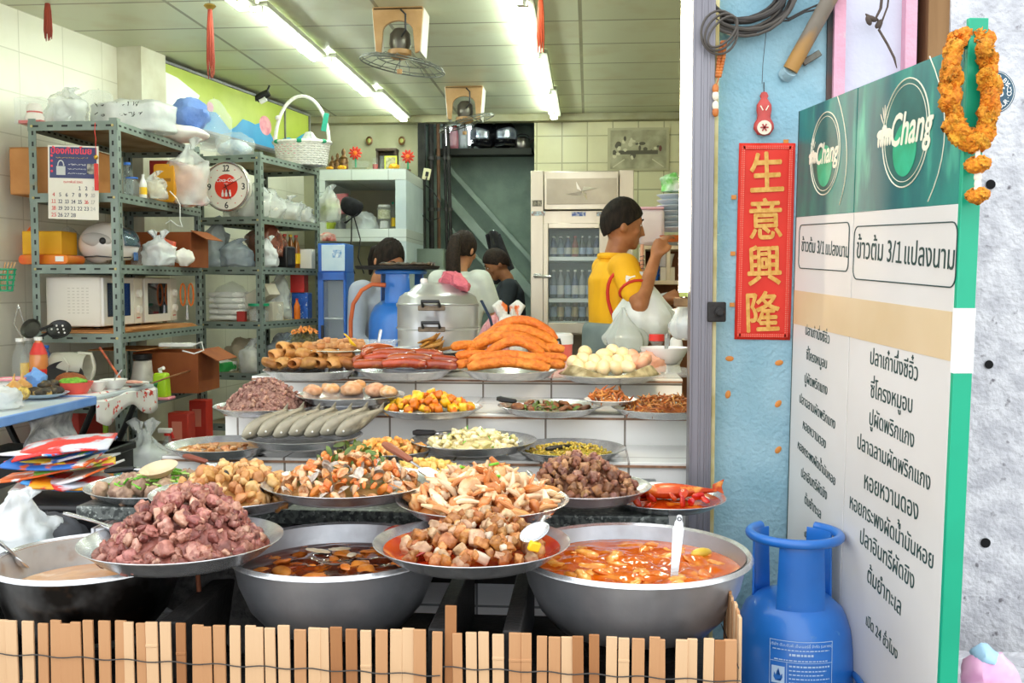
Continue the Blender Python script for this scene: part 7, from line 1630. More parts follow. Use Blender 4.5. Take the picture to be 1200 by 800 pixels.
MB().box((0, .08, -.015), (s1 - s0, .46, .03)).build('shelf_board', M('dark_shelf', '#22261f', rough=.7), t, bevel=.003); MB().box((0, -.15, -.04), (s1 - s0, .02, .05)).build('shelf_lip', M('dark_shelf'), t)
vz = M('mirror_visor', '#cfd6e2', '#8f9ab0', sc=12, rough=.12, metal=.7)
for k, (x, lab) in enumerate(((568, 'left dark helmet with mirrored visor on the stairwell shelf'), (590, 'right dark helmet with mirrored visor on the stairwell shelf'))):
 t = thing('crash_helmet', lab, 'helmet', A(x, Yh - .0, sz + .001), -.5 + k); kk = S(1, Yh)
 b = MB().ell((0, 0, .15), (.125, .15, .15), 24, 16); b.v = [(x_, y_, max(z_, .005)) for x_, y_, z_ in b.v]; b.build('shell', M('helmet_black', '#15161a', rough=.15, coat=.6), t)
 MB().grid(lambda i, j: Vector((.128 * math.sin((i - .5) * 2.2), -.154 * math.cos((i - .5) * 1.9), .09 + .12 * j * (1 - .3 * abs(2 * i - 1)))), 12, 6).build('visor', vz, t, solid=.004)
 MB().tube([(-.11, -.06, .03), (-.05, -.14, .04), (.05, -.14, .04), (.11, -.06, .03)], .02, 8).build('chin_bar', M('helmet_black'), t)
bottle('pink_bottle', 'pinkish bottle before the stairwell window', A(533, Yh - .05, sz), .06, .24, M('pink_liquid', '#d98a98', rough=.2, alpha=.85), RED); bottle('grey_bottle', 'pale grey bottle before the stairwell window', A(543, Yh - .05, sz), .055, .3, M('grey_liquid', '#a9b6bc', rough=.2, alpha=.85), WHITEPL)
t = thing('kettle', 'dark metal kettle at the right end of the stairwell shelf', 'kettle', A(612, Yh - .03, sz)); MB().lathe([(0, 0), (.07, 0), (.085, .05), (.07, .1), (.03, .125), (0, .125)], 22).build('kettle_body', M('kettle_metal', '#77736c', rough=.3, metal=.8), t); MB().tube([(.08 * math.cos(a * .314), 0, .08 + .07 * math.sin(a * .314)) for a in range(11)], .007, 7).build('handle', BLACKPL, t); MB().tube([(.07, 0, .06), (.12, 0, .1)], [.02, .01], 8).build('spout', M('kettle_metal'), t)
for x, w_, mt, lab in ((505, .05, BLACK, 'leftmost black pipe beside the stairwell'), (513.5, .035, M('rust_pipe', '#6d4a30', '#543722', sc=8, rough=.7), 'rust-brown pipe running down beside the stairwell'), (520, .03, BLACK, 'thin black pipe right of the rust-brown pipe'), (524.5, .035, BLACK, 'rightmost black pipe beside the stairwell opening')):
 a, b = P(x, 142, BY + .0), P(x + (4 if x > 515 else 1), 292, BY + .0); t = thing('wall_pipe', lab, 'pipe', a)
 MB().tube([(0, 0, 0), (b.x - a.x, 0, b.z - a.z), (b.x - a.x, 0, -a.z + .2)], w_ / 2, 10).build('pipe_body', mt, t)
 for f in (.3, .7): MB().lathe([(0, 0), (w_ * .75, 0), (w_ * .75, .03), (0, .03)], 12).build('clamp', WIREM, t, loc=((b.x - a.x) * f, 0, (b.z - a.z) * f))
dpn = struct(MB().box((P(495, 200, BY - .02).x, BY - .05, 1.9), (S(8, BY), .06, 2.1)).build('wall_back_strip', M('dark_strip', '#1d1d1a', '#34352f', sc=6, rough=.8)))
t = thing('socket_box', 'beige wall socket plate on the dark strip beside the tiled unit', 'socket', P(500, 204, BY - .12)); MB().box((0, 0, 0), (.075, .02, .11), rot=(0, .2, 0)).build('socket_plate', M('socket_beige', '#e0d9b0', rough=.4), t, bevel=.006); MB().box((.005, -.012, .0), (.03, .01, .045), rot=(0, .2, 0)).build('plug', BLACKPL, t, bevel=.004)
MB().tube([(.005, -.015, -.03), (-.02, -.02, -.1), (.06, -.02, -.16), (.14, -.02, -.28), (.13, -.01, -.42), (.02, 0, -.46), (-.06, 0, -.38)], .006, 6).build('cord', BLACKPL, t)
tag(struct(MB().box((P(507, 330, BY - .3).x, BY - .3, .85), (S(30, BY), .3, 1.7)).build('wall_back_plinth', M('grey_tile_wall', '#7f8d7e', '#6d7a6c', sc=5, rough=.5))))
jk = thing('hanging_jacket', 'black jacket hanging on the stair flight behind the boy', 'jacket', P(578, 275, 8.6)); k = S(1, 8.6)
b = MB().grid(lambda i, j: Vector((k * ((i - .5) * (14 + 8 * j) + 14 * j), .05 * math.sin(i * 9 + j * 3) - .04, -k * 58 * j + k * 4 * math.sin(i * 3.14))), 14, 16); b.build('jacket_body', M('black_cloth'), jk, solid=.03)
MB().tube([(k * 4, 0, -k * 6), (k * 12, -.05, -k * 26), (k * 20, -.05, -k * 42)], [.05, .055, .045], 10).build('sleeve', M('black_cloth'), jk); MB().tube([(0, .02, 0), (0, .06, .04)], .006, 6).build('hook', STEEL, jk)
# ---- stainless drinks fridge
fy = 7.6; fx0, fx1 = P(622, 300, fy).x, P(742, 300, fy).x; fz = P(680, 200, fy).z; fw = fx1 - fx0; k = S(1, fy)
fr = thing('drinks_fridge', 'tall stainless drinks fridge with a glass lower door at the back', 'fridge', ((fx0 + fx1) / 2, fy, 0))
ss = M('warm_stainless', '#d8cfbe', '#c3b8a4', sc=3, rough=.32, metal=.55, stretch=(1, 1, .2)); ssd = M('stainless_dark', '#b3a894', '#9c927f', sc=3, rough=.35, metal=.6)
X = lambda x: P(x, 300, fy).x - (fx0 + fx1) / 2
Zf = lambda y: P(680, y, fy).z
def fbox(n, x0, x1, y0, y1, d, m, yy=0, bev=.004): return MB().box(((X(x0) + X(x1)) / 2, yy, (Zf(y0) + Zf(y1)) / 2), (X(x1) - X(x0), d, Zf(y0) - Zf(y1))).build(n, m, fr, bevel=bev)
for c, s in (((-fw / 2 + .02, .36, fz / 2 + .04), (.04, .68, fz - .08)), ((fw / 2 - .02, .36, fz / 2 + .04), (.04, .68, fz - .08)), ((0, .69, fz / 2 + .04), (fw, .03, fz - .08)), ((0, .36, fz - .02), (fw, .7, .04)), ((0, .36, .1), (fw, .7, .04))): MB().box(c, s).build('cabinet_panel', ssd, fr, bevel=.003)
for x in (-.3, .3):
 for y in (.1, .62): MB().lathe([(0, 0), (.025, 0), (.025, .08), (0, .08)], 12).build('foot', BLACKPL, fr, loc=(x, y, 0))
fbox('side_stile', 622, 637, 200, 390, .05, ss, 0); fbox('side_stile', 725, 742, 200, 390, .05, ss, 0)
fbox('mid_rail', 637, 725, 247, 268, .05, ss); fbox('bottom_rail', 637, 725, 378, 392, .05, ss)
fbox('top_door', 638, 724, 202, 246, .04, ss, -.04); fbox('recessed_panel', 641, 722, 210, 240, .01, ssd, -.062, .002)
for a in range(4):
 c = Vector(((X(641) + X(722)) / 2, -.066, Zf(225))); an = a * math.pi / 2 + .3
 MB().add([c + Vector((0, -.012, 0)), c + Vector((k * 22 * math.cos(an), 0, k * 12 * math.sin(an))), c + Vector((k * 6 * math.cos(an + .8), -.002, k * 6 * math.sin(an + .8)))], [(0, 1, 2)]).build('pressed_star', ss, fr, smooth=False, solid=.002)
for x, y, mt in ((678, 251, M('blue_badge', '#3f62b8', '#dfe3ea', sc=60, rough=.4)), (707, 251, M('pale_badge', '#b9d0d8', '#8f6a5a', sc=60, rough=.4)), (631, 250, M('pale_badge'))): MB().box((X(x), -.027, Zf(y)), (k * 16, .003, k * 5)).build('badge', mt, fr)
MB().box((X(629.5), -.03, Zf(238)), (k * 11, .006, k * 7)).build('thermometer_panel', M('thermo', '#4a4438', '#a39a80', sc=60, rough=.4), fr, bevel=.001)
fbox('door_frame', 637, 643, 262, 390, .05, ss, -.045); fbox('door_frame', 702, 724, 262, 390, .05, ss, -.045); fbox('door_frame', 643, 702, 262, 268, .05, ss, -.045); fbox('door_frame', 643, 702, 378, 390, .05, ss, -.045)
MB().box(((X(643) + X(702)) / 2, -.05, (Zf(268) + Zf(378)) / 2), (X(702) - X(643), .006, Zf(268) - Zf(378))).build('glass_door', GLASS, fr)
MB().box((0, .65, (Zf(268) + Zf(378)) / 2), (fw - .1, .02, Zf(262) - Zf(392))).build('dark_liner', M('fridge_liner', '#2b2c32', '#3c3f48', sc=4, rough=.5), fr)
for y in (303, 352, 379): MB().box((0, .32, Zf(y)), (fw - .1, .6, .03)).build('wire_shelf', M('fridge_shelf', '#c9d3d0', rough=.4, metal=.5), fr)
t = MB().tube([(X(626), -.05, Zf(323)), (X(640), -.08, Zf(324)), (X(646), -.08, Zf(324))], .012, 8).build('latch_handle', STEEL, fr); MB().box((X(630), -.04, Zf(323)), (k * 8, .03, k * 5)).build('latch_plate', STEEL, fr, bevel=.004)
MB().box((X(722), -.05, Zf(263)), (k * 5, .03, k * 4)).build('hinge', STEEL, fr, bevel=.004)
btm = [M('fridge_bottle_%d' % q, a, rough=.12, coat=.5) for q, a in enumerate(('#4a3020', '#5a6a78', '#2a3a68', '#8a2f2a', '#30302c', '#8a8f96'))]
rows = ((303, ('short bottle on the top fridge shelf', 'bottles on the top fridge shelf'), .16, (2, 1, 2, 3, 4, 4)), (352, ('bottle on the middle fridge shelf', 'bottles on the middle fridge shelf'), .22, (1, 5, 1, 2, 5, 1)), (379, ('dark bottle on the bottom fridge shelf', 'bottles on the bottom fridge shelf'), .24, (4, 0, 4, 0, 4, 0)))
r = random.Random(5)
for y, (lab, grp), h_, seq in rows:
 pb_ = {}
 for q in range(7):
  for dpt in (0, 1):
   c = seq[(q + dpt) % 6]; loc = fr.location + Vector((X(648 + q * 8.6), .12 + .12 * dpt, Zf(y) + .016))
   if c in pb_: dup(pb_[c], loc)
   else: pb_[c] = bottle('drink_bottle', 'chilled ' + lab, loc, .026, h_, btm[c], STEEL if c in (0, 4) else RED if c == 3 else WHITEPL, M('bottle_label_%d' % (c % 3), ('#c9b48a', '#9fb2d0', '#d8d8d4')[c % 3], rough=.5), neck=.34, group=grp)
# ---- faded print on the back wall
t = thing('wall_print', 'faded sepia print on the back wall above the fridge corner', 'picture', P(748, 175, BY - .012)); w_, h_ = S(64, BY), S(44, BY)
MB().box((0, 0, 0), (w_ * 1.1, .012, h_ * 1.12)).build('print_border', M('print_border', '#b9b38f', '#ada683', sc=4, rough=.6), t, bevel=.002); MB().box((0, -.007, 0), (w_, .003, h_)).build('print_sheet', M('sepia_sheet', '#b3ad8c', '#8f8a6c', sc=7, rough=.5), t)
r = random.Random(8); sp2 = [M('sepia_dark', '#57523f', rough=.6), M('sepia_light', '#cfc9a8', rough=.6), M('sepia_red', '#6b3a30', rough=.6)]
for q in range(26): MB().ell((r.uniform(-.44, .44) * w_, -.009, r.uniform(-.25, .3) * h_), (r.uniform(.01, .035), .0015, r.uniform(.01, .03)), 10, 6).build('printed_shape', sp2[q % 2 if q != 9 else 2], t)
MB().box((0, -.009, -h_ * .08), (w_ * .7, .002, h_ * .1)).build('printed_shape', sp2[0], t)
for s in (-1, 1): MB().box((s * w_ * .35, -.009, -h_ * .36), (w_ * .25, .002, .008), rot=(0, s * .6, 0)).build('printed_shape', sp2[1], t)
# ---- ceiling fan motors with cages
def fan(label, cx, ytop, ybot, wpx, Y, cage):
 top = P(cx, ytop, Y); k = S(1, Y) * wpx / 60
 t = thing('ceiling_fan', label, 'fan', (top.x, Y, HC)); dz = 0
 tan = M('tan_fan_case', '#c0996a', '#a98252', sc=6, rough=.5); side = M('fan_side_grey', '#c9c5b8', rough=.4)
 m = MB()
 out = [(-30 * k, 0), (30 * k, 0), (26 * k, -50 * k), (20 * k, -52 * k), (18 * k, -30 * k)] + [(18 * k * math.cos(a * .2618), -28 * k + 13 * k * math.sin(a * .2618)) for a in range(0, 13)] + [(-18 * k, -30 * k), (-20 * k, -52 * k), (-26 * k, -50 * k)]
 m.prism(list(reversed(out)), .03, org=(0, -.03, -.005)); m.build('front_bracket', tan, t, smooth=False, bevel=.003)
 for s in (-1, 1): MB().prism([(s * 31 * k, 0), (s * 27 * k, -51 * k), (s * 24 * k, -51 * k), (s * 27 * k, 0)] if s < 0 else [(27 * k, 0), (24 * k, -51 * k), (27 * k, -51 * k), (31 * k, 0)], .2, org=(0, -.02, -.005)).build('side_plate', side, t, smooth=False, bevel=.003)
 MB().box((0, .08, -.01), (58 * k, .22, .02)).build('ceiling_plate', tan, t, bevel=.004)
 MB().lathe([(0, 0), (11 * k, 0), (13 * k, 8 * k), (12 * k, 20 * k), (7 * k, 26 * k), (0, 27 * k)], 24).build('motor', M('fan_motor', '#6f6a5e', '#57534a', sc=6, rough=.35, metal=.6), t, loc=(0, .05, -48 * k))
 MB().lathe([(0, 0), (9 * k, 0), (14 * k, 4 * k), (14 * k, 9 * k), (0, 9 * k)], 24).build('hub', tan, t, loc=(0, .03, -57 * k)); MB().lathe([(0, 0), (3 * k, 0), (3.6 * k, 5 * k), (0, 5 * k)], 12).build('pull_knob', tan, t, loc=(0, .02, -75 * k)); MB().tube([(0, .02, -70 * k), (0, .03, -56 * k)], .003, 6).build('pull_rod', WIREM, t)
 MB().tube([(4 * k, -.04, -4 * k), (10 * k, -.05, -10 * k), (10 * k, -.05, -28 * k), (4 * k, -.02, -34 * k)], .006, 7).build('cable', BLACKPL, t)
 cr, cz, tl = cage
 wirem = M('cage_wire', '#6d7069', rough=.4, metal=.5)
 R3 = Euler(tl).to_matrix(); c0 = Vector((3 * k, .03, -cz * k))
 for rr, zz in ((cr, 0), (cr * .62, 6), (cr * .96, 3)): MB().tube([c0 + R3 @ Vector((rr * k * math.cos(a * .1963), rr * k * math.sin(a * .1963), zz * k)) for a in range(32)], .0042 if rr == cr else .003, 6, closed=True).build('cage_ring', wirem, t)
 for a in range(16):
  u, w_ = math.cos(a * .3927), math.sin(a * .3927)
  MB().tube([c0 + R3 @ Vector((14 * k * u, 14 * k * w_, 9 * k)), c0 + R3 @ Vector((cr * .75 * k * u, cr * .75 * k * w_, 7 * k)), c0 + R3 @ Vector((cr * k * u, cr * k * w_, 0))], .0026, 5).build('cage_wire', wirem, t)
fan('nearer ceiling fan without blades in a tan bracket and wire cage', 467, 10, 62, 60, 5.95, (50, 66, (.0, .16, 0)))
fan('farther ceiling fan without blades, near the back beam', 544, 103, 140, 44, 8.3, (46, 58, (.1, -.3, 0)))
# ---------------------------------------------------------------- behind the counter: cooking things
Ys = 4.5; kS = S(1, Ys)
stp = thing('steamer', 'large two-tier aluminium steamer with a domed lid on the counter', 'steamer', A(513, Ys, Z1))
al = M('bright_aluminium', '#d3d4d6', '#bfc1c4', sc=5, rough=.3, metal=.75, stretch=(1, 1, .2)); Rr = 48.5 * kS
zz = lambda y: EYE + (335 - y) * kS - Z1
z_mid, z_lid, z_top = zz(383), zz(357), zz(331)
MB().lathe([(0, .002), (Rr * .96, .002), (Rr * .98, .01), (Rr * .98, z_mid - .012), (Rr * 1.01, z_mid - .006), (Rr * 1.01, z_mid), (0, z_mid)], 56).build('lower_pot', al, stp)
MB().lathe([(0, z_mid), (Rr * .985, z_mid + .001), (Rr * .985, z_lid - .012), (Rr * 1.01, z_lid - .006), (Rr * 1.01, z_lid - .001), (0, z_lid - .001)], 56).build('upper_tier', al, stp)
hl = z_top - z_lid
MB().lathe([(Rr * 1.0, z_lid), (Rr * 1.015, z_lid + .005), (Rr * .98, z_lid + .01), (Rr * .93, z_lid + hl * .36), (Rr * .80, z_lid + hl * .55), (Rr * .70, z_lid + hl * .60), (Rr * .55, z_lid + hl * .88), (Rr * .3, z_lid + hl), (0, z_lid + hl * 1.02)], 56).build('lid', al, stp)
MB().lathe([(0, 0), (.014, 0), (.018, .016), (.014, .026), (0, .028)], 16).build('lid_knob', WHITEPL, stp, loc=(-.06, -.02, z_top - .008))
for zc in (zz(357), zz(381)):
 MB().tube([(-.037, -Rr - .004, zc - .004), (-.037, -Rr - .035, zc + .018), (.037, -Rr - .035, zc + .018), (.037, -Rr - .004, zc - .004)], .0075, 8).build('handle', BLACKPL, stp)
 MB().box((0, -Rr + .002, zc - .012), (.12, .012, .022)).build('handle_plate', M('brown_plate', '#8a7a64', '#6a5a48', sc=20, rough=.5), stp, bevel=.004)
b = MB().ell((0, 0, .02), (.085, .055, .038), 26, 16); b.v = [tuple(wob(wob(v, .03, 16, 2), .012, 50, 4)) for v in b.v]
tw = b.build('pink_towel', M('pink_terry', '#e8808c', '#d9707e', sc=30, rough=.9, bump=.8, bsc=120), loc=stp.location + Vector((.08, -.03, z_top - .015)), rot=(.1, .35, .1)); tag(tw, 'crumpled pink towel lying on the steamer lid', 'towel')
gx = thing
gc2 = gas_cylinder('gas_cylinder', 'smaller blue gas cylinder behind the counter, beside the steamer', A(470, 5.18, 0).x, 5.18, .67, .172, .765)
tag(MB().box((A(470, 5.18, 0).x, 5.2, .335), (.42, .42, .67)).build('stand_block', WOOD, bevel=.01), 'wooden block stand under the gas cylinder behind the counter', 'stand')
t = thing('griddle_plate', 'thin black round tray resting on the gas cylinder behind the counter', 'tray', (A(466, 5.18, 0).x, 5.18, .67 + .768)); Rg = S(50, 5.18)
MB().lathe([(0, 0), (Rg * .96, 0), (Rg, .012), (Rg, .016), (Rg * .95, .006), (0, .006)], 48).build('tray_plate', BLACK, t)
b = MB().grid(lambda i, j: Vector(((i - .3) * Rg * 1.2, (j - .5) * .2, .012 + .014 * math.sin(i * 21) * math.sin(j * 14) + .012)), 24, 8); b.build('burnt_foil', M('burnt_foil', '#6a5238', '#2d251c', sc=20, rough=.6), t, solid=.003)
tag(MB().tube([P(x, y, 5.0) for x, y in ((452, 334), (436, 333), (424, 340), (414, 356), (411, 376), (411, 398), (412, 425))], .011, 10).build('gas_hose', M('orange_hose', '#c9622c', '#b0501e', sc=10, rough=.5)), 'orange gas hose curving from the cylinder behind the counter', 'hose')
lt = thing('steel_jug', 'small steel cup right of the steamer, by the fried rolls', 'cup', A(541, 4.2, Z1)); MB().lathe([(0, 0), (.035, 0), (.048, .09), (.05, .092), (.046, .088), (.033, .004), (0, .004)], 24).build('cup_body', STEEL, lt); MB().tube([(.045, 0, .07), (.075, 0, .06), (.04, 0, .03)], .004, 6).build('handle', STEEL, lt)
spoon('turner', 'steel turner handle standing in the clear tub', A(446, 4.02, Z1 + .17), A(442, 4.0, Z1 + .09), STEEL, .02, 'turner')
bag('plastic_bag', 'pink striped plastic bag behind the orange rolls', A(576, 5.0, Z1 - .2), .2, .2, .42, M('pink_striped_bag', '#eeb9bf', '#e2919c', sc=30, rough=.4, stretch=(6, 6, .5)), 91, knot=False)
bag('plastic_bag', 'white carrier bag with orange print behind the orange rolls', A(596, 5.12, Z1 - .2), .26, .2, .40, M('orange_print_bag', '#eef0ea', '#e6e8e2', sc=5, rough=.4, c3='#ef7a2c', sc3=8, lo3=.56, hi3=.6), 92, handles=True)
tag(MB().box((A(585, 5.1, 0).x, 5.15, .39), (.5, .36, .78)).build('wooden_crate', WOOD, bevel=.01), 'wooden crate behind the counter carrying two shopping bags', 'crate')
tag(MB().tube([P(564, 352, 4.88), P(574, 372, 4.86), P(580, 394, 4.86)], .012, 8, flat=.4).build('bag_strap', M('navy_strap', '#2c3e5c', rough=.8)), 'dark blue strap across the pink striped bag', 'strap')
ic = thing('drink_cooler', 'pinkish drink cooler jug with a white lid behind the egg tray', 'cooler', A(652, 4.7, Z1)); k = S(19, 4.7)
MB().lathe([(0, 0), (k * .95, 0), (k * .98, .01), (k, .075), (0, .075)], 32).build('cooler_body', M('cooler_coral', '#e86a62', rough=.4), ic); MB().lathe([(0, .075), (k * 1.04, .075), (k * 1.05, .115), (k * .95, .125), (0, .125)], 32).build('lid', M('cooler_lid', '#eceff2', rough=.35), ic)
MB().tube([(-k * .5, -k * .98, .07), (-k * .5, -k * 1.2, .1), (k * .25, -k * 1.2, .1), (k * .3, -k * .98, .07)], .006, 8).build('handle', BLACKPL, ic)
# ---------------------------------------------------------------- right end: cupboard, bags on the pole, basin
ky = 5.55; kx0, kx1 = P(752, 300, ky).x, P(850, 300, ky).x; k = S(1, ky)
cu = thing('open_cupboard', 'cream open cupboard with a plate stack on top behind the hanging bags', 'cupboard', ((kx0 + kx1) / 2, ky, 0)); kw = kx1 - kx0
crm_ = M('cream_board', '#e0d4b8', '#d6c9ab', sc=4, rough=.5); Zk = lambda y: P(780, y, ky).z
for y in (290, 331): MB().box((0, .15, Zk(y)), (kw, .34, .022)).build('shelf', crm_, cu, bevel=.003)
for x in (-kw / 2 + .01, kw / 2 - .01, -kw * .18): MB().box((x, .15, (Zk(290) + (Zk(331) if x == -kw * .18 else 0)) / 2), (.02, .32, Zk(290) - (Zk(331) if x == -kw * .18 else 0))).build('side_panel' if abs(x) > kw * .3 else 'divider', crm_, cu, bevel=.002)
MB().box((0, .31, Zk(290) / 2), (kw, .015, Zk(290))).build('back_panel', M('brown_back', '#8a5a38', '#7a4c2c', sc=4, rough=.7), cu)
MB().box((0, .15, .06), (kw, .34, .02)).build('shelf', crm_, cu)
cups = thing('blue_cup', 'bright blue plastic cup in the cream cupboard', 'cup', A(766, ky + .06, Zk(331) + .011)); MB().lathe([(0, 0), (5 * k, 0), (7 * k, 17 * k), (6.4 * k, 17 * k), (4.6 * k, .5 * k), (0, .5 * k)], 24).build('cup_body', BLUEP, cups); MB().tube([(6.8 * k, 0, 13 * k), (10 * k, 0, 11 * k), (6 * k, 0, 5 * k)], .006, 7).build('handle', BLUEP, cups)
carton('white_carton', 'low cream carton right of the blue cup in the cupboard', A(781, ky + .1, Zk(331) + .011), 17 * k, .14, 15 * k, CREAMPL)
b = bowl('white_tub', 'white plastic tub on the cream carton in the cupboard', A(779, ky + .1, Zk(331) + .017 + 15 * k), 11 * k, 15 * k, WHITEPL, 'tub', .7)
t = thing('plastic_canister', 'translucent pinkish canister on the cupboard beside the man’s face', 'canister', A(763, ky + .05, Zk(290) + .011)); MB().box((0, 0, 21 * k), (28 * k, .14, 42 * k)).build('canister_body', M('milky_plastic', '#efe3e6', '#e8d6dc', sc=4, rough=.3, alpha=.9), t, bevel=.02); MB().box((-.005, 0, 43 * k), (29 * k, .145, 3 * k)).build('lid', M('pinkish_lid', '#eab9c4', rough=.4), t, bevel=.006); MB().tube([(-14 * k, -.05, 38 * k), (-17 * k, -.05, 30 * k), (-14 * k, -.05, 10 * k)], .006, 7).build('handle', M('pinkish_lid'), t)
b0 = None
for q in range(9):
 c = A(787, ky + .08, Zk(290) + .011 + .03 * q + (.02 if q > 1 else 0)); lab = 'white or pale blue plate in the stack on the cupboard'
 if b0 is None: b0 = MB().lathe([(0, 0), (.055, 0), (.088, .022), (.086, .024), (.053, .004), (0, .004)], 28).build('stacked_plate', M('pale_melamine', '#dfe6ee', '#cfdbe8', sc=3, rough=.35, rnd=.05), loc=c); o = b0
 else: o = b0.copy(); COL.objects.link(o); o.location = c
 tag(o, lab, 'plate', 'plate stack on the cupboard')
bowl('orange_dish', 'orange dish low in the plate stack on the cupboard', A(786, ky + .0, Zk(290) + .03), .07, .035, M('orange_melamine', '#e87a3a', rough=.35), 'dish')
bag('plastic_bag', 'green and white packet lying on top of the plate stack', A(788, ky + .1, Zk(290) + .31), .13, .1, .12, M('green_packet', '#6fbf5a', '#e8efe6', sc=12, rough=.3), 93, knot=False)
py_ = 4.98
pole = thing('hanging_pole', 'wooden pole wrapped in string from which the white bags hang', 'pole', P(752, 352, py_))
a = P(752.5, 286, py_) - pole.location; b_ = P(751, 356, py_) - pole.location
MB().tube([a, b_], .009, 9).build('pole_body', M('pink_wood', '#d9a98a', '#c08a6a', sc=12, rough=.6), pole)
for q in range(4): MB().tube([Vector((.011 * math.cos(t_ * .7), .011 * math.sin(t_ * .7), a.z - .07 - .02 * q + .0015 * t_)) + Vector((a.x, 0, 0)) for t_ in range(10)], .002, 5, closed=True).build('string_wrap', WIREM, pole)
MB().tube([b_, b_ + Vector((.01, -.02, -.02)), b_ + Vector((.02, -.04, .01))], .004, 6).build('hook', WIREM, pole)
def hang_bag(name, label, top, w, d, L_, mat, seed, ears=True, inside=None):
 t = thing(name, label, 'bag', top); 
 def fn(u, v):
  a_ = u * 6.2832; rad = (.05 + .95 * min(1, (v / .62)) ** 1.15) if v < .62 else math.sqrt(max(0, 1 - ((v - .62) / .38) ** 2.4))
  fold = 1 + (.16 * (1 - v)) * math.sin(a_ * 6 + seed) + .05 * math.sin(a_ * 11 + seed * 3)
  p = Vector((w / 2 * rad * fold * math.cos(a_) + w * .12 * v, d / 2 * rad * fold * math.sin(a_), -L_ * v)); return wob(p, .016 * v, 12, seed)
 MB().grid(fn, 36, 24, closed_u=True).build('bag_body', mat, t, solid=.0008)
 if ears:
  for s in (-1, 1): MB().grid(lambda i, j: Vector((s * w * (.10 + .28 * j) + w * .05, d * .1 * (i - .5), -L_ * (.42 - .12 * j) + (i - .5) * .04 * (1 - j))), 4, 6).build('loose_handle', mat, t, solid=.001)
 if inside: 
  b = MB().ell((w * .1, 0, -L_ * .68), (w * .38, d * .34, L_ * .26), 18, 12); b.v = [tuple(wob(v, .02, 20, seed)) for v in b.v]; b.build('contents', inside, t)
 return t
hb_ = M('hanging_white_bag', '#eef2f1', '#d3dcd8', sc=5, rough=.35, alpha=.86, bump=.5, bsc=20)
hang_bag('plastic_bag', 'big white carrier bag hanging full from the wooden pole', P(751, 318, 4.93), .3, .2, S(80, 4.93), hb_, 95, inside=M('bag_greens', '#cfd8cc', '#a9bba8', sc=9, rough=.8))
hang_bag('plastic_bag', 'clear bag of green vegetables hanging low behind the eggs', P(730, 360, 4.86), .22, .16, S(56, 4.86), BAG, 96, ears=False, inside=M('bag_leaf_green', '#8fa884', '#6d8a66', sc=14, rough=.7, bump=.8))
hang_bag('plastic_bag', 'white bag of rolled napkins hanging beside the rail', P(801, 347, 3.02), .10, .09, S(50, 3.02), BAG, 97, inside=M('napkin_roll', '#e9e2d2', '#cfc6b4', sc=16, rough=.8, bump=.6))
o = bowl('white_basin', 'white enamel basin at the right end of the top step', A(779, 4.05, Z1 + .035), S(29, 4.05), S(19, 4.05), M('white_enamel', '#eef0f4', rough=.2, coat=.4), 'basin', .5)
tag(MB().lathe([(0, 0), (.07, 0), (.062, .033), (0, .034)], 26).build('steel_bowl', STEEL, loc=A(779, 4.05, Z1 + .001)), 'upturned steel bowl under the white enamel basin', 'bowl')
spoon('spoon', 'dark spoon handle standing in the white enamel basin', A(783, 4.0, Z1 + .16), A(781, 4.03, Z1 + .07), STEEL, .015, handle_r=.008)
t = bottle('spice_jar', 'clear spice jar with a red lid behind the white basin', A(770, 4.32, Z1), .032, .12, CLEAR, None, neck=.9, cat='jar'); MB().lathe([(0, .112), (.033, .112), (.033, .14), (0, .14)], 20).build('lid', RED, t)
lump('tied_bag', 'twisted pale plastic tie sticking up behind the white basin', A(793, 4.25, Z1), (.03, .025, .07), BAGW, 98, .4, 'bag')
bag('plastic_bag', 'crumpled clear bag lying below the white basin by the rail', A(786, 3.85, Z1), .2, .12, .045, CLEAR, 99, knot=False)
bag('plastic_bag', 'clear bag of pink shellfish at the right of the egg tray', A(757, 3.98, Z1), .15, .13, .09, M('shellfish_bag', '#e9b49c', '#d99a80', sc=20, rough=.25, coat=.5), 100, knot=False)
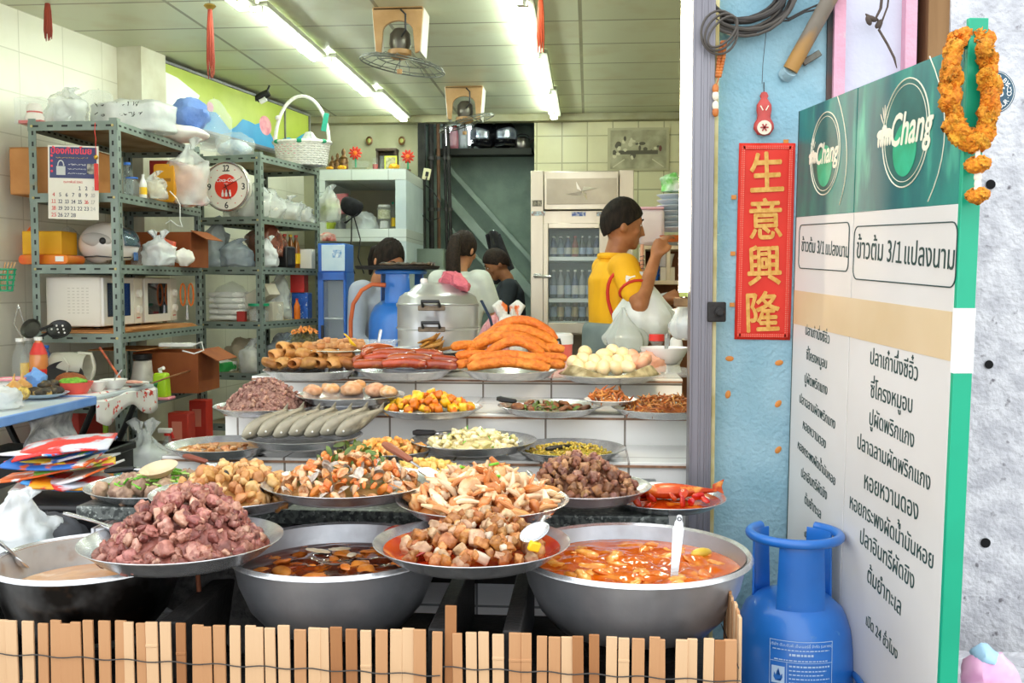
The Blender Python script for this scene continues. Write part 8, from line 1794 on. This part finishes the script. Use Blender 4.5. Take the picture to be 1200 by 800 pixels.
# ================================================================== PEOPLE
def skin_mat(n, a, b): return M('skin_' + n, a, b, sc=14, rough=.5, sss=.08)
def person(label, loc, rotz, H, skin, hair_m, shirt_m, pants_m, pose, hair='short', shirt_sleeve='short', vox=.009, female=False):
 k = H / 1.70
 t = thing('person', label, 'person', loc, rotz); V = lambda p: Vector(p) * k
 lean = pose.get('lean', 0); hp = pose.get('pitch', 0); hy = pose.get('yaw', 0)
 hip_z = .90
 RL = Matrix.Rotation(lean, 3, 'X')
 up = lambda p: (RL @ (Vector(p) - Vector((0, 0, hip_z))) + Vector((0, 0, hip_z))) * k
 neck = up((0, 0, 1.455)); RH = RL @ Matrix.Rotation(hy, 3, 'Z') @ Matrix.Rotation(hp, 3, 'X')
 hd = lambda p: neck + RH @ (Vector(p) * k)
 sw_ = .165 if female else .185
 arms = pose['arms']        # per side: shoulder offset, elbow, wrist, in body metres
 b = MB()
 def limb(p, q, r0, r1, n=14, mb=b):
  p, q = Vector(p), Vector(q); mb.tube([p.lerp(q, f) for f in (0, .3, .65, 1)], [r0 * k, (r0 * .72 + r1 * .28) * k * 1.03, (r0 * .35 + r1 * .65) * k * 1.02, r1 * k], n)
  mb.ell(p, (r0 * k,) * 3, 12, 8); mb.ell(q, (r1 * k,) * 3, 12, 8)
 # trunk
 def trunk(mb, g):
  pts = [(0, 0, .86), (0, 0, .95), (0, -.005, 1.06), (0, -.01, 1.2), (0, -.005, 1.32), (0, .0, 1.40)]
  rx = [.155, .165, .14 if female else .15, .165, .175, .11]; ry = [.105, .115, .10, .115, .115, .075]
  m2 = MB().grid(lambda i, j: Vector((0, 0, 0)), 2, 2)
  n = 20; rows = 21
  def f(u, v):
   a = u * 6.2832; s = v * 5; i0 = min(4, int(s)); fr_ = s - i0
   L = lambda A_: A_[i0] * (1 - fr_) + A_[i0 + 1] * fr_
   c = Vector(pts[i0]).lerp(Vector(pts[i0 + 1]), fr_)
   return up((c.x + (L(rx) + g) * math.cos(a), c.y + (L(ry) + g) * math.sin(a), c.z))
  mb.grid(f, n, rows, closed_u=True)
  st_ = len(mb.v) - n * rows; mb.f.append([st_ + i for i in reversed(range(n))]); mb.mi.append(0); mb.f.append([st_ + n * (rows - 1) + i for i in range(n)]); mb.mi.append(0)
 trunk(b, 0)
 for s in (-1, 1): b.ell(up((s * sw_ * .8, 0, 1.385)), (.075 * k, .065 * k, .06 * k), 14, 10)
 # neck and head
 b.tube([up((0, .01, 1.36)), neck, hd((0, -.012, .07))], [.062 * k, .054 * k, .056 * k], 16)
 b.ell(hd((0, -.012, .155)), (.076 * k, .096 * k, .108 * k), 22, 16, rot=RH)
 b.ell(hd((0, -.045, .085)), (.056 * k, .056 * k, .062 * k), 18, 12, rot=RH)          # jaw
 b.ell(hd((0, -.084, .048)), (.026 * k, .022 * k, .022 * k), 12, 8, rot=RH)           # chin
 b.tube([hd((0, -.103, .158)), hd((0, -.118, .128)), hd((0, -.124, .112)), hd((0, -.106, .104))], [.009 * k, .012 * k, .016 * k, .010 * k], 10)   # nose
 for s in (-1, 1):
  b.ell(hd((s * .014, -.108, .109)), (.010 * k, .010 * k, .008 * k), 8, 6)
  b.ell(hd((s * .042, -.076, .115)), (.024 * k, .022 * k, .024 * k), 10, 8)
  b.ell(hd((s * .078, .002, .125)), (.010 * k, .020 * k, .032 * k), 12, 8, rot=RH)   # ears
  b.ell(hd((s * .03, -.092, .172)), (.026 * k, .012 * k, .009 * k), 10, 6, rot=RH)  # brows
 for zc, rr in ((.079, .009), (.066, .011)): b.tube([hd((-.024, -.094, zc)), hd((0, -.104, zc)), hd((.024, -.094, zc))], [.004 * k, rr * k, .004 * k], 8)  # lips
 # arms with hands
 for s in (-1, 1):
  e, w_ = arms[0 if s < 0 else 1]; sh = up((s * sw_, 0, 1.38)); E_ = up(e); Wr = up(w_)
  limb(sh, E_, .05, .039); limb(E_, Wr, .041, .027)
  d = (Wr - E_).normalized(); pn = pose.get('palm', {}).get(s, Vector((0, 0, -1))); side = d.cross(pn).normalized(); pn = side.cross(d)
  pc_ = Wr + d * .045 * k
  b.tube([Wr, Wr + d * .03 * k, Wr + d * .085 * k], [.026 * k, .036 * k, .034 * k], 12, flat=1)
  for q, (off, ln) in enumerate(((-.026, .066), (-.009, .076), (.009, .072), (.025, .056))):
   p0 = Wr + d * .08 * k + side * off * k; p1 = p0 + d * ln * .45 * k + pn * .012 * k; p2 = p1 + d * ln * .3 * k + pn * .024 * k; p3 = p2 + d * ln * .1 * k + pn * .024 * k
   b.tube([p0, p1, p2, p3], [.0105 * k, .0098 * k, .0088 * k, .0068 * k], 8)
  p0 = Wr + d * .02 * k + side * (-.03) * k; b.tube([p0, p0 + (d * .03 - side * .02 + pn * .012) * k, p0 + (d * .058 - side * .018 + pn * .026) * k], [.014 * k, .0115 * k, .008 * k], 8)
 # legs and feet
 for s in (-1, 1):
  hp_, kn, an = V((s * .09, 0, .9)), V((s * .095, -.015, .49)), V((s * .095, .015, .085))
  limb(hp_, kn, .082, .056); limb(kn, an, .056, .038)
  b.ell(an + V((0, -.05, -.04)), (.045 * k, .115 * k, .042 * k), 14, 8)
 b.v = [(x, y, max(z, .002)) for x, y, z in b.v]
 b.build('body', skin, t, remesh=vox, soft=4)
 # face
 for s in (-1, 1):
  o = MB().ell(hd((s * .03, -.094, .150)), (.013 * k, .008 * k, .0065 * k), 12, 8, rot=RH).build('eye', M('eye_white', '#e9e4dc', rough=.2), t)
  MB().ell(hd((s * .03, -.1005, .150)), (.006 * k, .003 * k, .006 * k), 10, 6, rot=RH).build('iris', M('iris_dark', '#1c120c', rough=.1), o)
  MB().tube([hd((s * .014, -.105, .174)), hd((s * .032, -.104, .180)), hd((s * .05, -.09, .174))], [.002 * k, .0042 * k, .0018 * k], 6).build('eyebrow', hair_m, t)
 MB().tube([hd((-.02, -.103, .0725)), hd((0, -.110, .0725)), hd((.02, -.103, .0725))], [.0015 * k, .003 * k, .0015 * k], 6).build('mouth', M('lip_tone', '#8f5048', rough=.5), t)
 # hair: a cap with a hairline
 hb2 = MB(); fr_ = .03 if hair == 'short' else .02
 def hf(u, v):
  a = u * 6.2832; th = v * 2.4
  front = max(0, math.cos(a + math.pi / 2 + math.pi)) if False else max(0, -math.sin(a))
  lim = 2.35 - 1.3 * front ** 1.2 - (.55 if hair == 'short' else .2) * abs(math.cos(a)) ** 3
  th = min(th, lim)
  g = 1.055 + (.03 if hair != 'short' else .015) * math.sin(a * 9 + v * 12)
  p = Vector((.078 * g * math.sin(th) * math.cos(a), .10 * g * math.sin(th) * math.sin(a) - .006, .155 + .114 * g * math.cos(th)))
  return hd(p)
 hb2.grid(hf, 40, 18, closed_u=True)
 hb2.build('hair', hair_m, t, solid=.008)
 hr = [o for o in kids(t) if o.name.startswith('hair')][0]
 if hair == 'bun':
  b3 = MB().tube([hd((0, .09, .16)), hd((0, .125, .13)), hd((0, .125, .06)), hd((0, .105, -.03))], [.028 * k, .04 * k, .034 * k, .008 * k], 12); b3.build('ponytail', hair_m, t)
 if hair == 'long':
  b3 = MB().tube([hd((0, .085, .2)), hd((-.01, .125, .17)), hd((-.03, .15, .05)), hd((-.055, .14, -.1)), hd((-.085, .11, -.24)), hd((-.10, .10, -.33))], [.03 * k, .042 * k, .05 * k, .05 * k, .034 * k, .006 * k], 14); b3.v = [tuple(wob(v, .006, 40, 2)) for v in b3.v]; b3.build('ponytail', hair_m, t)
  for a_ in range(5): MB().ell(hd((-.016 + .008 * a_, .112, .21)), (.005 * k,) * 3, 8, 6).build('hair_clip', WHITEPL, t)
 # clothes
 c = MB(); trunk(c, .016)
 for s in (-1, 1):
  e, w_ = arms[0 if s < 0 else 1]; sh = up((s * sw_, 0, 1.38)); E_ = up(e); Wr = up(w_)
  c.ell(up((s * sw_ * .82, 0, 1.38)), (.088 * k, .078 * k, .07 * k), 16, 10)
  if shirt_sleeve == 'short': limb(sh, sh.lerp(E_, .62), .068, .066, mb=c)
  else: limb(sh, E_, .064, .052, mb=c); limb(E_, E_.lerp(Wr, .92), .052, .037, mb=c)
 c.tube([up((0, .006, 1.36)), up((0, .012, 1.435))], [.09 * k, .066 * k], 18)
 c.build('shirt', shirt_m, t, remesh=vox, soft=5)
 c = MB()
 for s in (-1, 1):
  hp_, kn, an = V((s * .088, 0, .9)), V((s * .095, -.015, .49)), V((s * .095, .015, .12)); limb(hp_, kn, .105, .08, mb=c); limb(kn, an, .08, .07, mb=c)
 wz = pose.get('waist', .97); q = .188 if wz > 1 else .165
 c.lathe([(0, .82 * k), (.16 * k, .82 * k), (q * k, .92 * k), (q * .98 * k, (wz - .03) * k), (q * .9 * k, wz * k), (0, wz * k)], 28, sy=.76)
 c.build('trousers', pants_m, t, remesh=.012, soft=4)
 return t, hd, up, RH, k
blk = M('black_hair', '#17130f', '#2a221b', sc=60, rough=.75, spec=.2, bump=.4, bsc=120, stretch=(1, 1, .3)); brn = M('brown_hair', '#1d130d', '#2e2017', sc=60, rough=.7, spec=.25, bump=.4)
yel = M('yellow_polo', '#f2b705', '#e6a800', sc=5, rough=.75, bump=.15, bsc=200); redp = M('red_piping', '#c9301c', rough=.7)
# man in yellow, side on, facing right
pm0 = A(716, 5.2, 0)
man, hd, up, RH, k = person('man in a yellow polo shirt with red piping standing before the fridge', pm0, math.pi / 2 + .25, 1.78, skin_mat('brown', '#b0744a', '#9c633c'), blk, yel, M('grey_trousers', '#7f8f8f', '#6f7f80', sc=5, rough=.8),
 dict(lean=.04, pitch=.12, yaw=0, waist=1.11, arms=(((-.34, -.03, 1.2), (-.27, -.12, 1.43)), ((.25, -.12, 1.10), (.18, -.32, 1.22)))), 'short')
# piping, badge and collar on the polo
for s in (-1,):
 pts = [up((s * .17, -.09, 1.40)), up((s * .215, .0, 1.39)), up((s * .20, .085, 1.33)), up((s * .182, .085, 1.22)), up((s * .185, .03, 1.1)), up((s * .19, -.03, 1.0)), up((s * .185, -.06, .93))]
 pts = [pts[i].lerp(pts[i + 1], f).lerp(pts[i].lerp(pts[i + 1], f), 0) for i in range(len(pts) - 1) for f in (0, .33, .67)] + [pts[-1]]
 for q in range(2): pts = [pts[0]] + [(pts[i - 1] + pts[i] * 2 + pts[i + 1]) / 4 for i in range(1, len(pts) - 1)] + [pts[-1]]
 MB().tube(pts, .009, 8).build('red_piping', redp, man)
 c0 = up((-.185, 0, 1.38)).lerp(up((-.34, -.03, 1.2)), .60); ax = (up((-.34, -.03, 1.2)) - up((-.185, 0, 1.38))).normalized(); u_ = ax.orthogonal().normalized(); w_ = ax.cross(u_)
 MB().tube([c0 + (u_ * math.cos(a * .3927) + w_ * math.sin(a * .3927)) * .069 * k for a in range(16)], .007, 6, closed=True).build('sleeve_band', redp, man)
 c1 = up((-.185, 0, 1.38)).lerp(up((-.34, -.03, 1.2)), .36) + Vector((-.066, .02, 0)) * k
 b = MB().prism([(-.022, .026), (-.026, .01), (-.02, -.016), (0, -.028), (.02, -.016), (.026, .01), (.022, .026), (0, .02)], .006, org=c1, ax=((0, -1, 0), (0, 0, 1), (-1, 0, 0))); b.build('sleeve_badge', INKW, man, bevel=.001)
 for q in range(3): MB().box(c1 + Vector((-.0068, -.008 + .008 * q, -.002)), (.0015, .004, .018)).build('badge_mark', M('navy_mark', '#2a3550', rough=.6), man)
MB().tube([up((.062 * math.cos(a * .3927) * 1.12, .014 + .062 * math.sin(a * .3927), 1.435)) for a in range(16)], .017, 8, closed=True).build('collar', yel, man)
# woman in grey, head bent behind the cylinder
pw0 = A(437, 5.85, 0)
person('woman in a light grey long-sleeved top bending her head behind the gas cylinder', pw0, .95, 1.63, skin_mat('light', '#c98f68', '#b87c56'), blk, M('grey_top', '#aeb6c4', '#9aa3b2', sc=5, rough=.85), M('dark_trousers', '#33363c', '#292b30', sc=5, rough=.9),
 dict(lean=.12, pitch=.42, yaw=-.1, arms=(((-.25, -.10, 1.1), (-.12, -.28, 1.0)), ((.25, -.08, 1.1), (.14, -.28, 1.02)))), 'bun', 'long', female=True)
# girl in white, seen from behind
pg0 = A(537, 6.9, 0)
person('girl in a white tee with a long dark ponytail, her back turned', pg0, math.pi - .25, 1.72, skin_mat('light', '#c98f68', '#b87c56'), brn, M('white_tee', '#e6ebe4', '#d6dcd4', sc=5, rough=.85), M('dark_trousers', '#33363c'),
 dict(lean=.05, pitch=.25, yaw=-.2, arms=(((-.25, -.08, 1.1), (-.16, -.28, 1.0)), ((.25, -.08, 1.1), (.16, -.28, 1.0)))), 'long', female=True)
# boy in black, in profile, looking down
pb0 = A(605, 8.05, 0)
person('boy in a black tee looking down in profile beside the fridge', pb0, -math.pi / 2 + .15, 1.66, skin_mat('tan', '#a8714c', '#96613e'), brn, M('black_tee', '#1d242b', '#2a333b', sc=5, rough=.85), M('dark_trousers', '#33363c'),
 dict(lean=.14, pitch=.42, yaw=0, arms=(((-.24, -.10, 1.12), (-.10, -.30, 1.02)), ((.24, -.10, 1.12), (.12, -.30, 1.04)))), 'short')
